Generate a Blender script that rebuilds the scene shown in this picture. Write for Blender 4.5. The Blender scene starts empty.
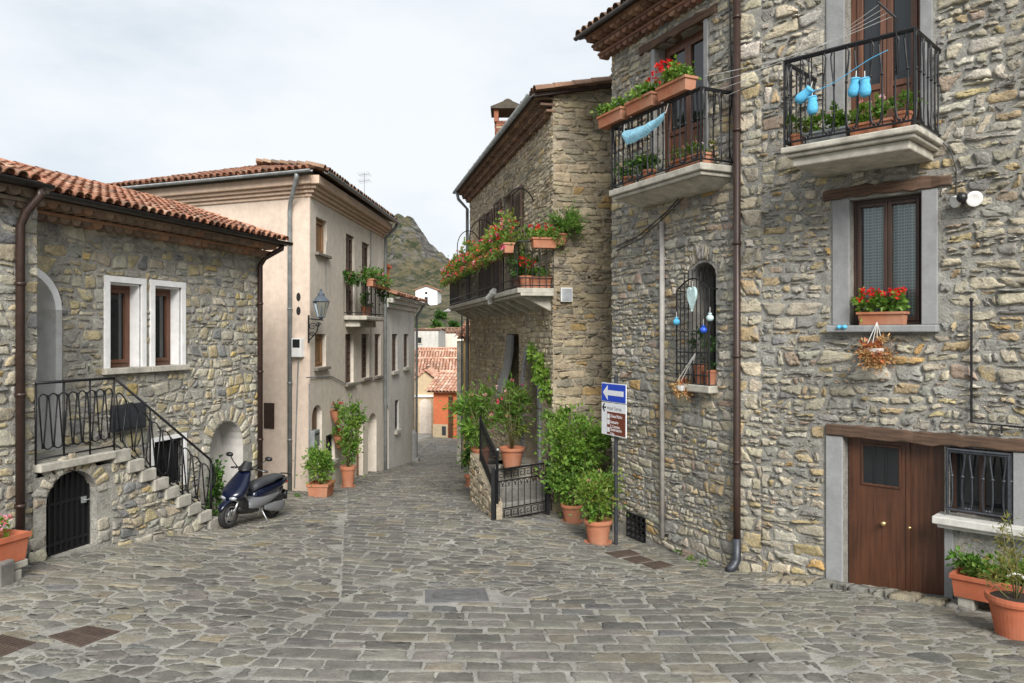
import bpy, math, random
import numpy as np
from mathutils import Vector, Matrix, noise
from mathutils.geometry import tessellate_polygon

R = random.Random(11)
EYE, FOC, CX, CY = 3.3, 768.0, 512.0, 335.0
SC = bpy.context.scene
COL = SC.collection


def ray(px, py):
    return Vector(((px - CX) / FOC, 1.0, -(py - CY) / FOC))


def at(px, py, z):
    r = ray(px, py) * z
    return Vector((r.x, r.y, r.z + EYE))


class Frame:
    """A vertical facade: u runs left to right as seen from the street, out is towards the street."""

    def __init__(self, o, d):
        self.o = Vector((o[0], o[1]))
        self.d = Vector((d[0], d[1])).normalized()
        self.n = Vector((self.d.y, -self.d.x))

    def hit(self, px, py, out=0.0):
        r = ray(px, py)
        rr = Vector((r.x, r.y))
        oo = self.o + self.n * out
        t = oo.dot(self.n) / rr.dot(self.n)
        p = rr * t
        return (p - oo).dot(self.d), t * r.z + EYE

    def u(self, px, out=0.0):
        return self.hit(px, CY, out)[0]

    def z(self, px, py, out=0.0):
        return self.hit(px, py, out)[1]

    def pt(self, u, z, out=0.0):
        p = self.o + self.d * u + self.n * out
        return Vector((p.x, p.y, z))

    def shifted(self, out):
        f = Frame(self.o + self.n * out, self.d)
        return f

    @property
    def d3(self):
        return Vector((self.d.x, self.d.y, 0))

    @property
    def n3(self):
        return Vector((self.n.x, self.n.y, 0))


# ---------------------------------------------------------------- object helpers
def tag(o, label=None, cat=None, group=None, kind=None):
    if label: o['label'] = label
    if cat: o['category'] = cat
    if group: o['group'] = group
    if kind: o['kind'] = kind
    return o


def empty(name, loc, label=None, cat=None, group=None):
    o = bpy.data.objects.new(name, None)
    COL.objects.link(o)
    o.location = loc
    o.empty_display_size = 0.2
    return tag(o, label, cat, group)


def root_of(o):
    while o.parent: o = o.parent
    return o


class MB:
    def __init__(self):
        self.v, self.f, self.c = [], [], []
        self.col = (1, 1, 1)

    def add(self, verts, faces, col=None):
        b = len(self.v)
        self.v.extend([tuple(p) for p in verts])
        c = col or self.col
        self.c.extend([c] * len(verts))
        self.f.extend([tuple(i + b for i in f) for f in faces])

    def quad(self, a, b, c, d, col=None):
        self.add([a, b, c, d], [(0, 1, 2, 3)], col)

    def hexa(self, p, col=None):
        """p: 4 bottom points CCW seen from above then 4 top points"""
        self.add(p, [(3, 2, 1, 0), (4, 5, 6, 7), (0, 1, 5, 4), (1, 2, 6, 5), (2, 3, 7, 6), (3, 0, 4, 7)], col)

    def fbox(self, F, u0, u1, z0, z1, o0, o1, col=None):
        P = F.pt
        self.hexa([P(u0, z0, o1), P(u1, z0, o1), P(u1, z0, o0), P(u0, z0, o0),
                   P(u0, z1, o1), P(u1, z1, o1), P(u1, z1, o0), P(u0, z1, o0)], col)

    def box(self, x0, x1, y0, y1, z0, z1, col=None):
        self.hexa([(x0, y0, z0), (x1, y0, z0), (x1, y1, z0), (x0, y1, z0),
                   (x0, y0, z1), (x1, y0, z1), (x1, y1, z1), (x0, y1, z1)], col)

    def tube(self, pts, r, n=6, col=None, closed=False, r2=None):
        pts = [Vector(p) for p in pts]
        m = len(pts)
        if m < 2: return
        vs, fs = [], []
        prev = None
        for i, p in enumerate(pts):
            if closed:
                t = pts[(i + 1) % m] - pts[(i - 1) % m]
            else:
                t = pts[min(i + 1, m - 1)] - pts[max(i - 1, 0)]
            if t.length < 1e-9: t = Vector((0, 0, 1))
            t.normalize()
            if prev is None:
                a = Vector((0, 0, 1)) if abs(t.z) < 0.9 else Vector((1, 0, 0))
                x = t.cross(a).normalized()
            else:
                x = prev - t * prev.dot(t)
                if x.length < 1e-6:
                    a = Vector((0, 0, 1)) if abs(t.z) < 0.9 else Vector((1, 0, 0))
                    x = t.cross(a)
                x.normalize()
            prev = x
            y = t.cross(x)
            rr = r if r2 is None else r + (r2 - r) * i / (m - 1)
            for k in range(n):
                an = 2 * math.pi * k / n
                vs.append(p + x * (rr * math.cos(an)) + y * (rr * math.sin(an)))
        rng = range(m) if closed else range(m - 1)
        for i in rng:
            j = (i + 1) % m
            for k in range(n):
                k2 = (k + 1) % n
                fs.append((i * n + k, i * n + k2, j * n + k2, j * n + k))
        if not closed:
            fs.append(tuple(range(n - 1, -1, -1)))
            fs.append(tuple((m - 1) * n + k for k in range(n)))
        self.add(vs, fs, col)

    def lathe(self, prof, c=(0, 0, 0), n=24, col=None, axis='z', cap=True, sx=1.0, sy=1.0):
        c = Vector(c)
        vs, fs = [], []
        for (r, h) in prof:
            for k in range(n):
                a = 2 * math.pi * k / n
                q = (r * math.cos(a) * sx, r * math.sin(a) * sy)
                if axis == 'z': vs.append(c + Vector((q[0], q[1], h)))
                elif axis == 'y': vs.append(c + Vector((q[0], h, q[1])))
                else: vs.append(c + Vector((h, q[0], q[1])))
        m = len(prof)
        for i in range(m - 1):
            for k in range(n):
                k2 = (k + 1) % n
                fs.append((i * n + k, i * n + k2, (i + 1) * n + k2, (i + 1) * n + k))
        if cap:
            fs.append(tuple(range(n - 1, -1, -1)))
            fs.append(tuple((m - 1) * n + k for k in range(n)))
        self.add(vs, fs, col)

    def ball(self, c, r, n=8, m=6, col=None, s=(1, 1, 1)):
        c = Vector(c)
        prof = []
        vs, fs = [], []
        for i in range(1, m):
            t = math.pi * i / m
            for k in range(n):
                a = 2 * math.pi * k / n
                vs.append(c + Vector((r * s[0] * math.sin(t) * math.cos(a), r * s[1] * math.sin(t) * math.sin(a), -r * s[2] * math.cos(t))))
        vs.append(c + Vector((0, 0, -r * s[2]))); vs.append(c + Vector((0, 0, r * s[2])))
        b, tp = len(vs) - 2, len(vs) - 1
        for i in range(m - 2):
            for k in range(n):
                k2 = (k + 1) % n
                fs.append((i * n + k, i * n + k2, (i + 1) * n + k2, (i + 1) * n + k))
        for k in range(n):
            k2 = (k + 1) % n
            fs.append((b, k2, k)); fs.append((tp, (m - 2) * n + k, (m - 2) * n + k2))
        self.add(vs, fs, col)

    def prism(self, F, poly, o0, o1, col=None):
        """polygon in (u, z), CCW seen from the street, extruded from o0 to o1"""
        n = len(poly)
        tri = tessellate_polygon([[Vector((p[0], p[1], 0)) for p in poly]])
        vs = [F.pt(p[0], p[1], o1) for p in poly] + [F.pt(p[0], p[1], o0) for p in poly]
        fs = []
        for t in tri:
            a, b, c = [poly[i] for i in t]
            cr = (b[0] - a[0]) * (c[1] - a[1]) - (b[1] - a[1]) * (c[0] - a[0])
            t = tuple(t) if cr > 0 else tuple(reversed(t))
            fs.append(t)
            fs.append(tuple(n + i for i in reversed(t)))
        ar = sum(poly[i][0] * poly[(i + 1) % n][1] - poly[(i + 1) % n][0] * poly[i][1] for i in range(n))
        for i in range(n):
            j = (i + 1) % n
            q = (i, n + i, n + j, j)
            fs.append(q if ar > 0 else tuple(reversed(q)))
        self.add(vs, fs, col)

    def loft(self, secs, n=16, p=2.4, axis='x', col=None):
        """secs: (t, c1, c2, h1, h2) superellipse sections along axis"""
        vs, fs = [], []
        for (t, c1, c2, h1, h2) in secs:
            for k in range(n):
                a = 2 * math.pi * k / n
                ca, sa = math.cos(a), math.sin(a)
                q1 = c1 + h1 * math.copysign(abs(ca) ** (2 / p), ca)
                q2 = c2 + h2 * math.copysign(abs(sa) ** (2 / p), sa)
                vs.append((t, q1, q2) if axis == 'x' else ((q1, t, q2) if axis == 'y' else (q1, q2, t)))
        m = len(secs)
        for i in range(m - 1):
            for k in range(n):
                k2 = (k + 1) % n
                fs.append((i * n + k, i * n + k2, (i + 1) * n + k2, (i + 1) * n + k))
        fs.append(tuple(range(n - 1, -1, -1)))
        fs.append(tuple((m - 1) * n + k for k in range(n)))
        self.add(vs, fs, col)

    def build(self, name, mat, parent=None, smooth=False, bevel=0.0, local=False, label=None, angle=None):
        me = bpy.data.meshes.new(name)
        v = self.v
        if parent is not None and not local:
            L = root_of(parent).location
            v = [(p[0] - L.x, p[1] - L.y, p[2] - L.z) for p in v]
        me.from_pydata(v, [], self.f)
        me.update()
        at_ = me.attributes.new('Col', 'FLOAT_COLOR', 'POINT')
        arr = np.ones((len(self.v), 4), dtype=np.float32)
        if self.c: arr[:, :3] = np.array(self.c, dtype=np.float32)
        at_.data.foreach_set('color', arr.ravel())
        if smooth:
            me.polygons.foreach_set('use_smooth', [True] * len(me.polygons))
        o = bpy.data.objects.new(name, me)
        COL.objects.link(o)
        me.materials.append(mat)
        if parent is not None: o.parent = parent
        if bevel > 0:
            b = o.modifiers.new('bevel', 'BEVEL')
            b.width = bevel; b.segments = 2; b.limit_method = 'ANGLE'; b.angle_limit = math.radians(40)
        if label: o['label'] = label
        return o


# ---------------------------------------------------------------- materials
def new_mat(name):
    m = bpy.data.materials.new(name)
    m.use_nodes = True
    nt = m.node_tree
    return m, nt, nt.nodes['Principled BSDF']


def N(nt, t, **kw):
    n = nt.nodes.new(t)
    for k, v in kw.items():
        if k in n.inputs.keys(): n.inputs[k].default_value = v
        else: setattr(n, k, v)
    return n


def L(nt, a, b): nt.links.new(a, b)


def noise_node(nt, co, scale, detail=6, rough=0.6):
    n = N(nt, 'ShaderNodeTexNoise')
    n.inputs['Scale'].default_value = scale
    n.inputs['Detail'].default_value = detail
    n.inputs['Roughness'].default_value = rough
    if co is not None: L(nt, co, n.inputs['Vector'])
    return n


def ramp(nt, fac, stops):
    r = N(nt, 'ShaderNodeValToRGB')
    e = r.color_ramp.elements
    while len(e) < len(stops): e.new(0.5)
    for i, (p, c) in enumerate(stops):
        e[i].position = p
        e[i].color = (c[0], c[1], c[2], 1)
    L(nt, fac, r.inputs['Fac'])
    return r


def mixc(nt, mode, fac, a, b):
    m = N(nt, 'ShaderNodeMix', data_type='RGBA', blend_type=mode)
    for sock, val in ((m.inputs[0], fac), (m.inputs[6], a), (m.inputs[7], b)):
        if isinstance(val, (int, float)): sock.default_value = val
        elif isinstance(val, (tuple, list)): sock.default_value = (val[0], val[1], val[2], 1)
        else: L(nt, val, sock)
    return m.outputs[2]


def bump(nt, bs, h, strength, dist):
    b = N(nt, 'ShaderNodeBump')
    b.inputs['Strength'].default_value = strength
    b.inputs['Distance'].default_value = dist
    L(nt, h, b.inputs['Height'])
    L(nt, b.outputs['Normal'], bs.inputs['Normal'])
    return b


def attr_mat(name, rough=0.9, var=0.5, s1=3.0, s2=22.0, bs=0.6, bd=0.02, spec=0.3, speck=None, smear=None):
    """vertex colour times mottling, with a rough bump"""
    m, nt, b = new_mat(name)
    co = N(nt, 'ShaderNodeTexCoord').outputs['Object']
    a = N(nt, 'ShaderNodeAttribute', attribute_name='Col')
    n1 = noise_node(nt, co, s1, 5, 0.6)
    n2 = noise_node(nt, co, s2, 8, 0.7)
    lo, hi = 1 - var, 1 + var * 0.75
    r1 = ramp(nt, n1.outputs['Fac'], [(0.3, (lo, lo, lo)), (0.7, (hi, hi, hi * 0.97))])
    r2 = ramp(nt, n2.outputs['Fac'], [(0.3, (lo, lo, lo * 0.98)), (0.72, (hi, hi, hi))])
    c = mixc(nt, 'MULTIPLY', 1.0, a.outputs['Color'], r1.outputs['Color'])
    c = mixc(nt, 'MULTIPLY', 1.0, c, r2.outputs['Color'])
    n0 = noise_node(nt, co, .55, 4, .6)
    r0 = ramp(nt, n0.outputs['Fac'], [(.34, (.84, .83, .81)), (.66, (1.12, 1.12, 1.11))])
    c = mixc(nt, 'MULTIPLY', 1.0, c, r0.outputs['Color'])
    if smear:
        n5 = noise_node(nt, co, smear[1], 6, .7)
        r5 = ramp(nt, n5.outputs['Fac'], [(smear[2], (0, 0, 0)), (smear[2] + .12, (smear[3],) * 3)])
        c = mixc(nt, 'MIX', r5.outputs['Color'], c, smear[0])
    if speck:
        n3 = noise_node(nt, co, speck[1], 4, 0.6)
        r3 = ramp(nt, n3.outputs['Fac'], [(speck[2], (0, 0, 0)), (speck[2] + 0.08, (1, 1, 1))])
        c = mixc(nt, 'MIX', r3.outputs['Color'], c, speck[0])
    L(nt, c, b.inputs['Base Color'])
    b.inputs['Roughness'].default_value = rough
    b.inputs['Specular IOR Level'].default_value = spec
    if bs > 0: bump(nt, b, n2.outputs['Fac'], bs, bd)
    return m


def flat_mat(name, col, rough=0.6, metal=0.0, var=0.15, s=12.0, bs=0.0, bd=0.005, spec=0.5, coat=0.0):
    m, nt, b = new_mat(name)
    co = N(nt, 'ShaderNodeTexCoord').outputs['Object']
    n1 = noise_node(nt, co, s, 6, 0.65)
    lo, hi = 1 - var, 1 + var
    r1 = ramp(nt, n1.outputs['Fac'], [(0.3, tuple(x * lo for x in col)), (0.7, tuple(min(1, x * hi) for x in col))])
    L(nt, r1.outputs['Color'], b.inputs['Base Color'])
    b.inputs['Roughness'].default_value = rough
    b.inputs['Metallic'].default_value = metal
    b.inputs['Specular IOR Level'].default_value = spec
    b.inputs['Coat Weight'].default_value = coat
    if bs > 0:
        n2 = noise_node(nt, co, s * 5, 6, 0.7)
        bump(nt, b, n2.outputs['Fac'], bs, bd)
    return m


def plaster_mat(name, col, stain, amount=0.5, streak=0.5, bs=0.35):
    m, nt, b = new_mat(name)
    co = N(nt, 'ShaderNodeTexCoord').outputs['Object']
    mp = N(nt, 'ShaderNodeMapping')
    mp.inputs['Scale'].default_value = (2.2, 2.2, 0.28)
    L(nt, co, mp.inputs['Vector'])
    n1 = noise_node(nt, mp.outputs['Vector'], 1.4, 7, 0.65)
    n2 = noise_node(nt, co, 0.9, 8, 0.68)
    n3 = noise_node(nt, co, 30, 6, 0.7)
    n4 = noise_node(nt, co, 6, 6, 0.7)
    r2 = ramp(nt, n2.outputs['Fac'], [(0.38, (0, 0, 0)), (0.72, (amount,) * 3)])
    r1 = ramp(nt, n1.outputs['Fac'], [(0.48, (0, 0, 0)), (0.75, (streak,) * 3)])
    r4 = ramp(nt, n4.outputs['Fac'], [(0.35, (0.88, 0.88, 0.87)), (0.65, (1.06, 1.06, 1.05))])
    c = mixc(nt, 'MIX', r2.outputs['Color'], col, stain)
    c = mixc(nt, 'MIX', r1.outputs['Color'], c, tuple(x * 0.62 for x in stain))
    c = mixc(nt, 'MULTIPLY', 1.0, c, r4.outputs['Color'])
    L(nt, c, b.inputs['Base Color'])
    b.inputs['Roughness'].default_value = 0.93
    b.inputs['Specular IOR Level'].default_value = 0.2
    bump(nt, b, n3.outputs['Fac'], bs, 0.01)
    return m


def wood_mat(name, col, rough=0.55, grain=1.0, horiz=False):
    m, nt, b = new_mat(name)
    co = N(nt, 'ShaderNodeTexCoord').outputs['Object']
    mp = N(nt, 'ShaderNodeMapping')
    mp.inputs['Scale'].default_value = (3, 3, 40) if horiz else (34, 34, 1.6)
    L(nt, co, mp.inputs['Vector'])
    n1 = noise_node(nt, mp.outputs['Vector'], 1.0, 6, 0.6)
    n2 = noise_node(nt, co, 2.2, 5, 0.6)
    r = ramp(nt, n1.outputs['Fac'], [(0.3, tuple(x * (1 - 0.45 * grain) for x in col)), (0.7, tuple(x * (1 + 0.35 * grain) for x in col))])
    r2 = ramp(nt, n2.outputs['Fac'], [(0.3, (0.8, 0.8, 0.8)), (0.7, (1.15, 1.12, 1.1))])
    L(nt, mixc(nt, 'MULTIPLY', 1.0, r.outputs['Color'], r2.outputs['Color']), b.inputs['Base Color'])
    b.inputs['Roughness'].default_value = rough
    bump(nt, b, n1.outputs['Fac'], 0.25, 0.004)
    return m


def leaf_mat(name, trans=0.3):
    m, nt, b = new_mat(name)
    a = N(nt, 'ShaderNodeAttribute', attribute_name='Col')
    L(nt, a.outputs['Color'], b.inputs['Base Color'])
    b.inputs['Roughness'].default_value = 0.5
    b.inputs['Specular IOR Level'].default_value = 0.35
    t = N(nt, 'ShaderNodeBsdfTranslucent')
    L(nt, mixc(nt, 'MULTIPLY', 1.0, a.outputs['Color'], (1.5, 1.6, 0.8)), t.inputs['Color'])
    mx = N(nt, 'ShaderNodeMixShader')
    mx.inputs[0].default_value = trans
    L(nt, b.outputs[0], mx.inputs[1]); L(nt, t.outputs[0], mx.inputs[2])
    L(nt, mx.outputs[0], nt.nodes['Material Output'].inputs['Surface'])
    return m


def glass_mat(name, tint=(0.015, 0.018, 0.02)):
    m, nt, b = new_mat(name)
    co = N(nt, 'ShaderNodeTexCoord').outputs['Object']
    n = noise_node(nt, co, 1.3, 2, 0.5)
    b.inputs['Base Color'].default_value = (*tint, 1)
    b.inputs['Roughness'].default_value = 0.06
    b.inputs['Specular IOR Level'].default_value = 0.6
    bump(nt, b, n.outputs['Fac'], 0.15, 0.02)
    return m


def clear_glass(name):
    m, nt, b = new_mat(name)
    t = N(nt, 'ShaderNodeBsdfTransparent'); t.inputs['Color'].default_value = (0.86, 0.9, 0.9, 1)
    g = N(nt, 'ShaderNodeBsdfGlossy'); g.inputs['Roughness'].default_value = 0.03
    f = N(nt, 'ShaderNodeFresnel'); f.inputs['IOR'].default_value = 1.5
    mx = N(nt, 'ShaderNodeMixShader')
    L(nt, f.outputs[0], mx.inputs[0]); L(nt, t.outputs[0], mx.inputs[1]); L(nt, g.outputs[0], mx.inputs[2])
    L(nt, mx.outputs[0], nt.nodes['Material Output'].inputs['Surface'])
    return m


def curtain_mat(name):
    """white net curtain woven in an open square mesh"""
    m, nt, b = new_mat(name)
    co = N(nt, 'ShaderNodeTexCoord').outputs['UV']
    sp = N(nt, 'ShaderNodeSeparateXYZ'); L(nt, co, sp.inputs[0])
    outs = []
    for ax in (0, 1):
        mu = N(nt, 'ShaderNodeMath', operation='MULTIPLY'); mu.inputs[1].default_value = 26.0
        L(nt, sp.outputs[ax], mu.inputs[0])
        fr = N(nt, 'ShaderNodeMath', operation='FRACT'); L(nt, mu.outputs[0], fr.inputs[0])
        gt = N(nt, 'ShaderNodeMath', operation='GREATER_THAN'); gt.inputs[1].default_value = 0.55
        L(nt, fr.outputs[0], gt.inputs[0]); outs.append(gt.outputs[0])
    mx = N(nt, 'ShaderNodeMath', operation='MAXIMUM'); L(nt, outs[0], mx.inputs[0]); L(nt, outs[1], mx.inputs[1])
    c = mixc(nt, 'MIX', mx.outputs[0], (0.30, 0.32, 0.32), (0.68, 0.68, 0.65))
    L(nt, c, b.inputs['Base Color'])
    b.inputs['Roughness'].default_value = 0.9
    return m


M = {}
M['stone'] = attr_mat('rubble_stone', 0.92, 0.30, 6.0, 32.0, 1.0, 0.03, 0.2, smear=((.37, .36, .335), 5.0, .54, .7))
M['stone_fine'] = attr_mat('dry_stone', 0.94, 0.30, 6.0, 30.0, 0.9, 0.02, 0.15)
M['mortar'] = attr_mat('lime_mortar', 0.95, 0.32, 7.0, 38.0, 1.0, 0.035, 0.15, speck=((.17, .165, .15), 13.0, .66))
M['paver'] = attr_mat('paving_stone', 0.74, 0.27, 4.0, 34.0, 0.75, 0.014, 0.35, smear=((.2, .196, .186), 3.0, .6, .4), speck=((.07, .065, .055), 7.0, .72))
M['pavebed'] = attr_mat('paving_mortar', 0.9, 0.32, 2.5, 40.0, 0.7, 0.012, 0.2, speck=((.08, .075, .06), 6.0, .62))
M['ground'] = flat_mat('earth', (0.16, 0.15, 0.1), 0.95, var=0.4, s=0.3)
M['tile'] = attr_mat('clay_tile', 0.85, 0.28, 7.0, 34.0, 0.4, 0.008, 0.25, speck=((0.10, 0.085, 0.07), 9.0, 0.66))
M['soffit'] = attr_mat('clay_cornice', 0.9, 0.25, 6.0, 30.0, 0.4, 0.008, 0.2)
M['granite'] = plaster_mat('grey_granite', (0.31, 0.315, 0.32), (0.22, 0.22, 0.215), 0.8, 0.5, 0.4)
M['concrete'] = flat_mat('weathered_concrete', (0.42, 0.395, 0.335), 0.92, var=0.34, s=5, bs=0.4)
M['step'] = flat_mat('pale_step_stone', (0.36, 0.34, 0.29), 0.92, var=0.36, s=5, bs=0.4)
M['dark_step'] = flat_mat('worn_dark_step', (0.20, 0.19, 0.17), 0.92, var=0.35, s=5, bs=0.4)
M['dark_sill'] = flat_mat('brown_grey_sill', (0.20, 0.175, 0.145), 0.9, var=0.3, s=7, bs=0.3)
M['lantern'] = flat_mat('bluish_lantern_metal', (0.11, 0.135, 0.16), 0.4, 0.4, 0.25, 14)
M['marble'] = flat_mat('white_sill_stone', (0.52, 0.51, 0.47), 0.7, var=0.2, s=8)
M['white'] = plaster_mat('white_surround', (0.84, 0.84, 0.84), (0.74, 0.73, 0.71), 0.4, 0.15, 0.15)
M['plaster_pink'] = plaster_mat('pinkish_plaster', (0.70, 0.575, 0.475), (0.61, 0.50, 0.41), 0.6, 0.25)
M['plaster_grey'] = plaster_mat('greyish_plaster', (0.71, 0.645, 0.555), (0.60, 0.54, 0.46), 0.6, 0.35)
M['plaster_pale'] = plaster_mat('pale_plaster', (0.58, 0.56, 0.52), (0.45, 0.43, 0.40), 0.7, 0.45)
M['plaster_alcove'] = plaster_mat('alcove_plaster', (0.55, 0.53, 0.50), (0.43, 0.41, 0.38), 0.6, 0.3)
M['plaster_orange'] = plaster_mat('orange_plaster', (0.62, 0.17, 0.075), (0.5, 0.16, 0.08), 0.5, 0.3)
M['plaster_yellow'] = plaster_mat('yellow_plaster', (0.62, 0.43, 0.18), (0.5, 0.36, 0.18), 0.5, 0.3)
M['plaster_cream'] = plaster_mat('cream_plaster', (0.56, 0.44, 0.28), (0.42, 0.34, 0.24), 0.6, 0.3)
M['cornice'] = plaster_mat('moulded_cornice', (0.66, 0.50, 0.385), (0.58, 0.45, 0.35), 0.5, 0.25)
M['iron'] = flat_mat('black_iron', (0.012, 0.012, 0.014), 0.45, 0.3, 0.3, 20)
M['iron_grey'] = flat_mat('grey_iron', (0.05, 0.055, 0.065), 0.45, 0.4, 0.3, 20)
M['brownpipe'] = flat_mat('brown_painted_metal', (0.048, 0.028, 0.022), 0.4, 0.2, 0.25, 10)
M['greypipe'] = flat_mat('grey_painted_metal', (0.22, 0.235, 0.235), 0.5, 0.2, 0.3, 6)
M['paleplastic'] = flat_mat('pale_conduit', (0.38, 0.36, 0.33), 0.6, 0, 0.2, 6)
M['copper'] = flat_mat('dark_gutter_metal', (0.05, 0.045, 0.042), 0.45, 0.4, 0.3, 8)
M['wood_door'] = wood_mat('red_brown_door_wood', (0.085, 0.034, 0.017), 0.45)
M['wood_frame'] = wood_mat('dark_brown_window_wood', (0.05, 0.026, 0.018), 0.5)
M['wood_red'] = wood_mat('reddish_window_wood', (0.13, 0.055, 0.03), 0.5)
M['wood_lintel'] = wood_mat('old_lintel_wood', (0.10, 0.06, 0.038), 0.85, 1.1, horiz=True)
M['wood_pale'] = wood_mat('pale_board_wood', (0.30, 0.17, 0.08), 0.7)
M['shutter'] = wood_mat('shutter_wood', (0.10, 0.062, 0.042), 0.7, 0.7)
M['terracotta'] = plaster_mat('terracotta', (0.40, 0.14, 0.07), (0.44, 0.25, 0.17), 0.9, 0.25, 0.15)
M['terra_plastic'] = plaster_mat('terracotta_planter', (0.44, 0.125, 0.062), (0.42, 0.20, 0.13), 0.6, 0.2, 0.08)
M['soil'] = flat_mat('potting_soil', (0.035, 0.024, 0.016), 0.95, 0, 0.5, 40, bs=0.8, bd=0.02)
M['leaf'] = leaf_mat('leaf', 0.3)
M['petal'] = leaf_mat('petal', 0.35)
M['stem'] = flat_mat('plant_stem', (0.11, 0.10, 0.04), 0.8, 0, 0.3, 20)
M['dried'] = leaf_mat('dried_flowers', 0.15)
M['glass'] = glass_mat('window_glass')
M['clear'] = clear_glass('clear_glass')
M['curtain'] = curtain_mat('net_curtain')
M['plain_curtain'] = flat_mat('white_curtain', (0.6, 0.6, 0.58), 0.9, 0, 0.1, 4)
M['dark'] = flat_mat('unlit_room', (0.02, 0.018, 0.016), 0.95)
M['whitemetal'] = flat_mat('white_lamp_metal', (0.72, 0.72, 0.70), 0.4, 0, 0.08, 8)
M['galv'] = flat_mat('galvanised_steel', (0.42, 0.44, 0.45), 0.45, 0.6, 0.2, 12)
M['blue_sign'] = flat_mat('blue_sign_face', (0.012, 0.06, 0.50), 0.35, 0, 0.06, 4)
M['white_sign'] = flat_mat('white_sign_face', (0.75, 0.77, 0.79), 0.4, 0, 0.05, 4)
M['brown_sign'] = flat_mat('brown_sign_face', (0.16, 0.04, 0.02), 0.4, 0, 0.08, 4)
M['black'] = flat_mat('black_plastic', (0.012, 0.012, 0.013), 0.45, 0, 0.2, 12)
M['rubber'] = flat_mat('tyre_rubber', (0.018, 0.018, 0.018), 0.8, 0, 0.3, 14)
M['cast'] = attr_mat('cast_iron_cover', 0.6, 0.25, 6, 50, 0.5, 0.006, 0.4)
M['light_blue'] = flat_mat('light_blue_wool', (0.10, 0.42, 0.66), 0.95, 0, 0.2, 30, bs=0.5)
M['blue_cloth'] = flat_mat('pale_blue_cloth', (0.28, 0.56, 0.70), 0.9, 0, 0.4, 26)
M['blue_glaze'] = flat_mat('blue_glaze', (0.03, 0.10, 0.55), 0.25, 0, 0.15, 10)
M['rope'] = flat_mat('white_cord', (0.60, 0.60, 0.57), 0.8, 0, 0.1, 20)
M['wire'] = flat_mat('black_cable', (0.03, 0.03, 0.03), 0.6, 0, 0.2, 20)
# ---------------------------------------------------------------- ground surface (thin plate through measured points)
GP = [(15, 553, 9.4), (222, 529, 12.5), (310, 492, 17.5), (385, 470, 24.9), (412, 461, 30.2), (430, 440, 39.5),
      (512, 683, 6.2), (0, 683, 6.0), (1024, 683, 6.4), (880, 592, 9.3), (738, 573, 10.9), (612, 541, 13.6),
      (493, 520, 14.2), (548, 515, 14.3), (470, 472, 25.4), (440, 520, 14.0), (340, 600, 8.7), (1000, 640, 7.4)]
_gx = np.array([[(p[0] - CX) / FOC * p[2], p[2]] for p in GP] + [(-3.0, 0.0), (4.0, 0.0)])
_gz = np.array([-(p[1] - CY) / FOC * p[2] + EYE for p in GP] + [0.95, 0.85])


def _tps(d2): return np.where(d2 > 1e-12, 0.5 * d2 * np.log(d2 + 1e-12), 0)


_n = len(_gx)
_K = _tps(((_gx[:, None, :] - _gx[None]) ** 2).sum(-1)) + np.eye(_n) * 6.0
_P = np.c_[np.ones(_n), _gx]
_A = np.block([[_K, _P], [_P.T, np.zeros((3, 3))]])
_W = np.linalg.solve(_A, np.r_[_gz, 0, 0, 0])


def ground(x, y):
    x = min(max(x, -11), 11); y = min(max(y, -3), 44)
    d2 = ((_gx - (x, y)) ** 2).sum(-1)
    return float(_tps(d2) @ _W[:_n] + _W[_n] + _W[_n + 1] * x + _W[_n + 2] * y)


def ghit(px, py):
    r = ray(px, py)
    t = 10.0
    for _ in range(60):
        z = ground(r.x * t, t)
        t2 = (z - EYE) / r.z
        t = 0.5 * t + 0.5 * min(max(t2, 3), 60)
    return Vector((r.x * t, t, ground(r.x * t, t)))


# ---------------------------------------------------------------- stones
def clip(poly, a, b, c):
    out = []
    n = len(poly)
    for i in range(n):
        p, q = poly[i], poly[(i + 1) % n]
        dp, dq = a * p[0] + b * p[1] - c, a * q[0] + b * q[1] - c
        if dp <= 0: out.append(p)
        if (dp < 0 < dq) or (dq < 0 < dp):
            t = dp / (dp - dq)
            out.append((p[0] + (q[0] - p[0]) * t, p[1] + (q[1] - p[1]) * t))
    return out


def area(p):
    return 0.5 * sum(p[i][0] * p[(i + 1) % len(p)][1] - p[(i + 1) % len(p)][0] * p[i][1] for i in range(len(p)))


def convex_edges(poly):
    """outward (a, b, c) half planes of a CCW convex polygon"""
    r = []
    n = len(poly)
    for i in range(n):
        p, q = poly[i], poly[(i + 1) % n]
        a, b = q[1] - p[1], -(q[0] - p[0])
        l = math.hypot(a, b)
        if l < 1e-9: continue
        a /= l; b /= l
        r.append((a, b, a * p[0] + b * p[1]))
    return r


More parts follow.
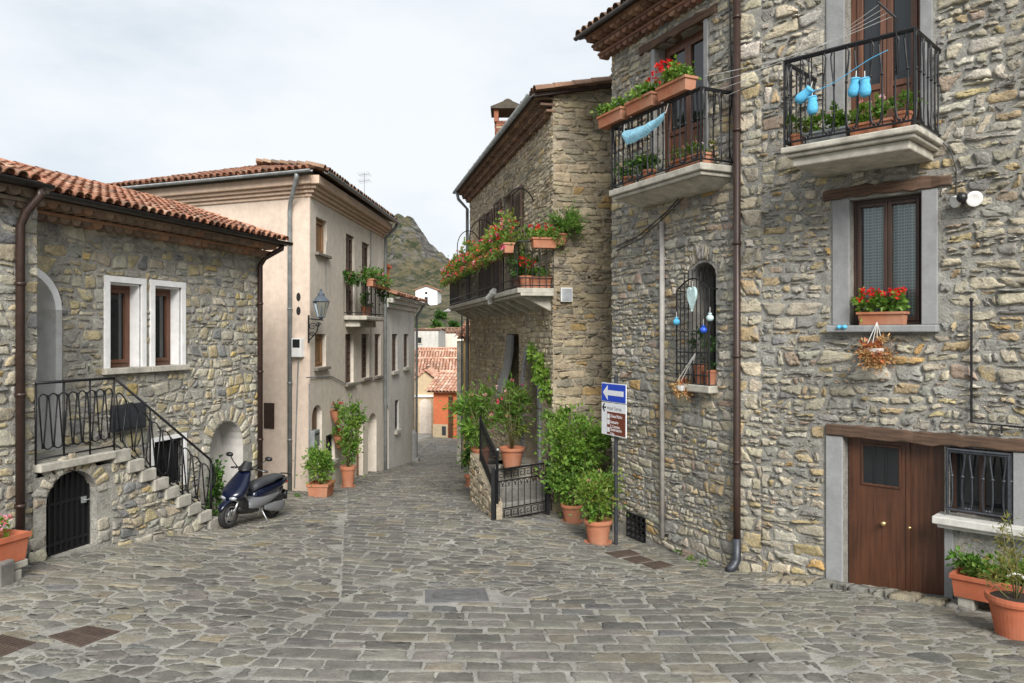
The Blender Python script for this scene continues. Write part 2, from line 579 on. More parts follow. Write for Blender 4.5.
def stone(mb, poly, fn, h, col, rnd, rough=0.006, back=-0.02, flat=0.72, tilt=0.012):
    """one stone: outline softened and roughened, face slightly domed and tilted"""
    if len(poly) < 3: return
    pts = []
    n = len(poly)
    for i in range(n):
        p, q = poly[i], poly[(i + 1) % n]
        l = math.hypot(q[0] - p[0], q[1] - p[1])
        if l < 0.004: continue
        k = 1 + min(3, int(l / 0.09))
        for j in range(k):
            t = j / k
            pts.append((p[0] + (q[0] - p[0]) * t, p[1] + (q[1] - p[1]) * t))
    if len(pts) < 3: return
    out = []
    m = len(pts)
    for i in range(m):
        p, q = pts[i], pts[(i + 1) % m]
        out.append((p[0] * .83 + q[0] * .17, p[1] * .83 + q[1] * .17))
        out.append((p[0] * .17 + q[0] * .83, p[1] * .17 + q[1] * .83))
    pts = [(p[0] + rnd.gauss(0, rough), p[1] + rnd.gauss(0, rough)) for p in out]
    m = len(pts)
    cx = sum(p[0] for p in pts) / m; cy = sum(p[1] for p in pts) / m
    ta, tb = rnd.gauss(0, tilt), rnd.gauss(0, tilt)
    sz = max(0.05, math.sqrt(abs(area(pts))))

    def hh(p, k): return k + (p[0] - cx) / sz * ta + (p[1] - cy) / sz * tb
    vs, fs = [], []
    r1 = 1 - min(0.2, 0.008 / sz)
    rings = [(1.0, None), (r1, h * 0.6), (flat, h), (flat * 0.5, h * 1.05)]
    for s, k in rings:
        for p in pts:
            q = (cx + (p[0] - cx) * s, cy + (p[1] - cy) * s)
            if k is None: vs.append(fn(q[0], q[1], back))
            else: vs.append(fn(q[0], q[1], max(0.001, hh(q, k)) + rnd.gauss(0, rough * 0.35 if s > 0.3 else 0)))
    vs.append(fn(cx, cy, h * 1.06))
    for i in range(3):
        for k in range(m):
            k2 = (k + 1) % m
            fs.append((i * m + k, i * m + k2, (i + 1) * m + k2, (i + 1) * m + k))
    for k in range(m):
        fs.append((3 * m + k, 3 * m + (k + 1) % m, 4 * m))
    mb.add(vs, fs, col)


def pick(pal, rnd, jit=0.14):
    t = rnd.random() * sum(p[0] for p in pal)
    for w, c in pal:
        t -= w
        if t <= 0: break
    k = 1 + rnd.uniform(-jit, jit)
    return tuple(max(0.01, x * k * (1 + rnd.uniform(-0.022, 0.022))) for x in c)


def cells(region, openings, rowh, colw, gap, rnd, asp=1.5, chips=0.3, jitter=0.3):
    """irregular coursed cells inside a convex region, cut around convex openings"""
    xs = [p[0] for p in region]; ys = [p[1] for p in region]
    x0, x1, y0, y1 = min(xs), max(xs), min(ys), max(ys)
    seeds = []
    y = y0 - 0.05
    while y < y1 + 0.15:
        h = rnd.uniform(*rowh)
        x = x0 - 0.3 + rnd.uniform(0, 0.3)
        while x < x1 + 0.3:
            w = min(rnd.lognormvariate(0, 0.42), 2.2) * 0.5 * (colw[0] + colw[1])
            w = min(max(w, colw[0] * 0.5), colw[1] * 1.4)
            if rnd.random() < 0.18 and w > 0.2:
                seeds.append((x + w * 0.5, y + h * 0.24, 0.55 * h)); seeds.append((x + w * 0.48, y + h * 0.74, 0.55 * h))
            else:
                seeds.append((x + w * 0.5 + rnd.gauss(0, jitter) * 0.15 * w, y + h * 0.5 + rnd.gauss(0, jitter) * h * 0.5, min(w, h * 1.8)))
            if rnd.random() < chips:
                seeds.append((x + rnd.uniform(0, w), y + h * rnd.choice((0.0, 1.0)) + rnd.gauss(0, 0.02), 0.045))
            x += w
        y += h
    edges = convex_edges(region)
    ops = [convex_edges(o) for o in openings]
    G = {}
    g = max(colw[1], 0.3)
    S = [(s[0] / asp, s[1], (s[2] * 0.42) ** 2 * 0.5) for s in seeds]
    for i, s in enumerate(S): G.setdefault((int(s[0] * asp // g), int(s[1] // g)), []).append(i)
    res = []
    for i, s in enumerate(S):
        sx, sy = s[0] * asp, s[1]
        if any(a * sx + b * sy - c > 0.12 for a, b, c in edges): continue
        inside = False
        for o in ops:
            if max(a * sx + b * sy - c for a, b, c in o) < -0.0: inside = True; break
        if inside: continue
        kx, ky = int(sx // g), int(sy // g)
        nb = []
        for ax in (-1, 0, 1):
            for ay in (-1, 0, 1):
                for j in G.get((kx + ax, ky + ay), ()):
                    if j != i:
                        nb.append(((S[j][0] - s[0]) ** 2 + (S[j][1] - s[1]) ** 2, j))
        nb.sort()
        q = g / asp
        poly = [(s[0] - q, s[1] - g), (s[0] + q, s[1] - g), (s[0] + q, s[1] + g), (s[0] - q, s[1] + g)]
        for d2, j in nb[:18]:
            t = S[j]
            a, b = 2 * (t[0] - s[0]), 2 * (t[1] - s[1])
            l = math.hypot(a, b)
            if l < 1e-6: continue
            c = t[0] ** 2 + t[1] ** 2 - s[0] ** 2 - s[1] ** 2 + s[2] - t[2] - gap * 0.5 * l * rnd.uniform(0.45, 1.5)
            poly = clip(poly, a, b, c)
            if len(poly) < 3: break
        if len(poly) < 3: continue
        poly = [(p[0] * asp, p[1]) for p in poly]
        for a, b, c in edges:
            poly = clip(poly, a, b, c - 0.003)
            if len(poly) < 3: break
        if len(poly) < 3: continue
        for o in ops:
            best = max(((a * sx + b * sy - c), a, b, c) for a, b, c in o)
            poly = clip(poly, -best[1], -best[2], -best[3] - gap * 0.3)
            if len(poly) < 3: break
        if len(poly) < 3 or abs(area(poly)) < 0.0012: continue
        res.append(poly)
    return res


def coursed(region, openings, rowh, ratio, gap, rnd, wob=0.3, tilt=0.0, chips=0.35):
    """bedded rubble: wavy courses cut into slanted blocks, some split, with slivers pinned in the joints"""
    xs = [p[0] for p in region]; ys = [p[1] for p in region]
    x0, x1, y0, y1 = min(xs) - .3, max(xs) + .3, min(ys) - .2, max(ys) + .3
    edges = convex_edges(region)
    ops = [convex_edges(o) for o in openings]
    sl = abs(tilt) * (x1 - x0)
    bounds = [y0 - sl]
    while bounds[-1] < y1 + sl: bounds.append(bounds[-1] + rnd.uniform(*rowh))
    ph = [rnd.uniform(0, 100) for _ in bounds]
    hm = 0.5 * (rowh[0] + rowh[1])

    def yb(k, u):
        return bounds[k] + tilt * (u - x0) + wob * hm * (noise.noise(Vector((u * 1.1, ph[k], 0))) + .7 * noise.noise(Vector((u * 3.1, ph[k] + 9, 0))))
    raw = []
    for k in range(len(bounds) - 1):
        u = x0 + rnd.uniform(-.3, 0)
        lean = 0.0
        while u < x1:
            h = bounds[k + 1] - bounds[k]
            w = h * rnd.uniform(*ratio) * (rnd.uniform(.35, .6) if rnd.random() < .28 else 1)
            w = max(w, .07)
            l2 = rnd.gauss(0, .22) * h
            a0, a1, b0, b1 = u - lean, u + w - l2, u + lean, u + w + l2
            q = [(a0, yb(k, a0)), (a1, yb(k, a1)), (b1, yb(k + 1, b1)), (b0, yb(k + 1, b0))]
            mid = lambda p, r, t: (p[0] + (r[0] - p[0]) * t, p[1] + (r[1] - p[1]) * t)
            r = rnd.random()
            if r < .2 and h > .1:
                t = rnd.uniform(.35, .65); t2 = t + rnd.uniform(-.12, .12)
                m0, m1 = mid(q[0], q[3], t), mid(q[1], q[2], t2)
                if rnd.random() < .4:
                    s0, s1 = mid(q[0], q[1], .5 + rnd.uniform(-.12, .12)), mid(m0, m1, .5 + rnd.uniform(-.12, .12))
                    raw += [[q[0], s0, s1, m0], [s0, q[1], m1, s1]]
                else: raw.append([q[0], q[1], m1, m0])
                raw.append([m0, m1, q[2], q[3]])
            elif r < .2 + chips * .5 and w > .16:
                t = rnd.uniform(.12, .25); e = rnd.choice((0, 1))
                if e: m0, m1 = mid(q[0], q[3], t), mid(q[1], q[2], t * rnd.uniform(.5, 1.4)); raw += [[m0, m1, q[2], q[3]]]; c_ = mid(q[0], q[1], rnd.uniform(.3, .7)); raw += [[q[0], c_, mid(m0, m1, .5), m0], [c_, q[1], m1, mid(m0, m1, .5)]][: rnd.choice((1, 2))]
                else: m0, m1 = mid(q[3], q[0], t), mid(q[2], q[1], t * rnd.uniform(.5, 1.4)); raw += [[q[0], q[1], m1, m0], [m0, m1, q[2], q[3]]]
            else: raw.append(q)
            u += w; lean = l2
    out = []
    for q in raw:
        cx = sum(p[0] for p in q) / 4; cy = sum(p[1] for p in q) / 4
        if any(a * cx + b * cy - c > .12 for a, b, c in edges): continue
        if any(max(a * cx + b * cy - c for a, b, c in o) < 0 for o in ops): continue
        poly = q
        for i in range(4):
            p, r = q[i], q[(i + 1) % 4]
            l = math.hypot(r[0] - p[0], r[1] - p[1])
            if l < .004: continue
            a, b = (r[1] - p[1]) / l, -(r[0] - p[0]) / l
            poly = clip(poly, a, b, a * p[0] + b * p[1] - min(gap * .5 * rnd.uniform(.2, 1.45), .16 * math.sqrt(abs(area(q)))))
            if len(poly) < 3: break
        if len(poly) < 3: continue
        # broken corners
        sz = math.sqrt(abs(area(poly)))
        for _ in range(rnd.choice((0, 1, 1, 2, 2))):
            an = rnd.choice((.25, .75, 1.25, 1.75)) * math.pi + rnd.gauss(0, .25)
            a, b = math.cos(an), math.sin(an)
            far = max(a * p[0] + b * p[1] for p in poly)
            poly = clip(poly, a, b, far - sz * rnd.uniform(.06, .22))
        for a, b, c in edges:
            if len(poly) < 3: break
            poly = clip(poly, a, b, c - .003)
        for o in ops:
            if len(poly) < 3: break
            best = max(((a * cx + b * cy - c), a, b, c) for a, b, c in o)
            if best[0] < .8: poly = clip(poly, -best[1], -best[2], -best[3] - gap * .3)
        if len(poly) < 3 or abs(area(poly)) < .0005: continue
        out.append(poly)
    return out


def arch_poly(u0, u1, z0, zs, zt, n=10):
    """opening with vertical jambs to zs and an arc to the top zt; CCW"""
    c = 0.5 * (u0 + u1)
    p = [(u0, z0), (u1, z0)]
    hw = 0.5 * (u1 - u0)
    for i in range(n + 1):
        a = math.pi * i / n
        p.append((c + hw * math.cos(a), zs + (zt - zs) * math.sin(a)))
    return p


def rect(u0, u1, z0, z1): return [(u0, z0), (u1, z0), (u1, z1), (u0, z1)]


def voussoirs(u0, u1, zs, zt, th, n, rnd, gap=0.02):
    c = 0.5 * (u0 + u1); hw = 0.5 * (u1 - u0); rise = zt - zs
    out = []
    for i in range(n):
        a0, a1 = math.pi * i / n + gap, math.pi * (i + 1) / n - gap
        t = th * rnd.uniform(0.8, 1.15)
        q = [(c + (hw + .01) * math.cos(a0), zs + (rise + .01) * math.sin(a0)), (c + (hw + t) * math.cos(a0), zs + (rise + t) * math.sin(a0)),
             (c + (hw + t) * math.cos(a1), zs + (rise + t) * math.sin(a1)), (c + (hw + .01) * math.cos(a1), zs + (rise + .01) * math.sin(a1))]
        out.append(q)
    return out


def wall_sheet(mb, F, outline, holes, depth, col, rev=None):
    """mortar face with holes and the reveals of the holes"""
    loops = [outline] + [h for h in holes]
    flat = [p for l in loops for p in l]
    tri = tessellate_polygon([[Vector((p[0], p[1], 0)) for p in l] for l in loops])
    vs = [F.pt(p[0], p[1], 0) for p in flat]
    fs = []
    for t in tri:
        a, b, c = [flat[i] for i in t]
        cr = (b[0] - a[0]) * (c[1] - a[1]) - (b[1] - a[1]) * (c[0] - a[0])
        fs.append(tuple(t) if cr > 0 else tuple(reversed(t)))
    mb.add(vs, fs, col)
    tgt = rev or mb
    for h, d in zip(holes, depth if isinstance(depth, (list, tuple)) else [depth] * len(holes)):
        n = len(h)
        for i in range(n):
            p, q = h[i], h[(i + 1) % n]
            tgt.add([F.pt(p[0], p[1], 0.0), F.pt(q[0], q[1], 0.0), F.pt(q[0], q[1], -d), F.pt(p[0], p[1], -d)], [(0, 1, 2, 3)], col)


def masonry(mb, F, region, openings, rowh, colw, gap, hr, pal, seed, extra=(), asp=1.5, chips=0.3, rough=0.006, jitter=0.3, tilt=0.012, ratio=(1.1, 3.0), wob=.3, bed=0.0):
    rnd = random.Random(seed)
    fn = lambda u, z, h: F.pt(u, z, h)
    for poly in coursed(region, openings, rowh, ratio, gap, rnd, wob, bed, chips):
        stone(mb, poly, fn, rnd.uniform(*hr), pick(pal, rnd), rnd, rough, tilt=tilt)
    for poly in extra:
        stone(mb, poly, fn, rnd.uniform(*hr), pick(pal, rnd), rnd, rough, tilt=tilt)


# ---------------------------------------------------------------- tiles
TILE_PAL = [(4, (0.43, 0.205, 0.13)), (3, (0.49, 0.255, 0.17)), (2, (0.36, 0.17, 0.11)), (1.4, (0.52, 0.33, 0.235)), (.8, (0.29, 0.175, 0.125))]
TILE_PINK = [(4, (0.52, 0.285, 0.205)), (3, (0.58, 0.35, 0.26)), (2, (0.45, 0.24, 0.17)), (1.5, (0.60, 0.42, 0.33))]
TILE_OLD = [(4, (0.25, 0.145, 0.10)), (3, (0.30, 0.19, 0.135)), (2, (0.20, 0.13, 0.095)), (1.2, (0.34, 0.23, 0.16)), (1, (0.16, 0.12, 0.095))]


def tile_roof(mb, O, U, S, W, Lr, pal, seed, pitch=0.2, tl=0.36, keep=None, rmul=1.0, pans=True):
    """curved clay tiles laid in columns: U along the eave, S up the slope"""
    rnd = random.Random(seed)
    O, U, S = Vector(O), Vector(U).normalized(), Vector(S).normalized()
    Nn = U.cross(S).normalized()
    if Nn.z < 0: Nn = -Nn
    nc, nr = int(W / pitch), int(Lr / tl) + 1
    K = 6
    for i in range(nc + 1):
        for j in range(nr):
            u, s = i * pitch, j * tl
            if keep and not keep(u, s): continue
            for kind in ((0, 1) if pans else (0,)):
                col = pick(pal, rnd, 0.18)
                du = u + (pitch * 0.5 if kind else 0) + rnd.gauss(0, 0.006)
                r0, r1 = (0.095 * rmul, 0.078 * rmul) if not kind else (0.085 * rmul, 0.1 * rmul)
                s0 = s - (0.0 if not kind else -0.02) + rnd.gauss(0, 0.01)
                s1 = min(s0 + tl * 1.18, Lr + 0.1)
                lift0, lift1 = (0.05, 0.028) if not kind else (0.085, 0.06)
                skew = rnd.gauss(0, 0.008)
                vs, fs = [], []
                for (ss, rr, lf, sk) in ((s0, r0, lift0, 0), (s1, r1, lift1, skew)):
                    for th in (0.0, -0.014):
                        for k in range(K + 1):
                            a = math.pi * k / K
                            if kind:
                                p = O + U * (du + sk + rr * math.cos(a)) + S * ss + Nn * (lf - (rr * 0.75 + th) * math.sin(a))
                            else:
                                p = O + U * (du + sk + (rr + th) * math.cos(a)) + S * ss + Nn * (lf + (rr + th) * math.sin(a))
                            vs.append(p)
                k1 = K + 1
                for k in range(K):
                    fs.append((k, k + 1, 2 * k1 + k + 1, 2 * k1 + k))            # outer
                    if not kind:
                        fs.append((k1 + k + 1, k1 + k, k, k + 1))                 # front rim
                mb.add(vs, fs, col)
    return Nn


def ridge_tiles(mb, A, B, pal, seed, r=0.11, tl=0.4):
    rnd = random.Random(seed)
    A, B = Vector(A), Vector(B)
    d = B - A
    n = max(1, int(d.length / tl))
    d.normalize()
    x = d.cross(Vector((0, 0, 1))).normalized()
    up = x.cross(d)
    for i in range(n):
        vs, fs = [], []
        for s, rr in ((i * tl, r), ((i + 1.15) * tl, r * 0.85)):
            for k in range(7):
                a = math.pi * k / 6
                vs.append(A + d * s + x * (rr * math.cos(a)) + up * (rr * math.sin(a) + 0.02))
        for k in range(6): fs.append((k, k + 1, 7 + k + 1, 7 + k))
        mb.add(vs, fs, pick(pal, rnd, 0.2))


def cornice(mb, F, u0, u1, ztop, out, courses, pal, seed, pitch=0.2, hc=0.13):
    """corbelled eaves: each course a thin brick ledge over a row of half round tile ends"""
    rnd = random.Random(seed)
    for k in range(courses):
        o = out * (courses - k) / courses
        zt = ztop - k * hc
        mb.fbox(F, u0, u1, zt - 0.045, zt, -0.05, o + 0.02, pick(pal, rnd, 0.1))
        n = int((u1 - u0) / pitch)
        for i in range(n):
            uc = u0 + (i + 0.5) * pitch + rnd.gauss(0, 0.006)
            r = pitch * 0.44
            col = pick(pal, rnd, 0.22)
            vs, fs = [], []
            oi = o - out / courses - 0.02
            for (oo, sc) in ((o, 1.0), (o - 0.003, 0.8), (max(oi, -0.02), 1.0)):
                for q in range(7):
                    a = math.pi * q / 6
                    vs.append(F.pt(uc + r * sc * math.cos(a), zt - 0.045 - r * 0.95 * sc * math.sin(a), oo))
            for q in range(6):
                fs.append((14 + q, 14 + q + 1, q + 1, q)); fs.append((q, q + 1, 8 + q, 7 + q))
            fs.append(tuple(7 + q for q in range(7)))
            mb.add(vs, fs, col)


# ---------------------------------------------------------------- plants
GREEN = [(3, (0.065, 0.15, 0.022)), (3, (0.095, 0.20, 0.03)), (2, (0.135, 0.25, 0.042)), (1, (0.2, 0.3, 0.06)), (1, (0.04, 0.095, 0.018))]
LIME = [(3, (0.14, 0.25, 0.035)), (3, (0.18, 0.30, 0.045)), (2, (0.25, 0.35, 0.07)), (1, (0.08, 0.16, 0.025))]
DARKG = [(3, (0.03, 0.075, 0.02)), (3, (0.045, 0.10, 0.025)), (1, (0.08, 0.15, 0.04))]
OLIVE = [(3, (0.13, 0.15, 0.03)), (2, (0.19, 0.19, 0.04)), (1, (0.09, 0.11, 0.03)), (1, (0.24, 0.20, 0.06))]
REDF = [(3, (0.58, 0.02, 0.02)), (1, (0.70, 0.05, 0.04))]
PINKF = [(2, (0.72, 0.16, 0.28)), (1, (0.75, 0.35, 0.42)), (1, (0.6, 0.07, 0.15))]
MIXF = [(3, (0.62, 0.05, 0.05)), (2, (0.70, 0.16, 0.06)), (2, (0.70, 0.12, 0.25)), (1, (0.72, 0.38, 0.40)), (1, (0.65, 0.26, 0.05))]
DRY = [(3, (0.42, 0.25, 0.10)), (3, (0.50, 0.33, 0.15)), (2, (0.42, 0.14, 0.06)), (1, (0.30, 0.17, 0.07))]


def leaf(mb, p, d, nrm, ln, w, col, fold=0.25):
    side = d.cross(nrm)
    if side.length < 1e-5: return
    side.normalize()
    up = side.cross(d).normalized()
    mid = p + d * (ln * 0.45)
    a = mid + side * (w * 0.5) + up * (w * fold)
    b = mid - side * (w * 0.5) + up * (w * fold)
    tip = p + d * ln - up * (ln * 0.12)
    mb.add([p, a, tip, b, mid], [(0, 4, 1), (1, 4, 2), (2, 4, 3), (3, 4, 0)], col)


def rvec(rnd):
    while True:
        v = Vector((rnd.uniform(-1, 1), rnd.uniform(-1, 1), rnd.uniform(-1, 1)))
        if 0.05 < v.length < 1: return v.normalized()


def foliage(mb, c, rad, n, size, pal, rnd, clumps=9, spread=0.34, slim=0.5, droop=0.0, up=0.35, bottom=-1.0):
    """leaf clumps spread through an ellipsoid: uneven outline with gaps"""
    c = Vector(c)
    cl = []
    for _ in range(clumps):
        v = rvec(rnd) * (rnd.random() ** 0.4) * 0.8
        if v.z < bottom: v.z = bottom * rnd.random()
        cl.append((v, rnd.uniform(0.75, 1.25), pick(pal, rnd, 0.25)))
    for _ in range(n):
        v, k, base = rnd.choice(cl)
        q = v + rvec(rnd) * (abs(rnd.gauss(0, spread)) * k)
        p = c + Vector((q.x * rad[0], q.y * rad[1], q.z * rad[2]))
        d = (Vector((q.x, q.y, q.z + up)) + rvec(rnd) * 0.8)
        d.z -= droop
        d.normalize()
        col = pick(pal, rnd, 0.2)
        col = tuple(0.5 * (a + b) for a, b in zip(col, base))
        ln = size * rnd.uniform(0.6, 1.3)
        leaf(mb, p, d, (rvec(rnd) + Vector((0, 0, 0.8))), ln, ln * slim, col)


def blooms(mb, c, rad, n, r, pal, rnd, petals=9, shell=True):
    c = Vector(c)
    for _ in range(n):
        v = rvec(rnd)
        if shell and v.z < -0.3: v.z = -v.z
        v *= rnd.uniform(0.75, 1.1)
        p = c + Vector((v.x * rad[0], v.y * rad[1], v.z * rad[2]))
        col = pick(pal, rnd, 0.15)
        for _k in range(petals):
            d = (rvec(rnd) + v * 0.4).normalized()
            cc = tuple(x * rnd.uniform(0.8, 1.2) for x in col)
            leaf(mb, p + d * (r * 0.3), d, rvec(rnd), r, r * 0.9, cc, 0.1)


def round_pot(mb, c, r, h, n=28, rim=True, saucer=False):
    c = Vector(c)
    t = 0.012
    prof = [(r * 0.62, 0), (r * 0.66, 0.0), (r * 0.9, h * 0.82)]
    if rim: prof += [(r * 1.0, h * 0.83), (r * 1.02, h * 0.9), (r * 1.0, h)]
    else: prof += [(r, h)]
    prof += [(r - t, h), (r - t * 2, h * 0.9), (0.01, h * 0.88)]
    mb.lathe(prof, c, n)
    if saucer: mb.lathe([(r * 0.5, -0.005), (r * 0.92, -0.005), (r * 0.98, 0.03), (r * 0.9, 0.03), (r * 0.6, 0.012)], c, n)


def trough(mb, F, u0, u1, z0, h, o0, o1, taper=0.88, rim=0.02, t=0.012):
    """open rectangular planter with a projecting rim"""
    uc, oc = 0.5 * (u0 + u1), 0.5 * (o0 + o1)
    hu, ho = 0.5 * (u1 - u0), 0.5 * (o1 - o0)

    def ringp(k, z): return [F.pt(uc - hu * k[0], z, oc + ho * k[1]), F.pt(uc + hu * k[0], z, oc + ho * k[1]), F.pt(uc + hu * k[0], z, oc - ho * k[1]), F.pt(uc - hu * k[0], z, oc - ho * k[1])]
    kx = (hu - (1 - taper) * ho) / hu
    rings = [((kx, taper), z0), ((1, 1), z0 + h * 0.8), ((1 + rim / hu, 1 + rim / ho), z0 + h * 0.82), ((1 + rim / hu, 1 + rim / ho), z0 + h),
             ((1 - t / hu, 1 - t / ho), z0 + h), ((1 - t / hu, 1 - t / ho), z0 + h * 0.86)]
    vs, fs = [], []
    for k, z in rings: vs += ringp(k, z)
    for i in range(len(rings) - 1):
        for k in range(4):
            k2 = (k + 1) % 4
            fs.append((i * 4 + k, i * 4 + k2, (i + 1) * 4 + k2, (i + 1) * 4 + k))
    fs.append((3, 2, 1, 0)); b = (len(rings) - 1) * 4
    fs.append((b, b + 1, b + 2, b + 3))
    mb.add(vs, fs)


# ---------------------------------------------------------------- openings
def window(F, u0, u1, z0, z1, rec, parent, mat, name='window', glass='glass', leaves=2, fw=0.055, bars=0, solid_below=0.0, curtain=False):
    """casement: frame with leaves as the part, panes (and a curtain) as sub-parts; front face rec behind the wall face"""
    m = MB()
    a, b = -rec - 0.06, -rec
    m.fbox(F, u0, u0 + fw, z0, z1, a, b); m.fbox(F, u1 - fw, u1, z0, z1, a, b)
    m.fbox(F, u0 + fw, u1 - fw, z1 - fw, z1, a, b); m.fbox(F, u0 + fw, u1 - fw, z0, z0 + fw, a, b)
    w = (u1 - u0 - 2 * fw) / leaves
    g = MB()
    cm = MB()
    for k in range(leaves):
        p, q = u0 + fw + k * w, u0 + fw + (k + 1) * w
        s = fw * 0.95
        a2, b2 = -rec - 0.05, -rec + 0.018
        m.fbox(F, p + .003, p + s, z0 + fw, z1 - fw, a2, b2); m.fbox(F, q - s, q - .003, z0 + fw, z1 - fw, a2, b2)
        zt, zb = z1 - fw - s, z0 + fw + s + solid_below
        m.fbox(F, p + s, q - s, zt, z1 - fw - .002, a2, b2); m.fbox(F, p + s, q - s, z0 + fw + .002, zb if solid_below == 0 else z0 + fw + s, a2, b2)
        if solid_below:
            m.fbox(F, p + s, q - s, zb - s, zb, a2, b2)
            m.fbox(F, p + s, q - s, z0 + fw + s, zb - s, a2, b2 - 0.02)
        for i in range(bars):
            zz = zb + (zt - zb) * (i + 1) / (bars + 1)
            m.fbox(F, p + s, q - s, zz - 0.012, zz + 0.012, -rec - 0.03, -rec + 0.01)
        g.fbox(F, p + s, q - s, zb, zt, -rec - 0.035, -rec - 0.02)
        if curtain:
            cm.quad(F.pt(p + s, zb, -rec - 0.16), F.pt(q - s, zb, -rec - 0.16), F.pt(q - s, zt, -rec - 0.16), F.pt(p + s, zt, -rec - 0.16))
    o = m.build(name, mat, parent, bevel=0.006)
    gl = g.build('pane', M[glass], o)
    return o, gl


def uv_wave_curtain(F, u0, u1, z0, z1, out, parent, mat):
    """gathered curtain hanging in folds behind the glass, with its own UV grid"""
    n = 60
    vs, uvs, fs = [], [], []
    for i in range(n + 1):
        t = i / n
        for z in (z0, z1):
            vs.append(F.pt(u0 + (u1 - u0) * t, z, out + 0.02 * math.sin(t * 40) + 0.01 * math.sin(t * 93)))
            uvs.append((t * (u1 - u0) * 1.25, z))
    for i in range(n): fs.append((2 * i, 2 * i + 2, 2 * i + 3, 2 * i + 1))
    m = MB(); m.add(vs, fs)
    o = m.build('curtain', mat, parent, smooth=True)
    ul = o.data.uv_layers.new(name='UVMap')
    for lp in o.data.loops: ul.data[lp.index].uv = uvs[lp.vertex_index]
    return o


def pipe_on(F, pts, r, out, mb, n=8):
    """pts in (u, z[, out])"""
    mb.tube([F.pt(p[0], p[1], p[2] if len(p) > 2 else out) for p in pts], r, n)


def clamp_ring(mb, F, u, z, out, r):
    mb.lathe([(r, -0.02), (r * 1.25, -0.02), (r * 1.25, 0.02), (r, 0.02)], F.pt(u, z, out), 10)


def text_mesh(txt, size, F, u, z, out, parent, mat, align='LEFT', name='lettering', sx=1.0):
    cu = bpy.data.curves.new('lettering', 'FONT')
    cu.body = txt; cu.size = size; cu.align_x = align; cu.extrude = 0.0008
    tmp = bpy.data.objects.new('tmp_text', cu)
    COL.objects.link(tmp)
    bpy.context.view_layer.update()
    me = bpy.data.meshes.new_from_object(tmp.evaluated_get(bpy.context.evaluated_depsgraph_get()))
    vs = [tuple(v.co) for v in me.vertices]
    fs = [tuple(p.vertices) for p in me.polygons]
    bpy.data.objects.remove(tmp)
    m = MB()
    m.add([F.pt(u + p[0] * sx, z + p[1], out + p[2]) for p in vs], fs)
    return m.build(name, mat, parent)
# ================================================================ LEFT STONE HOUSE
PAL_L = [(2.6, (0.53, 0.455, 0.29)), (3.4, (0.42, 0.405, 0.36)), (3.2, (0.54, 0.50, 0.41)), (.8, (0.25, 0.25, 0.255)), (1.4, (0.47, 0.41, 0.31)), (0.4, (0.54, 0.41, 0.19))]
MORT_L = (0.42, 0.405, 0.375)
FL = Frame(at(15, 335, 9.8), (0.29, 1.0))
FL2 = FL.shifted(0.7)
FL1 = FL.shifted(0.76)
uE = FL.u(262)
uP = FL2.u(37)
uS = uP - 3.2
zg = -0.5
Z_TOP = 1.62 + EYE
house_l = empty('stone_house', FL.pt(1.5, 0.3), 'low yellowish grey rubble stone house with white window surrounds and red tile roof', 'house')

wu = [(FL.u(108.5), FL.u(140.5)), (FL.u(153.5), FL.u(180.5))]
wz1 = FL.z(124, 283); wz0 = FL.z(124, 367.5)
bw = 0.09
doorz0 = 0.5 * (FL1.z(37, 462) + FL1.z(114, 453))
door_r = FL.u(53.5)
door = arch_poly(door_r - 1.15, door_r, doorz0, FL.z(58, 310), FL.z(37, 271), 12)
ua, ub = FL.u(210), FL.u(243)
alc = arch_poly(ua, ub, -0.3, FL.z(226, 450), FL.z(226, 421), 12)
alc_big = arch_poly(ua - 0.27, ub + 0.27, -0.3, FL.z(226, 450), FL.z(226, 421) + 0.27, 12)
bwn = (FL.u(153), FL.u(183), FL.z(165, 486), FL.z(165, 440))
winh = [rect(a, b, wz0, wz1) for a, b in wu]
rnd = random.Random(5)
back = MB()
outl = [(uP - 1.2, zg), (uE, zg), (uE, Z_TOP), (uP - 1.2, Z_TOP)]
wall_sheet(back, FL, outl, winh + [door, alc[:], rect(*bwn)], [0.3, 0.3, 0.001, 0.001, 0.2], MORT_L)
wall_sheet(back, FL2, [(uS, zg), (uP, zg), (uP, Z_TOP), (uS, Z_TOP)], [], 0, MORT_L)
back.quad(FL2.pt(uP, zg), FL2.pt(uP, zg, -0.7), FL2.pt(uP, Z_TOP, -0.7), FL2.pt(uP, Z_TOP), MORT_L)
back.quad(FL.pt(uE, zg), FL.pt(uE, zg, -5), FL.pt(uE, Z_TOP, -5), FL.pt(uE, Z_TOP), MORT_L)
back.quad(FL.pt(uP, Z_TOP), FL.pt(uE, Z_TOP), FL.pt(uE, Z_TOP + .3), FL.pt(uP, Z_TOP + .3), MORT_L)
back.quad(FL2.pt(uS, Z_TOP), FL2.pt(uP, Z_TOP), FL2.pt(uP, Z_TOP + .25), FL2.pt(uS, Z_TOP + .25), MORT_L)
wall_l = back.build('wall', M['mortar'], house_l)
st = MB()
win_open = [rect(a - bw, b + bw, wz0 - 0.1, wz1 + bw) for a, b in wu]
masonry(st, FL, [(uP - 0.3, 0.0), (uE - 0.01, 0.0), (uE - 0.01, Z_TOP), (uP - 0.3, Z_TOP)],
        win_open + [arch_poly(door_r - 1.25, door_r + 0.11, doorz0, FL.z(58, 310), FL.z(37, 271) + 0.09, 10), alc_big, rect(bwn[0] - .07, bwn[1] + .07, bwn[2], bwn[3] + .07)],
        (0.09, 0.22), (0.16, 0.36), 0.042, (0.004, 0.024), PAL_L, 3, voussoirs(ua, ub, FL.z(226, 450), FL.z(226, 421), 0.24, 13, rnd, 0.03), ratio=(1.0, 2.1), wob=.5, chips=0.4, jitter=0.5)
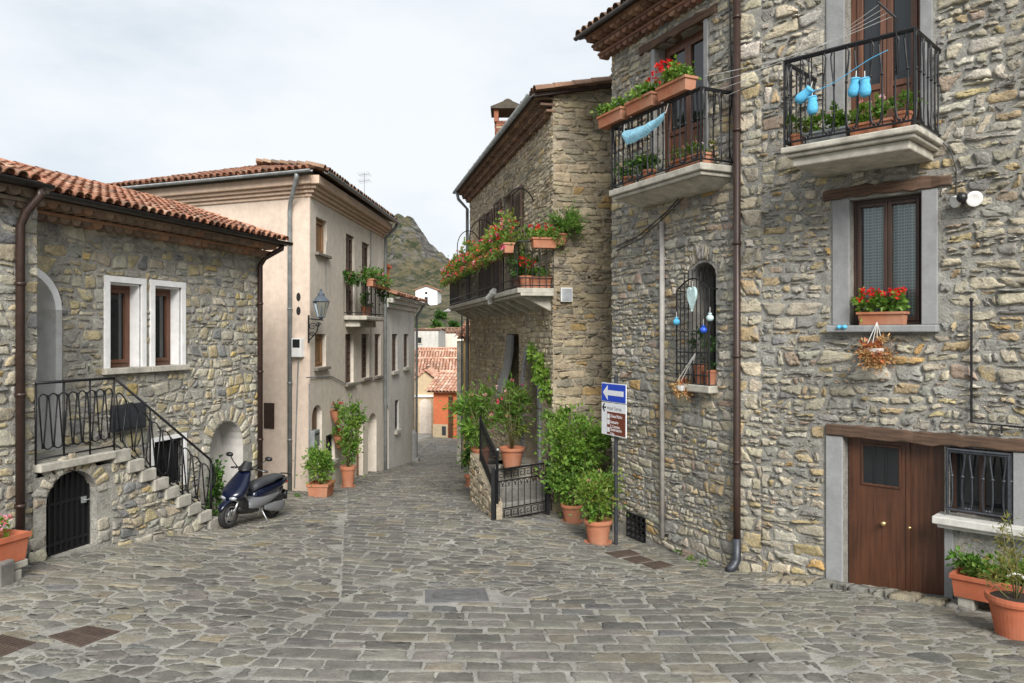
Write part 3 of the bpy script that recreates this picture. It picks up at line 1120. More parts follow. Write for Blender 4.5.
masonry(st, FL2, [(uS, 0.0), (uP, 0.0), (uP, Z_TOP), (uS, Z_TOP)], [], (0.10, 0.24), (0.18, 0.38), 0.042, (0.004, 0.024), PAL_L, 4, ratio=(1.0, 2.1), wob=.5, asp=1.25, chips=0.4, jitter=0.5)
st.build('stonework', M['stone'], wall_l, smooth=True)
# white surrounds, windows
for k, (a, b) in enumerate(wu):
    s = MB()
    s.fbox(FL, a - bw, a, wz0, wz1, -0.02, 0.035); s.fbox(FL, b, b + bw, wz0, wz1, -0.02, 0.035)
    s.fbox(FL, a - bw, b + bw, wz1, wz1 + bw, -0.02, 0.037)
    # plastered reveals in the same white
    s.fbox(FL, b - 0.03, b - .001, wz0, wz1, -0.24, -0.02); s.fbox(FL, a + .001, a + 0.03, wz0, wz1, -0.24, -0.02)
    s.fbox(FL, a + .03, b - .03, wz1 - 0.03, wz1 - .001, -0.24, -0.02)
    w, gl = window(FL, a + .03, b - .03, wz0, wz1 - .03, 0.17, house_l, M['wood_red'], leaves=1, fw=0.06)
    s.build('frame', M['white'], w)
    sl = MB(); sl.fbox(FL, a - bw - 0.04, b + bw + 0.04, wz0 - 0.09, wz0 - .002, -0.26, 0.09)
    sl.build('sill', M['concrete'], w, bevel=0.01)
# doorway on the landing
d = MB()
dz = FL.z(58, 310)
inn = arch_poly(door_r - 1.15, door_r, doorz0, dz, FL.z(37, 271), 14)
outer = arch_poly(door_r - 1.25, door_r + 0.1, doorz0, dz, FL.z(37, 271) + 0.1, 14)
n_ = len(inn)
for i in range(1, n_):
    j = (i + 1) % n_
    if i == n_ - 1: continue
    p, q, r_, s_ = inn[i], inn[i + 1], outer[i + 1], outer[i]
    for o0, o1 in ((0.04, 0.04),):
        d.quad(FL.pt(*p, 0.04), FL.pt(*s_, 0.04), FL.pt(*r_, 0.04), FL.pt(*q, 0.04))
        d.quad(FL.pt(*s_, 0.04), FL.pt(*s_, -0.01), FL.pt(*r_, -0.01), FL.pt(*r_, 0.04))
        d.quad(FL.pt(*q, 0.04), FL.pt(*q, -0.45), FL.pt(*p, -0.45), FL.pt(*p, 0.04))
i0 = 1
d.quad(FL.pt(door_r, doorz0, 0.04), FL.pt(door_r + .1, doorz0, 0.04), FL.pt(*outer[2], 0.04), FL.pt(*inn[2], 0.04))
d.quad(FL.pt(door_r, doorz0, -0.45), FL.pt(door_r, doorz0, 0.04), FL.pt(*inn[2], 0.04), FL.pt(*inn[2], -0.45))
dd = MB()
dd.prism(FL, arch_poly(door_r - 1.13, door_r - .02, doorz0, dz, FL.z(37, 271) - .02, 14), -0.5, -0.42)
for k in range(2):
    for zz in (0.25, 1.15):
        dd.fbox(FL, door_r - 1.05 + k * 0.54, door_r - 0.6 + k * 0.54, doorz0 + zz, doorz0 + zz + 0.75, -0.43, -0.40)
dro = dd.build('door', M['wood_frame'], house_l, bevel=0.008)
d.build('frame', M['white'], dro)
# plastered alcove
al = MB()
for i in range(len(alc)):
    p, q = alc[i], alc[(i + 1) % len(alc)]
    al.quad(FL.pt(*p, 0.0), FL.pt(*q, 0.0), FL.pt(*q, -0.45), FL.pt(*p, -0.45))
tri = tessellate_polygon([[Vector((p[0], p[1], 0)) for p in alc]])
al.add([FL.pt(*p, -0.45) for p in alc], [tuple(t) for t in tri])
al.build('alcove', M['plaster_alcove'], house_l)
# basement window with dark grille and white frame
s = MB()
for (a, b, c, e) in ((bwn[0] - .06, bwn[0], bwn[2] - .06, bwn[3]), (bwn[1], bwn[1] + .06, bwn[2] - .06, bwn[3]), (bwn[0] - .06, bwn[1] + .06, bwn[3], bwn[3] + .06)):
    s.fbox(FL, a, b, c, e, -0.02, 0.03)
gr = MB()
gr.fbox(FL, bwn[0], bwn[1], bwn[2], bwn[3], -0.12, -0.09)
for k in range(9):
    uu = bwn[0] + (bwn[1] - bwn[0]) * (k + .5) / 9
    gr.tube([FL.pt(uu, bwn[2], -0.04), FL.pt(uu, bwn[3], -0.04)], 0.008, 5)
for k in range(4):
    zz = bwn[2] + (bwn[3] - bwn[2]) * (k + .5) / 4
    gr.tube([FL.pt(bwn[0], zz, -0.04), FL.pt(bwn[1], zz, -0.04)], 0.007, 5)
go = gr.build('basement_window', M['iron'], house_l)
s.build('frame', M['white'], go)
# dark metal panel on the wall by the stairs
p0, p1 = FL.hit(109, 432), FL.hit(141, 402)
s = MB(); s.fbox(FL, p0[0], p1[0], p0[1], p1[1], 0.0, 0.10)
s.fbox(FL, p0[0] + .03, p1[0] - .03, p0[1] + .03, p1[1] - .03, 0.10, 0.112)
s.build('meter_cover', M['iron_grey'], house_l, bevel=0.012)
# eaves
OV = 0.5
zE = Z_TOP + 0.16
s = MB(); cornice(s, FL, uP + .01, uE + 0.03, Z_TOP + 0.12, 0.42, 2, [(3, (0.27, 0.19, 0.14)), (2, (0.22, 0.165, 0.13)), (1, (0.33, 0.19, 0.12))], 8, 0.19)
cornice(s, FL2, uS, uP - .005, Z_TOP + 0.12, 0.17, 2, [(3, (0.24, 0.18, 0.14)), (2, (0.2, 0.16, 0.13))], 9, 0.19)
s.fbox(FL, uE - .4, uE + .02, Z_TOP + .121, Z_TOP + .30, -.3, .34, (.2, .16, .12))
s.build('cornice', M['soffit'], house_l)
rp = math.radians(17.5)
S_L = (-FL.n3) * math.cos(rp) + Vector((0, 0, 1)) * math.sin(rp)
t = MB()
tile_roof(t, FL.pt(uP - .02, zE, OV), FL.d3, S_L, uE + 0.08 - uP, 3.0, TILE_PAL, 12, 0.165, 0.34, rmul=.8)
tile_roof(t, FL.pt(uS, zE, OV + 0.42), FL.d3, S_L, uP - uS - .1, 3.5, TILE_PAL, 13, 0.165, 0.34, rmul=.8)
tl_o = t.build('roof', M['tile'], house_l, smooth=True)
t = MB()
for off, a, b in ((0.0, uP - .02, uE + 0.08), (0.42, uS, uP - .1)):
    O1, O2 = FL.pt(a, zE - .01, OV + off), FL.pt(b, zE - .01, OV + off)
    dn = Vector((0, 0, -0.06))
    P = [O1, O2, O2 + S_L * (3.1 + off), O1 + S_L * (3.1 + off)]
    t.hexa([P[0] + dn, P[1] + dn, P[2] + dn, P[3] + dn, P[0], P[1], P[2], P[3]])
t.build('roof_deck', M['wood_frame'], tl_o)
t = MB()
a, b = FL.pt(uP - .02, zE, OV) + S_L * 3.05, FL.pt(uE + .08, zE, OV) + S_L * 3.05
ridge_tiles(t, a, b, TILE_PAL, 3); ridge_tiles(t, FL.pt(uE + .05, zE + .03, OV), FL.pt(uE + .05, zE + .03, OV) + S_L * 3.0, TILE_PAL, 4, 0.085)
ridge_tiles(t, FL.pt(uS, zE, OV + .42) + S_L * 3.5, FL.pt(uP - .1, zE, OV + .42) + S_L * 3.5, TILE_PAL, 5)
t.build('ridge_tiles', M['tile'], tl_o, smooth=True)
g = MB()
def half_gutter(mb, F, u0, u1, z, out, r=0.065):
    vs, fs = [], []
    n = 9
    for u in (u0, u1):
        for rr in (r, r - 0.008):
            for k in range(n):
                an = math.pi + math.pi * k / (n - 1)
                vs.append(F.pt(u, z + rr * math.sin(an), out + rr * math.cos(an)))
    for k in range(n - 1):
        fs.append((k, k + 1, 2 * n + k + 1, 2 * n + k)); fs.append((n + k + 1, n + k, 3 * n + k, 3 * n + k + 1))
    fs.append((0, 2 * n, 3 * n, n)); fs.append((n - 1, 2 * n - 1, 4 * n - 1, 3 * n - 1))
    fs.append(tuple(range(n)) + tuple(range(2 * n - 1, n - 1, -1)))
    e = 2 * n
    fs.append(tuple(e + k for k in range(n)) + tuple(range(e + 2 * n - 1, e + n - 1, -1)))
    mb.add(vs, fs)
half_gutter(g, FL, uP - .02, uE + 0.12, zE + 0.005, OV + 0.05)
half_gutter(g, FL, uS, uP - .05, zE + 0.005, OV + 0.47)
g.build('gutter', M['copper'], house_l, smooth=True)
up_ = FL2.u(15)
s = MB()
pipe_on(FL2, [(up_ + .1, zE - .05, 0.26), (up_ + .1, zE - .14, 0.26), (up_ + .02, zE - .34, 0.14), (up_, zE - .5, 0.08), (up_, 0.55, 0.08)], 0.05, 0.08, s, 12)
for zz in (3.9, 2.6, 1.3): clamp_ring(s, FL2, up_, zz, 0.08, 0.05)
s.build('downpipe', M['brownpipe'], house_l, smooth=True)
s = MB(); uq = FL.u(256.5)
pipe_on(FL, [(uq + .12, zE - .05, 0.48), (uq + .12, zE - .12, 0.48), (uq + .04, zE - .3, 0.16), (uq, zE - .45, 0.08), (uq, 0.05, 0.08)], 0.05, 0.08, s, 12)
for zz in (3.9, 2.6, 1.3): clamp_ring(s, FL, uq, zz, 0.08, 0.05)
s.build('downpipe', M['brownpipe'], house_l, smooth=True)

# ---------------------------------------------------------------- staircase with landing
zL = 0.5 * (FL1.z(37, 462) + FL1.z(114, 453))
u0, u1, u2 = FL1.u(37), FL1.u(112), FL1.u(217)
stair = empty('stone_staircase', FL1.pt(0.5 * (u0 + u2), 0.4), 'stone stair and landing with a wavy black railing and an arched iron door below', 'staircase')
gq0, gq1 = FL1.u(46), FL1.u(97)
gz0, gzs, gzt = FL1.z(70, 553), FL1.z(70, 500), FL1.z(72, 471)
gate_o = arch_poly(gq0, gq1, gz0, gzs, gzt, 14)
nst = 9
zend = ground(*FL1.pt(u2, 0).xy)
rise = (zL - zend) / nst
tread = (u2 - u1) / nst
back = MB()
outl = [(u0 - .05, zg), (u2 - .05, zg), (u2 - .05, zend - .05), (u1 + .1, zL - 0.16), (u0 - .05, zL - 0.16)]
wall_sheet(back, FL1, outl, [gate_o], 0.16, MORT_L)
sw = back.build('wall', M['mortar'], stair)
st = MB()
masonry(st, FL1, outl, [arch_poly(gq0 - .24, gq1 + .24, gz0 - .6, gzs, gzt + .22, 12)], (0.1, 0.22), (0.16, 0.36), 0.03, (0.004, 0.03), PAL_L, 21,
        voussoirs(gq0, gq1, gzs, gzt, 0.2, 13, rnd, 0.03) + [rect(gq0 - .22, gq0 - .01, gz0 + .17 * k, gz0 + .17 * k + .15) for k in range(2)] + [rect(gq1 + .01, gq1 + .2, gz0 + .17 * k, gz0 + .17 * k + .15) for k in range(2)],
        ratio=(1.0, 2.2), wob=.6, chips=0.3)
st.build('stonework', M['stone'], sw, smooth=True)
s = MB()
s.fbox(FL1, u0, u1 + .02, zL - 0.10, zL, -0.75, 0.06)
s.build('landing_slab', M['step'], stair, bevel=0.012)
for k in range(nst):
    s = MB()
    a = u1 + tread * k
    s.fbox(FL1, a + .004, a + tread + 0.05, zL - rise * (k + 1), zL - rise * k - .004, -0.74, 0.05 + 0.01 * (k % 2))
    s.build('step', M['step'], stair, bevel=0.014)
# arched iron door: vertical slats and a latch
s = MB()
s.prism(FL1, arch_poly(gq0 + .01, gq1 - .01, gz0, gzs, gzt - .01, 14), -0.16, -0.12)
for k in range(9):
    uu = gq0 + (gq1 - gq0) * (k + .5) / 9
    hw = (gq1 - gq0) / 2
    x = abs(uu - (gq0 + gq1) / 2) / hw
    top = gzs + (gzt - gzs) * math.sqrt(max(0, 1 - x * x)) - .03
    s.fbox(FL1, uu - .012, uu + .012, gz0 + .02, top, -0.12, -0.095)
for zz in (gz0 + .12, gzs - .05): s.fbox(FL1, gq0 + .03, gq1 - .03, zz, zz + .04, -0.12, -0.1)
do = s.build('arched_door', M['iron'], stair)
s = MB(); s.fbox(FL1, gq1 - .16, gq1 - .1, gzs - .1, gzs - .02, -0.1, -0.07)
s.tube([FL1.pt(gq1 - .13, gzs - .06, -0.07), FL1.pt(gq1 - .13, gzs - .06, -0.04), FL1.pt(gq1 - .07, gzs - .06, -0.04)], 0.008, 6)
s.build('latch', M['galv'], do)

def hairpins(mb, P, t0, t1, n, zlo, zhi, r):
    """row of tall interlaced hairpin loops between two rails; P(t, h) gives a point"""
    w = (t1 - t0) / n
    for k in range(n):
        c = t0 + (k + .5) * w
        pts = []
        for i in range(9):
            a = math.pi * i / 8
            pts.append(P(c - w * 0.42 * math.cos(a), zhi - w * .4 + w * 0.4 * math.sin(a)))
        lo = [P(c + w * 0.03, zlo + w * .3), P(c, zlo)]
        mb.tube([P(c - w * 0.06, zlo + w * .1)] + pts + [P(c + w * 0.06, zlo + w * .1)], r, 5)
        pts = []
        for i in range(9):
            a = math.pi * i / 8
            pts.append(P(c + w * .5 - w * 0.42 * math.cos(a), zlo + w * .4 - w * 0.4 * math.sin(a)))
        if k < n - 1:
            mb.tube([P(c + w * .5 - w * .06, zhi - w * .1)] + pts + [P(c + w * .5 + w * .06, zhi - w * .1)], r, 5)

s = MB()
hr = 0.98
oo = -0.02
fl = lambda t, h: FL1.pt(t, zL + h, oo)
s.tube([fl(u0, hr), fl(u1 + .06, hr)], 0.018, 8)
s.tube([fl(u0, 0.06), fl(u1 + .06, 0.06)], 0.012, 6)
for k in range(4): s.tube([fl(u0 + (u1 + .06 - u0) * k / 3, 0), fl(u0 + (u1 + .06 - u0) * k / 3, hr)], 0.012, 6)
hairpins(s, fl, u0 + .03, u1 + .04, 8, 0.16, 0.84, 0.0095)
ur = u2 - 0.12
drop = (zL - zend) / (u2 - u1)
sl_ = lambda t, h: FL1.pt(t, zL - (t - u1 - .06) * drop + h, oo)
s.tube([sl_(u1 + .06, hr), sl_(ur - .03, hr), FL1.pt(ur + .06, zL - (ur - u1) * drop + hr - .12, oo), FL1.pt(ur + .09, zL - (ur - u1) * drop + hr - .3, oo), FL1.pt(ur + .04, zL - (ur - u1) * drop + hr - .42, oo)], 0.018, 8)
s.tube([sl_(u1 + .06, 0.09), sl_(ur, 0.12)], 0.012, 6)
for k in range(1, 4):
    tt = u1 + .06 + (ur - u1 - .06) * k / 3
    s.tube([sl_(tt, -0.02), sl_(tt, hr)], 0.013 if k < 3 else 0.02, 6)
hairpins(s, sl_, u1 + .08, ur - .02, 9, 0.16, 0.84, 0.0095)
s.build('railing', M['iron'], stair, smooth=True)

# ================================================================ BEIGE HOUSE
FG = Frame((-4.6, 17.5), (0.056, 1.0))
FGG = Frame((-4.6, 17.5), (2.5, -1.0))
uGe = FG.u(383.5)
zB = 3.25 + EYE
wl = FGG.u(120) - 0.9
house_b = empty('beige_house', FG.pt(2.0, -0.6), 'tall beige plastered house with grey window slots, corner lantern and hipped tile roof', 'house')
sw_ = lambda x0, x1, y0, y1: (FG.u(x0), FG.u(x1), FG.z((x0 + x1) / 2, y1), FG.z((x0 + x1) / 2, y0))
win_b = [sw_(316, 327, 219, 254), sw_(315, 326, 334, 367), sw_(345.4, 353.5, 334, 383), sw_(361.5, 369, 334, 378), sw_(374.7, 380.7, 334, 376)]
bdoor = [sw_(346, 354.5, 235, 315), sw_(362, 369.5, 243, 314)]
sr = sw_(326, 334.7, 434, 461)
arches = []
for (x0, x1, yt, ysp, yb) in ((312, 322, 405, 416, 462), (356.5, 363, 420, 430, 482), (368, 376.5, 413, 425, 476)):
    a, b = FG.u(x0), FG.u(x1)
    xc = (x0 + x1) / 2
    arches.append((a, b, FG.z(xc, yb) - .2, FG.z(xc, ysp), FG.z(xc, yt)))
holes = [rect(*w) for w in win_b] + [rect(*w) for w in bdoor] + [rect(*sr)] + [arch_poly(*a, 10) for a in arches]
b_ = MB()
wall_sheet(b_, FG, [(0, -3.2), (uGe, -3.2), (uGe, zB), (0, zB)], holes, [0.16] * 5 + [0.14] * 2 + [0.15] + [0.16, 0.14, 0.3], (1, 1, 1))
bw_o = b_.build('wall', M['plaster_grey'], house_b)
b_ = MB()
b_.quad(FGG.pt(wl, -2), FGG.pt(0, -2), FGG.pt(0, zB), FGG.pt(wl, zB))
# quoin strip at the corner and plinth
b_.fbox(FGG, -0.42, -0.004, -2, zB - .004, 0.0, 0.018)
b_.build('wall', M['plaster_pink'], house_b, label='pinkish beige plaster gable wall')
for i, w in enumerate(win_b):
    o, gl = window(FG, *w, 0.09, house_b, M['wood_pale'] if i < 2 else M['shutter'], leaves=1 if i < 2 else 2, fw=0.06, bars=0 if i < 2 else 5, glass='wood_pale' if i < 2 else 'glass')
    s = MB(); s.fbox(FG, w[0] - .1, w[1] + .1, w[2] - .07, w[2] - .002, -0.15, 0.10)
    s.build('sill', M['dark_sill'], o, bevel=0.01)
for w in bdoor:
    o, gl = window(FG, *w, 0.07, house_b, M['shutter'], name='balcony_door', leaves=2, fw=0.06, bars=6)
o, gl = window(FG, *sr, 0.08, house_b, M['iron'], leaves=1, fw=0.05, bars=3)
s = MB(); s.fbox(FG, sr[0] - .1, sr[1] + .1, sr[2] - .1, sr[2] - .002, -0.2, 0.1); s.build('sill', M['concrete'], o, bevel=.01)
for i, a in enumerate(arches):
    s = MB()
    dpt = (0.13, 0.12, 0.28)[i]
    s.prism(FG, arch_poly(a[0] + .01, a[1] - .01, a[2], a[3], a[4] - .01, 10), -dpt - .05, -dpt)
    if i == 0:
        for k in range(3):
            s.fbox(FG, a[0] + .08, a[1] - .08, a[2] + .3 + k * .62, a[2] + .82 + k * .62, -dpt, -dpt + .03)
    s.build('door', (M['wood_red'], M['wood_pale'], M['concrete'])[i], house_b, bevel=.01)
# mouldings and roof
s = MB()
for (o1, z0, z1) in ((0.05, zB - .10, zB - .02), (0.12, zB - .018, zB + .06), (0.20, zB + .062, zB + .14), (0.30, zB + .142, zB + .34)):
    s.fbox(FG, -o1, uGe, z0, z1, -0.1, o1)
    s.fbox(FGG, wl, o1 * .7, z0 - .002, z1 - .002, -0.1, o1)
s.build('cornice', M['cornice'], house_b, bevel=0.02)
zr = zB + 0.40
pit = math.radians(17.5)
S_B = (-FGG.n3) * math.cos(pit) + Vector((0, 0, 1)) * math.sin(pit)
t = MB()
Wb = 0.3 - wl
Lm = 2.6
keep = lambda u, s: s <= min(u / (Wb * .5), (Wb - u) / (Wb * .46)) * Lm + .1
O = FGG.pt(wl - .1, zr, 0.45)
tile_roof(t, O, FGG.d3, S_B, Wb, Lm, TILE_PAL, 31, 0.185, 0.36, keep, rmul=.88)
apx = O + FGG.d3 * (Wb * .53) + S_B * Lm
cR = O + FGG.d3 * (Wb + .1)
ridge_tiles(t, O, apx, TILE_PAL, 32, 0.07); ridge_tiles(t, cR - Vector((0, 0, .06)), apx - Vector((0, 0, .06)), TILE_OLD, 33, 0.08)
S_B2 = (-FG.n3) * math.cos(pit) + Vector((0, 0, 1)) * math.sin(pit)
O2 = FG.pt(-.35, zr, 0.45)
keep2 = lambda u, s: s <= u * .9 + .1
tile_roof(t, O2, FG.d3, S_B2, uGe + .4, 2.8, TILE_OLD, 34, 0.215, 0.38, keep2)
ro = t.build('roof', M['tile'], house_b, smooth=True)
t = MB()
ra = apx + FG.d3 * 7.0
eR = FG.pt(uGe, zr - .02, 0.45)
t.add([O, cR, apx, eR, ra, O + FG.d3 * 8], [(0, 1, 2), (1, 3, 4, 2), (0, 2, 4, 5)])
t.build('roof_deck', M['wood_frame'], ro)
g = MB()
half_gutter(g, FGG, wl - .1, 0.4, zr, 0.5, 0.06); half_gutter(g, FG, -.4, uGe + .1, zr - .004, 0.5, 0.06)
g.build('gutter', M['greypipe'], house_b, smooth=True)
s = MB(); uq = FGG.u(292)
pipe_on(FGG, [(uq + .5, zr - .06, 0.48), (uq + .48, zr - .15, .46), (uq + .05, zr - .62, 0.12), (uq, zr - .8, 0.08), (uq, -.6, 0.08)], 0.05, 0.08, s, 12)
for zz in (5.4, 3.9, 2.2, 0.9): clamp_ring(s, FGG, uq, zz, 0.08, 0.05)
s.build('downpipe', M['greypipe'], house_b, smooth=True)
s = MB(); uq = uGe - .12
pipe_on(FG, [(uq, zr - .06, 0.48), (uq, zr - .2, .4), (uq, zr - .5, 0.1), (uq, 1.2, 0.08), (uq + .06, 1.0, .08), (uq + .06, -1.4, 0.08)], 0.05, 0.08, s, 10)
s.build('downpipe', M['greypipe'], house_b, smooth=True)
s = MB(); uq = FG.u(313)
pipe_on(FG, [(FG.u(308), 2.2, .03), (FG.u(308), -.4, .03)], 0.014, .03, s, 6)
pipe_on(FG, [(FG.u(304.9), 2.35, .03), (FG.u(330), 2.28, .03), (FG.u(345), 2.0, .03), (FG.u(382), 1.9, .03)], 0.014, .03, s, 6)
pipe_on(FG, [(FG.u(370), 2.0, .03), (FG.u(370), 6.6, .03)], 0.014, .03, s, 6)
pipe_on(FG, [(FG.u(325), 4.4, .03), (FG.u(325), 5.2, .03), (FG.u(326), 5.6, .03)], 0.01, .03, s, 6)
s.build('cable', M['greypipe'], house_b)
# balcony
bz = FG.z(346, 315) - .02
s = MB(); ba, bb = FG.u(343.5), FG.u(370.5, 0.2)
s.fbox(FG, ba, bb, bz - .12, bz, 0.0, 0.62); s.fbox(FG, ba + .15, bb - .15, bz - .3, bz - .122, 0.0, 0.4)
bo = s.build('balcony', M['cream_conc'] if 'cream_conc' in M else M['concrete'], house_b, bevel=0.03)
s = MB()
zt = bz + 1.0
ring = [(ba + .04, .0), (ba + .04, .58), (bb - .04, .58), (bb - .04, .0)]
s.tube([FG.pt(u, zt, o) for u, o in ring], 0.018, 6); s.tube([FG.pt(u, bz + .08, o) for u, o in ring], 0.012, 6)
for (a, b) in zip(ring, ring[1:]):
    Ln = math.hypot(b[0] - a[0], b[1] - a[1]); n = max(2, int(Ln / .11))
    for k in range(n + 1):
        u, o = a[0] + (b[0] - a[0]) * k / n, a[1] + (b[1] - a[1]) * k / n
        s.tube([FG.pt(u, bz, o), FG.pt(u, zt, o)], 0.008, 5)
s.build('railing', M['iron'], bo)
# holes and fittings on the gable
s = MB()
for (x, y) in ((299, 297), (299, 311)):
    u, z = FGG.hit(x, y)
    s.add([FGG.pt(u + .06 * math.cos(a), z + .1 * math.sin(a), 0.021) for a in [2 * math.pi * k / 14 for k in range(14)]], [tuple(range(14))])
s.build('vent_hole', M['dark'], house_b)
box = empty('meter_box', FGG.pt(FGG.u(300), FGG.z(300, 357)), 'small pale grey electric meter box on the corner of the beige house', 'meter box')
a, b = FGG.hit(295.6, 357), FGG.hit(305.5, 338)
s = MB(); s.fbox(FGG, a[0], b[0], a[1], b[1], 0.02, 0.16); s.build('case', M['whitemetal'], box, bevel=.015)
s = MB(); s.fbox(FGG, a[0] + .04, b[0] - .04, a[1] + .22, b[1] - .03, 0.16, 0.166); s.build('dial_window', M['glass'], box)
s = MB(); s.tube([FGG.pt((a[0] + b[0]) / 2, a[1], .07), FGG.pt((a[0] + b[0]) / 2 - .05, a[1] - .5, .04), FGG.pt(a[0], -.2, .04)], 0.015, 6); s.build('cable', M['greypipe'], box)
a, b = FGG.hit(264.5, 428), FGG.hit(274.5, 403)
pq = empty('wall_panel', FGG.pt((a[0] + b[0]) / 2, a[1]), 'dark brown rectangular metal panel on the pinkish gable beside the brown downpipe', 'panel')
s = MB(); s.fbox(FGG, a[0], b[0], a[1], b[1], 0.0, 0.03); s.build('plate', M['brownpipe'], pq, bevel=.006)
s = MB(); s.fbox(FGG, a[0] + .03, b[0] - .03, a[1] + .03, b[1] - .03, 0.03, 0.036); s.build('cover', M['brownpipe'], pq)
a, b = FG.hit(308.5, 448), FG.hit(314, 429)
mbx = empty('letter_box', FG.pt((a[0] + b[0]) / 2, a[1], .05), 'grey metal letter box beside the first arched door of the beige house', 'letter box')
s = MB(); s.fbox(FG, a[0], b[0], a[1], b[1], 0.0, 0.14); s.build('case', M['greypipe'], mbx, bevel=.015)
s = MB(); s.fbox(FG, a[0] + .03, b[0] - .03, b[1] - .1, b[1] - .07, 0.14, 0.146); s.build('slot', M['black'], mbx)
# corner lantern
lu, lz = FG.u(308), FG.z(308, 332)
lamp = empty('wall_lantern', FG.pt(lu, lz), 'old style black and glass lantern on a scrolled bracket, corner of beige house', 'street lamp')
s = MB()
e = 0.30
top = lz + .28
s.fbox(FG, lu - .02, lu + .02, lz - .25, lz + .38, 0.0, 0.03)
s.tube([FG.pt(lu, lz + .3, .02), FG.pt(lu, lz + .27, e + .05)], 0.016, 6)
s.tube([FG.pt(lu, lz - .2, .02), FG.pt(lu, lz + .0, .2), FG.pt(lu, lz + .2, e - .05)], 0.014, 6)
for (c0, c1, rr) in ((.1, .12, .09), (.24, .16, .06), (.09, -.05, .06)):
    s.tube([FG.pt(lu, lz + c1 + rr * (1 - k / 22) * math.sin(k * .5), c0 + rr * (1 - k / 22) * math.cos(k * .5)) for k in range(20)], 0.01, 5)
s.build('bracket', M['iron'], lamp)
c = FG.pt(lu, lz + .3, e)
LS = .8
v0 = len(COL.objects)
s = MB()
def square_ring(mb, c, w, z, t): mb.tube([c + Vector((sx * w, sy * w, z)) for sx, sy in ((-1, -1), (1, -1), (1, 1), (-1, 1))], t, 5, closed=True)
square_ring(s, c, .09, .05, .012); square_ring(s, c, .19, .5, .014)
for sx, sy in ((-1, -1), (1, -1), (1, 1), (-1, 1)): s.tube([c + Vector((sx * .09, sy * .09, .05)), c + Vector((sx * .19, sy * .19, .5))], .01, 5)
s.lathe([(.02, -.02), (.05, .0), (.09, .05)], c, 12); s.lathe([(.25, .5), (.22, .54), (.13, .64), (.1, .66), (.1, .72), (.06, .76), (.03, .8), (.035, .84), (.01, .87)], c, 16)
s.build('lantern_frame', M['lantern'], lamp, smooth=False)
s = MB()
w0, w1 = .088, .186
for (p, q) in (((-1, -1), (1, -1)), ((1, -1), (1, 1)), ((1, 1), (-1, 1)), ((-1, 1), (-1, -1))):
    s.quad(c + Vector((p[0] * w0, p[1] * w0, .06)), c + Vector((q[0] * w0, q[1] * w0, .06)), c + Vector((q[0] * w1, q[1] * w1, .49)), c + Vector((p[0] * w1, p[1] * w1, .49)))
s.build('lantern_glass', M['clear'], lamp)
s = MB(); s.lathe([(.03, .06), (.035, .2), (.05, .24), (.05, .3), (.02, .36)], c, 10); s.build('bulb', M['white_sign'], lamp, smooth=True)
for nm_ in lamp.children:
    if nm_.name.startswith(('lantern', 'bulb')):
        cl = c - Vector(lamp.location)
        for v_ in nm_.data.vertices: v_.co = cl + (v_.co - cl) * .78
# roof aerial
ab = FG.pt(FG.u(374), zr + .2, -.3)
aer = empty('tv_aerial', ab, 'thin television aerial with crossbars on the roof edge of the beige house', 'aerial')
s = MB(); s.tube([ab, ab + Vector((0, 0, 1.15))], .012, 6); s.build('mast', M['galv'], aer)
s = MB()
for h in (1.1, .9):
    p = ab + Vector((0, 0, h))
    s.tube([p + Vector((-.18, .1, 0)), p + Vector((.18, -.1, 0))], .007, 5)
    for k in range(6):
        q = p + Vector((-.18, .1, 0)).lerp(Vector((.18, -.1, 0)), k / 5)
        s.tube([q + Vector((-.04, -.12, .05)), q + Vector((.04, .12, -.05))], .0045, 4)
s.build('crossbars', M['galv'], aer)

# ================================================================ GREY HOUSE BESIDE IT
uH0, uH1 = uGe + .012, FG.u(414)
FH = FG.shifted(0.03)
zH = 1.05 + EYE
house_g = empty('grey_house', FH.pt((uH0 + uH1) / 2, -1.5), 'lower pale grey plastered house with a red chimney next down the lane', 'house')
hw_ = lambda x0, x1, y0, y1: (FH.u(x0), FH.u(x1), FH.z((x0 + x1) / 2, y1), FH.z((x0 + x1) / 2, y0))
win_h = [hw_(392, 397.6, 334, 371), hw_(403.8, 408.6, 334, 367), hw_(395, 399, 400, 430)]
ha = (FH.u(384.9), FH.u(388.9), FH.z(387, 470), FH.z(387, 414), FH.z(387, 405))
b_ = MB()
wall_sheet(b_, FH, [(uH0, -3.5), (uH1, -3.5), (uH1, zH), (uH0, zH)], [rect(*w) for w in win_h] + [arch_poly(*ha, 8)], [.15, .15, .15, .2], (1, 1, 1))
b_.quad(FH.pt(uH1, -3.5), FH.pt(uH1, -3.5, -6), FH.pt(uH1, zH, -6), FH.pt(uH1, zH))
b_.build('wall', M['plaster_pale'], house_g)
for i, w in enumerate(win_h):
    o, gl = window(FH, *w, .08, house_g, M['shutter'] if i < 2 else M['iron'], leaves=2, fw=.06, bars=4)
    s = MB(); s.fbox(FH, w[0] - .1, w[1] + .1, w[2] - .1, w[2] - .002, -.2, .1); s.build('sill', M['concrete'], o)
s = MB(); s.prism(FH, arch_poly(ha[0] + .01, ha[1] - .01, ha[2], ha[3], ha[4] - .01, 8), -.2, -.12); s.build('door', M['wood_pale'], house_g)
s = MB()
for (o1, z0, z1) in ((.12, zH - .15, zH), (.28, zH + .002, zH + .16)): s.fbox(FH, uH0, uH1 + o1, z0, z1, -.1, o1)
s.build('cornice', M['plaster_pale'], house_g, bevel=.02)
t = MB()
pit2 = math.radians(17)
S_H = (-FH.n3) * math.cos(pit2) + Vector((0, 0, 1)) * math.sin(pit2)
O = FH.pt(uH0 + .05, zH + .22, .4)
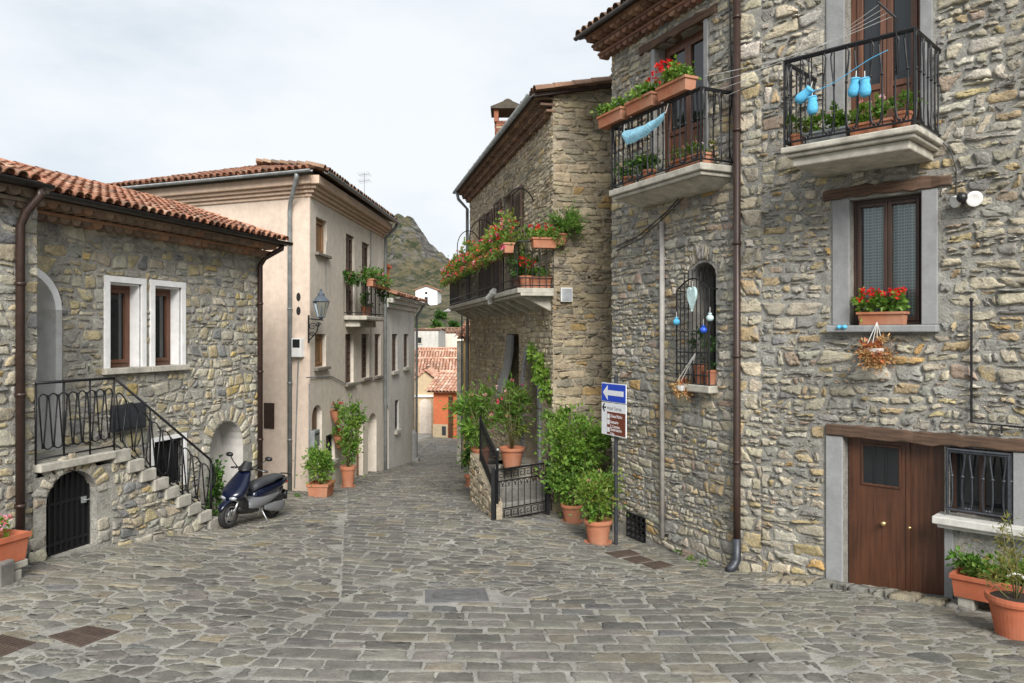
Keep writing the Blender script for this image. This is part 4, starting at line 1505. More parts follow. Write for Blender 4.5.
tile_roof(t, O, FH.d3, S_H, uH1 - uH0 + .3, 3.4, TILE_PAL, 41, .22, .4)
ro = t.build('roof', M['tile'], house_g, smooth=True)
t = MB(); e2 = O + FH.d3 * (uH1 - uH0 + .3)
t.quad(O, e2, e2 + S_H * 3.4, O + S_H * 3.4); t.build('roof_deck', M['wood_frame'], ro)
t = MB(); cc = FH.pt(FH.u(393.5), zH + .3, -.5); x, y = cc.x, cc.y
t.box(x - .3, x + .3, y - .3, y + .3, zH, zH + 1.25); t.box(x - .38, x + .38, y - .38, y + .38, zH + 1.26, zH + 1.36)
t.build('chimney', M['plaster_orange'], ro, label='red chimney stack with flat cap')
g = MB(); half_gutter(g, FH, uH0 + .05, uH1 + .35, zH + .2, .45, .06); g.build('gutter', M['greypipe'], house_g)
s = MB(); pipe_on(FH, [(uH1 - .1, zH + .15, .42), (uH1 - .1, zH - .3, .1), (uH1 - .1, -2.2, .08)], .05, .08, s, 8); s.build('downpipe', M['greypipe'], house_g, smooth=True)
# bollard at its corner
bp = ghit(412.5, 461)
bol = empty('stone_bollard', bp, 'plain grey stone bollard at the far corner of the grey house', 'bollard')
s = MB(); s.lathe([(.19, -.1), (.19, 1.05), (.17, 1.12), (.1, 1.2), (.01, 1.24)], bp, 12); s.build('post', M['granite'], bol, smooth=False)
s = MB(); s.box(bp.x - .26, bp.x + .26, bp.y - .26, bp.y + .26, bp.z - .2, bp.z + .14); s.build('base', M['granite'], bol, bevel=.02)
# ================================================================ MIDDLE STONE HOUSE
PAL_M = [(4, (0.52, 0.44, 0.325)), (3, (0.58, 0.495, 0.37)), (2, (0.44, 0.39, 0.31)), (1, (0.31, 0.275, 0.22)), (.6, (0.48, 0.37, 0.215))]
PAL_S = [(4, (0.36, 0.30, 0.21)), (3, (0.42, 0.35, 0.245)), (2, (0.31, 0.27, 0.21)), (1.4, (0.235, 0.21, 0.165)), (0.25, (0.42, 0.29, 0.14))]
MORT_M = (0.43, 0.37, 0.285)
NC = (0.817, 15.3)
FM = Frame(NC, (0.219, -1.0))
FS = Frame(NC, (1.0, 0.219))
uF = FM.u(470)
zM = 4.55 + EYE
uSe = 4.2
pitM = math.radians(11)
house_m = empty('stone_house', FM.pt(-4, -0.6, -1), 'brown dry stone house with a flower filled corner balcony and a brick chimney', 'house')
b_ = MB()
md = (FM.u(524.5), FM.u(539.5))
mdz = (FM.z(532, 462), FM.z(532, 392), FM.z(532, 353))
nich = (FM.u(507), FM.u(519), FM.z(513, 450), FM.z(513, 334))
bd1 = (FM.u(503.5), FM.u(514), 0.95 + EYE, FM.z(509, 193))
bd2 = (FM.u(484), FM.u(489), 0.95 + EYE, FM.z(487, 213))
mo = [arch_poly(*md, *mdz, 12), rect(*nich), rect(*bd1), rect(*bd2)]
wall_sheet(b_, FM, [(uF, -2.4), (0, -2.4), (0, zM), (uF, zM)], mo, [.35, .5, .25, .25], MORT_M)
wall_sheet(b_, FS, [(0, -1.5), (uSe, -1.5), (uSe, zM + .3 + uSe * math.tan(pitM)), (0, zM + .3)], [], 0, MORT_M)
b_.quad(FM.pt(uF, -2.4), FM.pt(uF, -2.4, -5), FM.pt(uF, zM, -5), FM.pt(uF, zM), MORT_M)
b_.quad(FM.pt(uF, zM), FM.pt(0, zM), FM.pt(0, zM + .35), FM.pt(uF, zM + .35), MORT_M)
wm = b_.build('wall', M['mortar'], house_m)
rnd = random.Random(9)
st = MB()
mopen = [arch_poly(md[0] - .2, md[1] + .2, mdz[0], mdz[1], mdz[2] + .2, 10)] + mo[1:]
masonry(st, FM, [(uF, -2.0), (-.001, -2.0), (-.001, zM), (uF, zM)], mopen, (.05, .13), (.14, .36), .02, (.003, .02), PAL_M, 51, ratio=(1.3, 3.6), wob=.5, chips=.35, jitter=.5)
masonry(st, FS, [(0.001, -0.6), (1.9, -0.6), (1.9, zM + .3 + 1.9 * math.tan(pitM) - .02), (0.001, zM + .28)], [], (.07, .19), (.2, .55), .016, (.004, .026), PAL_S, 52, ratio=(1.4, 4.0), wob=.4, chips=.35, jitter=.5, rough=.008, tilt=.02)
st.build('stonework', M['stone_fine'], wm, smooth=True)
# arched door with grey stone surround
s = MB()
for poly in voussoirs(md[0], md[1], mdz[1], mdz[2], .2, 9, rnd, .015) + [rect(a, b, mdz[0] + k * .42, mdz[0] + k * .42 + .40) for k in range(4) for a, b in ((md[0] - .19, md[0] - .005), (md[1] + .005, md[1] + .19))]:
    s.prism(FM, poly, -.05, .06 if poly is not None else 0)
so = MB()
so.prism(FM, arch_poly(md[0] + .01, md[1] - .01, mdz[0], mdz[1], mdz[2] - .01, 12), -.4, -.32)
for k in range(2):
    c0 = md[0] + .06 + k * (md[1] - md[0]) * .5
    so.fbox(FM, c0, c0 + (md[1] - md[0]) * .5 - .12, mdz[0] + .2, mdz[1] - .1, -.32, -.29)
so.fbox(FM, md[0] + .02, md[1] - .02, mdz[1] - .06, mdz[1] + .04, -.32, -.27)
dro = so.build('door', M['shutter'], house_m, bevel=.008)
s.build('frame', M['granite'], dro, bevel=.012)
# recess with a slanted slab
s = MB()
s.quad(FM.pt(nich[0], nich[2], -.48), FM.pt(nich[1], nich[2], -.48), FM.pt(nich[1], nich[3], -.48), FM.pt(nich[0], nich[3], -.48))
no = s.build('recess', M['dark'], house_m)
s = MB()
h = nich[3] - nich[2]
prof = [(.02, nich[3] - .02), (.03, nich[3] - h * .15), (.08, nich[3] - h * .27), (.17, nich[3] - h * .38), (.26, nich[3] - h * .47), (.30, nich[3] - h * .55)]
for a, b in zip(prof, prof[1:]):
    s.hexa([FM.pt(nich[0] - .05, b[1], b[0]), FM.pt(nich[1] - .75, b[1], b[0]), FM.pt(nich[1] - .75, b[1], b[0] - .06), FM.pt(nich[0] - .05, b[1], b[0] - .06),
            FM.pt(nich[0] - .05, a[1], a[0]), FM.pt(nich[1] - .75, a[1], a[0]), FM.pt(nich[1] - .75, a[1], a[0] - .06), FM.pt(nich[0] - .05, a[1], a[0] - .06)])
s.build('slanted_hood', M['granite'], house_m)
# balcony doors and louvred shutters
for w in (bd1, bd2):
    window(FM, *w, .2, house_m, M['wood_frame'], name='balcony_door', leaves=2, fw=.06, solid_below=.5)
def shutter(F, u0, u1, z0, z1, out, parent, mat, hinge=None, ang=0.0):
    m = MB()
    m.fbox(F, u0, u0 + .06, z0, z1, out, out + .04); m.fbox(F, u1 - .06, u1, z0, z1, out, out + .04)
    for zz in (z0, (z0 + z1) / 2 - .03, z1 - .06): m.fbox(F, u0 + .06, u1 - .06, zz, zz + .06, out, out + .038)
    n = int((z1 - z0) / .055)
    for k in range(n):
        zz = z0 + .07 + (z1 - z0 - .16) * k / n
        m.hexa([F.pt(u0 + .06, zz, out + .034), F.pt(u1 - .06, zz, out + .034), F.pt(u1 - .06, zz + .006, out + .03), F.pt(u0 + .06, zz + .006, out + .03),
                F.pt(u0 + .06, zz + .036, out + .008), F.pt(u1 - .06, zz + .036, out + .008), F.pt(u1 - .06, zz + .042, out + .004), F.pt(u0 + .06, zz + .042, out + .004)])
    return m.build('shutter', mat, parent)
for (x0, x1, yt) in ((496.5, 503, 199), (514.3, 524.6, 187), (481.5, 487, 214), (488.3, 494.2, 209)):
    a, b = FM.u(x0), FM.u(x1)
    shutter(FM, a, b, .98 + EYE, FM.z((x0 + x1) / 2, yt + 2), .05, house_m, M['shutter'])
# eaves and roof
s = MB(); cornice(s, FM, uF - .1, 0.02, zM + .18, .36, 3, [(3, (0.24, 0.16, 0.115)), (2, (0.19, 0.13, 0.10)), (1, (0.30, 0.19, 0.13))], 55, .21, .12)
s.build('cornice', M['soffit'], house_m)
S_M = (-FM.n3) * math.cos(pitM) + Vector((0, 0, 1)) * math.sin(pitM)
t = MB()
O = FM.pt(uF - .25, zM + .2, .42)
Wm = -uF + .4
tile_roof(t, O, FM.d3, S_M, Wm, 4.6, TILE_OLD, 56, .22, .4)
ridge_tiles(t, O + FM.d3 * (Wm + .03), O + FM.d3 * (Wm + .03) + S_M * 4.6, TILE_OLD, 57, .12)
ro = t.build('roof', M['tile'], house_m, smooth=True)
t = MB(); dn = Vector((0, 0, -.07)); e2 = O + FM.d3 * Wm
t.hexa([O + dn, e2 + dn, e2 + S_M * 4.6 + dn, O + S_M * 4.6 + dn, O, e2, e2 + S_M * 4.6, O + S_M * 4.6]); t.build('roof_deck', M['wood_frame'], ro)
g = MB(); half_gutter(g, FM, uF - .3, .1, zM + .2, .48, .065); gut = g.build('gutter', M['greypipe'], house_m, smooth=True)
s = MB(); pipe_on(FM, [(uF + .1, zM + .15, .46), (uF + .1, zM - .1, .4), (uF + .05, zM - .4, .1), (uF + .05, -.6, .08)], .05, .08, s, 8); s.build('downpipe', M['greypipe'], house_m, smooth=True)
# chimney
cc = at(506, 335, 21.0) + Vector((.05, 0, 0))
t = MB(); x, y = cc.x, cc.y
zt = at(506, 124, 21).z
BR = [(3, (.30, .12, .075)), (2, (.24, .10, .065)), (2, (.33, .19, .12)), (1, (.3, .23, .16))]
hs = .31
zz = zM
k = 0
while zz < zt - .06:
    for sx in (-1, 1):
        for j in range(3):
            a = -hs + j * 2 * hs / 3 + (.0 if k % 2 else .0)
            t.box(x + a + .004, x + a + 2 * hs / 3 - .004, y + sx * hs - .04, y + sx * hs + .04, zz, zz + .062, pick(BR, rnd, .2))
            t.box(x + sx * hs - .04, x + sx * hs + .04, y + a + .045, y + a + 2 * hs / 3 - .045, zz, zz + .062, pick(BR, rnd, .2))
    zz += .072; k += 1
t.box(x - hs + .005, x + hs - .005, y - hs + .005, y + hs - .005, zM, zt - .02, (.26, .22, .17))
for sx in (-1, 1):
    for sy in (-1, 1): t.box(x + sx * hs - .06, x + sx * hs + .06, y + sy * hs - .06, y + sy * hs + .06, zt - .03, zt + .30, pick(BR, rnd, .1))
zc = zt + .30
t.add([(x - .46, y - .46, zc), (x + .46, y - .46, zc), (x + .46, y + .46, zc), (x - .46, y + .46, zc), (x, y - .46, zc + .24), (x, y + .46, zc + .24), (x - .46, y - .46, zc + .05), (x + .46, y - .46, zc + .05), (x + .46, y + .46, zc + .05), (x - .46, y + .46, zc + .05)],
      [(3, 2, 1, 0), (6, 7, 4), (8, 9, 5), (7, 8, 5, 4), (9, 6, 4, 5), (0, 1, 7, 6), (1, 2, 8, 7), (2, 3, 9, 8), (3, 0, 6, 9)], (.10, .085, .07))
t.lathe([(.12, zc + .2), (.12, zc + .34), (.06, zc + .38), (.01, zc + .38)], (x, y, 0), 8, (.12, .10, .085))
t.build('chimney', M['soffit'], ro)
# corner balcony
zb = .93 + EYE
OB = .74
s = MB()
s.fbox(FM, uF + .2, .06, zb - .1, zb, 0, OB); s.fbox(FM, uF + .2, .1, zb - .16, zb - .102, 0, OB - .06)
n = 11
for k in range(n):
    uu = uF + .5 + (-uF - .7) * k / (n - 1)
    s.hexa([FM.pt(uu - .08, zb - .45, .02), FM.pt(uu + .08, zb - .45, .02), FM.pt(uu + .08, zb - .45, -.05), FM.pt(uu - .08, zb - .45, -.05),
            FM.pt(uu - .08, zb - .162, OB - .15), FM.pt(uu + .08, zb - .162, OB - .15), FM.pt(uu + .08, zb - .162, -.05), FM.pt(uu - .08, zb - .162, -.05)])
bal = s.build('balcony', M['concrete'], house_m, bevel=.012)
s = MB()
zt = zb + .92
ring = [(uF + .25, 0), (uF + .25, OB - .04), (.02, OB - .04), (.02, 0)]
s.tube([FM.pt(u, zt, o) for u, o in ring], .02, 6); s.tube([FM.pt(u, zb + .2, o) for u, o in ring], .014, 6); s.tube([FM.pt(u, zb + .05, o) for u, o in ring], .014, 6)
for a, b in zip(ring, ring[1:]):
    Ln = math.hypot(b[0] - a[0], b[1] - a[1]); n = max(3, int(Ln / .13))
    for k in range(n + 1):
        u, o = a[0] + (b[0] - a[0]) * k / n, a[1] + (b[1] - a[1]) * k / n
        s.tube([FM.pt(u, zb, o), FM.pt(u, zt, o)], .009, 5)
        if b[0] == a[0] and k < n:   # looped heads on the end panels
            o2 = o + (b[1] - a[1]) / n
            s.tube([FM.pt(u, zb + .62, o + (o2 - o) * .5 * (1 - math.cos(q * math.pi / 6)) ) + Vector((0, 0, .12 * math.sin(q * math.pi / 6))) for q in range(7)], .007, 4)
for uu in (FM.u(502, OB), FM.u(468, OB), FM.u(456, OB)):
    r = OB * .98
    pts = [FM.pt(uu, zb, OB - .04), FM.pt(uu, zb + 1.75, OB - .04)]
    pts += [FM.pt(uu, zb + 1.75 + .5 * math.sin(a), (OB - .04) * (.5 + .5 * math.cos(a))) for a in [math.pi * q / 14 for q in range(1, 13)]]
    s.tube(pts, .014, 6)
s.build('railing', M['iron'], bal)
rw = MB()
# low wall, steps and landing in front of the door
GA, GB = ghit(493, 520), ghit(548, 515)
lan = empty('landing_steps', (GB + GA) / 2 + Vector((0, .6, 0)), 'pale stone steps and walled landing behind the black garden gate', 'steps')
FLd = Frame((GA.x, GA.y), (GB.x - GA.x, GB.y - GA.y))     # across the gate
Wg = (GB - GA).xy.length
zg0 = min(GA.z, GB.z)
FW = Frame((GA.x, GA.y), (0.219, -1.0))                       # along the low wall, u negative going away
s = MB()
def walk_slab(mb, ua, ub, z0, z1):
    a, b = FW.pt(-ua, z0, -.17), FW.pt(-ub, z0, -.17)
    ma = max(0.02, (NC[1] - a.y)) if False else 0
    c = FM.pt(min(-.06, (Vector((b.x, b.y)) - FM.o).dot(FM.d)), z0, .02); d = FM.pt(min(-.05, (Vector((a.x, a.y)) - FM.o).dot(FM.d)) - (1.9 if ub > 2 else 0), z0, .02)
    up = Vector((0, 0, z1 - z0))
    mb.hexa([a, d, c, b, a + up, d + up, c + up, b + up])
walk_slab(s, .5, 1.0, zg0 - .3, zg0 + .28); s.build('step', M['dark_step'], lan, bevel=.02)
s = MB(); walk_slab(s, 1.003, 1.6, zg0 - .3, zg0 + .5); s.build('step', M['dark_step'], lan, bevel=.02)
s = MB(); walk_slab(s, 1.603, 2.58, zg0 - .9, zg0 + .7); s.build('landing_slab', M['step'], lan, bevel=.02)
b_ = MB()
wl_ = 2.6
topz = lambda u: zg0 + .42 + min(.55, -u * .26)
out_ = [(-wl_, zg0 - 1.2), (-.02, zg0 - .6), (-.02, topz(0)), (-1.9, topz(-1.9)), (-wl_, topz(-wl_))]
wall_sheet(b_, FW, out_, [], 0, MORT_M)
b_.add([FW.pt(u, z, o) for o in (0, -.18) for u, z in ((-.02, topz(0)), (-1.9, topz(-1.9)), (-wl_, topz(-wl_)))], [(0, 1, 4, 3), (1, 2, 5, 4)], MORT_M)
b_.quad(FW.pt(-.02, zg0 - .6, 0), FW.pt(-.02, zg0 - .6, -.18), FW.pt(-.02, topz(0), -.18), FW.pt(-.02, topz(0), 0), MORT_M)
lw = b_.build('low_wall', M['mortar'], lan)
st = MB(); masonry(st, FW, [(-wl_, zg0 - 1.2), (-.02, zg0 - .6), (-.02, topz(0) - .02), (-1.9, topz(-1.9) - .02), (-wl_, topz(-wl_) - .02)], [], (.1, .2), (.15, .36), .025, (.004, .025), PAL_M, 61)
st.build('stonework', M['stone_fine'], lw, smooth=True)
# gate
def key_band(mb, P, t0, t1, n, z0, h, r):
    w = (t1 - t0) / n
    for k in range(n):
        a = t0 + k * w
        q = [(.05, 0), (.05, 1), (.9, 1), (.9, .25), (.35, .25), (.35, .65), (.62, .65)]
        mb.tube([P(a + x * w, z0 + y * h) for x, y in q], r, 4)
gt = empty('garden_gate', (GA + GB) / 2, 'black wrought iron gate with fret bands and looped bars before the landing', 'gate')
s = MB()
P = lambda t, z: FLd.pt(t, z, 0)
zt = zg0 + 1.02
for t0 in (0.0, Wg):
    s.box(P(t0, 0).x - .035, P(t0, 0).x + .035, P(t0, 0).y - .035, P(t0, 0).y + .035, zg0 - .1, zt + .06)
s.build('post', M['iron'], gt, bevel=.006)
s = MB()
for zz, r in ((zt, .02), (zt - .22, .013), (zg0 + .28, .013), (zg0 + .08, .018)): s.tube([P(.03, zz), P(Wg - .03 if zz < zt else Wg + .18, zz)], r, 6)
for t0 in (.06, Wg - .06): s.tube([P(t0, zg0 + .06), P(t0, zt)], .018, 6)
n = 8
for k in range(n):
    t0 = .08 + (Wg - .16) * (k + .5) / n
    s.tube([P(t0, zg0 + .28), P(t0, zt - .22)], .009, 5)
    w = (Wg - .16) / n
    s.tube([P(t0 + w * .5 * math.cos(a), zt - .33 + .1 * math.sin(a)) for a in [math.pi * q / 8 for q in range(9)]], .007, 4)
key_band(s, P, .1, Wg - .1, 7, zt - .19, .15, .009); key_band(s, P, .1, Wg - .1, 7, zg0 + .11, .14, .009)
s.build('gate_leaf', M['iron'], gt)
fe = empty('iron_fence', FW.pt(-1, topz(-1), -.09), 'black iron fence panel with fret bands sloping up along the low stone wall', 'fence')
s = MB()
P2 = lambda t, z: FW.pt(-t, topz(-t) + z, -.09)
nf = 1.85
for zz, r in ((.88, .02), (.68, .012), (.22, .012), (.05, .016)): s.tube([P2(.02, zz), P2(nf, zz)], r, 6)
for k in range(16): s.tube([P2(.05 + nf * k / 16, .05), P2(.05 + nf * k / 16, .88)], .009, 5)
key_band(s, P2, .06, nf - .05, 11, .71, .13, .009); key_band(s, P2, .06, nf - .05, 11, .08, .12, .009)
s.build('fence_panel', M['iron'], fe)
s = MB(); s.tube([P2(.02, -.02), P2(.02, .95)], .025, 6); s.tube([P2(nf, -.02), P2(nf, .95)], .025, 6); s.build('post', M['iron'], fe)
rw_a = P2(.0, .93); s = MB(); s.ball(P2(.0, .98), .03); s.build('finial', M['galv'], fe, smooth=True)
# security camera and junction box under the balcony
cu, cz = FM.hit(491, 297, OB)
p = FM.pt(cu, zb - .1, OB - .0)
cam_ = empty('security_camera', p, 'white bullet security camera under the flower filled balcony', 'camera')
s = MB()
s.tube([p + Vector((0, 0, -.02)), p + Vector((-.05, -.12, -.08))], .03, 8); s.fbox(FM, cu - .08, cu + .08, zb - .22, zb - .02, OB - .005, OB + .06); s.build('bracket', M['whitemetal'], cam_)
s = MB(); q = p + Vector((-.06, -.16, .02)); s.tube([q, q + Vector((.12, -.26, .1))], .065, 12); s.tube([q + Vector((.1, -.22, .1)), q + Vector((.15, -.32, .14))], .075, 12); s.build('body', M['whitemetal'], cam_, smooth=False)
u, z = FS.hit(565, 302); u2_, z2_ = FS.hit(571.5, 288)
jb = empty('junction_box', FS.pt((u + u2_) / 2, z), 'small white plastic junction box on the brown stone corner beside the balcony', 'junction box')
s = MB(); s.fbox(FS, FS.u(559.5), FS.u(571), z, z2_, .02, .12); s.build('case', M['whitemetal'], jb, bevel=.01)
s = MB(); s.fbox(FS, FS.u(560.5), FS.u(570), z + .02, z2_ - .02, .12, .128); s.build('lid', M['galv'], jb, bevel=.004)

# ================================================================ RIGHT STONE HOUSE
PAL_R = [(4, (0.44, 0.40, 0.325)), (3.6, (0.53, 0.475, 0.37)), (1.4, (0.50, 0.39, 0.245)), (2.4, (0.355, 0.345, 0.32)), (0.6, (0.52, 0.43, 0.255)), (0.5, (0.42, 0.325, 0.26)), (0.5, (0.50, 0.33, 0.15)), (1.8, (0.56, 0.525, 0.455)), (.6, (.26, .255, .25))]
MORT_R = (0.36, 0.35, 0.328)
CR = (3.22, 10.94)
FA = Frame(CR, (0.47, -1.0))
FB = Frame(CR, (1.03, -1.0))
uA = FA.u(612)
uBe = FB.u(1024) + 1.6
zA = 5.0 + EYE
zBtop = 5.5 + EYE
house_r = empty('stone_house', (4.6, 11.4, 0.2), 'large grey rubble stone house with two iron balconies and a brown garage door', 'house')
aw = (FA.u(691.5), FA.u(716), FA.z(704, 384), FA.z(704, 276), FA.z(704, 262))
adoor = (FA.u(655), FA.u(704), 2.44 + EYE, 4.76 + EYE)
av = (FA.u(627), FA.u(645.5), FA.z(636, 541), FA.z(636, 515))
av = (av[0], av[1], FA.z(636, 539), FA.z(636, 515))
bwin = (FB.u(850), FB.u(921.5), FB.z(886, 325), FB.z(886, 196))
bdr = (FB.u(845), FB.u(920), 2.3 + EYE, 4.75 + EYE)
gd = (FB.u(843.5), FB.u(944.5), -0.1, EYE - 1.31)
gw = (FB.u(946), FB.u(1013), EYE - 2.12, EYE - 1.31)
b_ = MB()
aho = arch_poly(aw[0], aw[1], aw[2], aw[3], aw[4], 8)
wall_sheet(b_, FA, [(uA, -1.2), (0, -1.2), (0, zA + .3), (uA, zA + .3)], [aho, rect(*adoor), rect(*av)], [.45, .3, .25], MORT_R)
wall_sheet(b_, FB, [(0, -1.2), (uBe, -1.2), (uBe, zBtop), (0, zBtop)], [rect(*bwin), rect(*bdr), rect(gd[0], gd[1], gd[2], gd[3]), rect(*gw)], [.22, .3, .22, .3], MORT_R)
b_.quad(FA.pt(uA, -1.2), FA.pt(uA, -1.2, -4), FA.pt(uA, zA + .3, -4), FA.pt(uA, zA + .3), MORT_R)
wr = b_.build('wall', M['mortar'], house_r)
rnd = random.Random(19)
st = MB()
aop = [arch_poly(aw[0] - .02, aw[1] + .02, aw[2] - .1, aw[3], aw[4] + .26, 8), rect(adoor[0] - .12, adoor[1] + .12, adoor[2], adoor[3] + .1), rect(*av)]
vs_ = []
nv = 15
for k in range(nv):       # thin slabs of the relieving arch, fanned
    c = (aw[0] + aw[1]) / 2; hw = (aw[1] - aw[0]) / 2
    def fan(t, e):
        uu = c + (t - .5) * 2 * (hw + .12) * (1 + e * .25)
        return uu, aw[3] + .04 + (aw[4] - aw[3]) * (1 - ((t - .5) * 2) ** 2) + e * .24 * (1 - .2 * abs(t - .5))
    vs_.append([fan((k + .12) / nv, 0), fan((k + .88) / nv, 0), fan((k + .88) / nv, 1), fan((k + .12) / nv, 1)])
masonry(st, FA, [(uA + .001, 0.0), (-.001, -0.3), (-.001, zA + .1), (uA + .001, zA + .1)], aop, (.06, .18), (.15, .46), .03, (.004, .03), PAL_R, 71, vs_, ratio=(1.1, 2.8), wob=.5, chips=.5, jitter=.55, rough=.007)
gop = [rect(bwin[0] - .24, bwin[1] + .2, bwin[2] - .12, bwin[3] + .16), rect(bdr[0] - .26, bdr[1] + .16, bdr[2], bdr[3] + .1), rect(gd[0] - .24, FB.u(1024) + .2, -.5, gd[3] + .16)]
masonry(st, FB, [(.001, -0.3), (.36, -0.3), (.36, zBtop), (.001, zBtop)], [], (.15, .27), (.22, .5), .034, (.006, .034), PAL_R[:3] + PAL_R[4:5] + PAL_R[7:8], 73, ratio=(1.1, 1.9), wob=.2, chips=.2, rough=.008, tilt=.018)
masonry(st, FB, [(.362, -0.3), (uBe - .01, -0.1), (uBe - .01, zBtop), (.362, zBtop)], gop, (.06, .20), (.22, .62), .04, (.004, .034), PAL_R, 72, ratio=(1.1, 3.2), wob=.55, bed=.02, chips=.9, jitter=.55, rough=.008, tilt=.018)
st.build('stonework', M['stone'], wr, smooth=True)
# --- window with net curtain
w, gl = window(FB, *bwin, .12, house_r, M['wood_frame'], glass='clear', leaves=2, fw=.05)
uv_wave_curtain(FB, bwin[0] + .1, bwin[1] - .1, bwin[2] + .1, bwin[3] - .1, -.2, w, M['curtain'])
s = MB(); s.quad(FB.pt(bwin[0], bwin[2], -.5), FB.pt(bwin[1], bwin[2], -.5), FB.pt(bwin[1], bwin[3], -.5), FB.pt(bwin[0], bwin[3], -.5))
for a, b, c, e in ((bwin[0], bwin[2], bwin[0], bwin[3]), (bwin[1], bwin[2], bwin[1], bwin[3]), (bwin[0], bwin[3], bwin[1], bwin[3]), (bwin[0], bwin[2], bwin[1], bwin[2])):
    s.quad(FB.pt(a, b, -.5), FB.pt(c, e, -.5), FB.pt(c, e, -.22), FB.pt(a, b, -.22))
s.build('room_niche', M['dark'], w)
s = MB()
s.fbox(FB, bwin[0] - .22, bwin[0] - .002, bwin[2], bwin[3] + .02, -.2, .02); s.fbox(FB, bwin[1] + .002, bwin[1] + .18, bwin[2], bwin[3] + .02, -.2, .02)
s.build('jamb', M['granite'], w, bevel=.01)
s = MB(); s.fbox(FB, bwin[0] - .26, bwin[1] + .2, bwin[2] - .09, bwin[2] - .002, -.2, .13); s.build('sill', M['granite'], w, bevel=.015)
def old_beam(mb, F, u0, u1, z0, z1, o0, o1, seed, n=14):
    r_ = random.Random(seed)
    secs = []
    for k in range(n + 1):
        u = u0 + (u1 - u0) * k / n
        secs.append([F.pt(u, z0 + r_.gauss(0, .008), o0), F.pt(u, z0 + r_.gauss(0, .01), o1 + r_.gauss(0, .006)), F.pt(u, z1 + r_.gauss(0, .01), o1 + r_.gauss(0, .006)), F.pt(u, z1 + r_.gauss(0, .008), o0)])
    vs = [p for q in secs for p in q]
    fs = []
    for k in range(n):
        for j in range(4):
            j2 = (j + 1) % 4
            fs.append((k * 4 + j, (k + 1) * 4 + j, (k + 1) * 4 + j2, k * 4 + j2))
    fs += [(0, 1, 2, 3), (n * 4 + 3, n * 4 + 2, n * 4 + 1, n * 4)]
    mb.add(vs, fs)
s = MB(); old_beam(s, FB, bwin[0] - .34, bwin[1] + .33, bwin[3] + .03, bwin[3] + .17, -.2, .04, 5); s.build('lintel', M['wood_lintel'], w, bevel=.015)
# --- balcony door B
w, gl = window(FB, *bdr, .2, house_r, M['wood_red'], name='balcony_door', leaves=2, fw=.08, solid_below=.75)
s = MB(); s.fbox(FB, bdr[0] - .24, bdr[0] - .002, bdr[2], bdr[3], -.2, .02); s.fbox(FB, bdr[1] + .002, bdr[1] + .14, bdr[2], bdr[3], -.2, .02); s.build('jamb', M['granite'], w, bevel=.01)
s = MB()
for k in range(2):
    c0 = bdr[0] + .16 + k * (bdr[1] - bdr[0] - .12) / 2
    s.quad(FB.pt(c0, bdr[2] + .85, -.232), FB.pt(c0 + .26, bdr[2] + .85, -.232), FB.pt(c0 + .26, bdr[3] - .15, -.232), FB.pt(c0, bdr[3] - .15, -.232))
# --- balcony door A
w, gl = window(FA, *adoor, .2, house_r, M['wood_red'], name='balcony_door', leaves=2, fw=.08, solid_below=.75)
s = MB(); s.fbox(FA, adoor[0] - .1, adoor[0] - .002, adoor[2], adoor[3], -.2, .02); s.fbox(FA, adoor[1] + .002, adoor[1] + .1, adoor[2], adoor[3], -.2, .02); s.build('jamb', M['granite'], w, bevel=.01)
s = MB(); old_beam(s, FA, adoor[0] - .4, adoor[1] + .3, adoor[3] + .003, adoor[3] + .14, -.2, .05, 6); s.build('lintel', M['wood_lintel'], w, bevel=.015)
# --- balconies
def tulip_rail(mb, F, path, zb, zt, step, twist=1):
    ring = path
    mb.tube([F.pt(u, zt, o) for u, o in ring], .02, 6)
    mb.tube([F.pt(u, zt - .025, o) for u, o in ring], .016, 4)
    mb.tube([F.pt(u, zb + .06, o) for u, o in ring], .014, 6)
    for u, o in ring[1:-1]: mb.tube([F.pt(u, zb, o), F.pt(u, zt, o)], .016, 6)
    for a, b in zip(ring, ring[1:]):
        Ln = math.hypot(b[0] - a[0], b[1] - a[1]); n = max(3, int(round(Ln / step)))
        for k in range(n):
            t = (k + .5) / n
            w = .5 / n
            P = lambda tt, h: F.pt(a[0] + (b[0] - a[0]) * tt, zb + h, a[1] + (b[1] - a[1]) * tt)
            H = zt - zb
            s_ = w * (.75 if k % 2 else -.75)
            pts = [P(t + s_ * .9, .07), P(t + s_ * .35, H * .12), P(t, H * .25), P(t, H * .42), P(t + s_ * .1, H * .62), P(t + s_ * .55, H * .8), P(t + s_ * .75, H * .92), P(t + s_ * .35, H * .985)]
            mb.tube(pts, .011, 5)
            mb.ball(P(t + s_ * .1, H * .6), .02, 6, 4)
            mb.ball(P(t + s_ * .9, .09), .018, 6, 4)
            if twist: mb.tube([P(t, .06), P(t, H)], .008, 4)
zbA = 2.42 + EYE
WA = .62
a0, a1 = FA.u(608, WA) + .02, FA.u(734) + .0
a1 = FA.u(700.5, WA)
s = MB()
s.fbox(FA, a0, a1, zbA - .1, zbA, 0, WA); s.fbox(FA, a0 + .05, a1 - .05, zbA - .16, zbA - .102, 0, WA - .05)
s.hexa([FA.pt(a0 + .25, zbA - .28, .2), FA.pt(a1 - .25, zbA - .28, .2), FA.pt(a1 - .25, zbA - .28, -.02), FA.pt(a0 + .25, zbA - .28, -.02),
        FA.pt(a0 + .08, zbA - .163, WA - .1), FA.pt(a1 - .08, zbA - .163, WA - .1), FA.pt(a1 - .08, zbA - .163, -.02), FA.pt(a0 + .08, zbA - .163, -.02)])
bA = s.build('balcony', M['concrete'], house_r, bevel=.015)
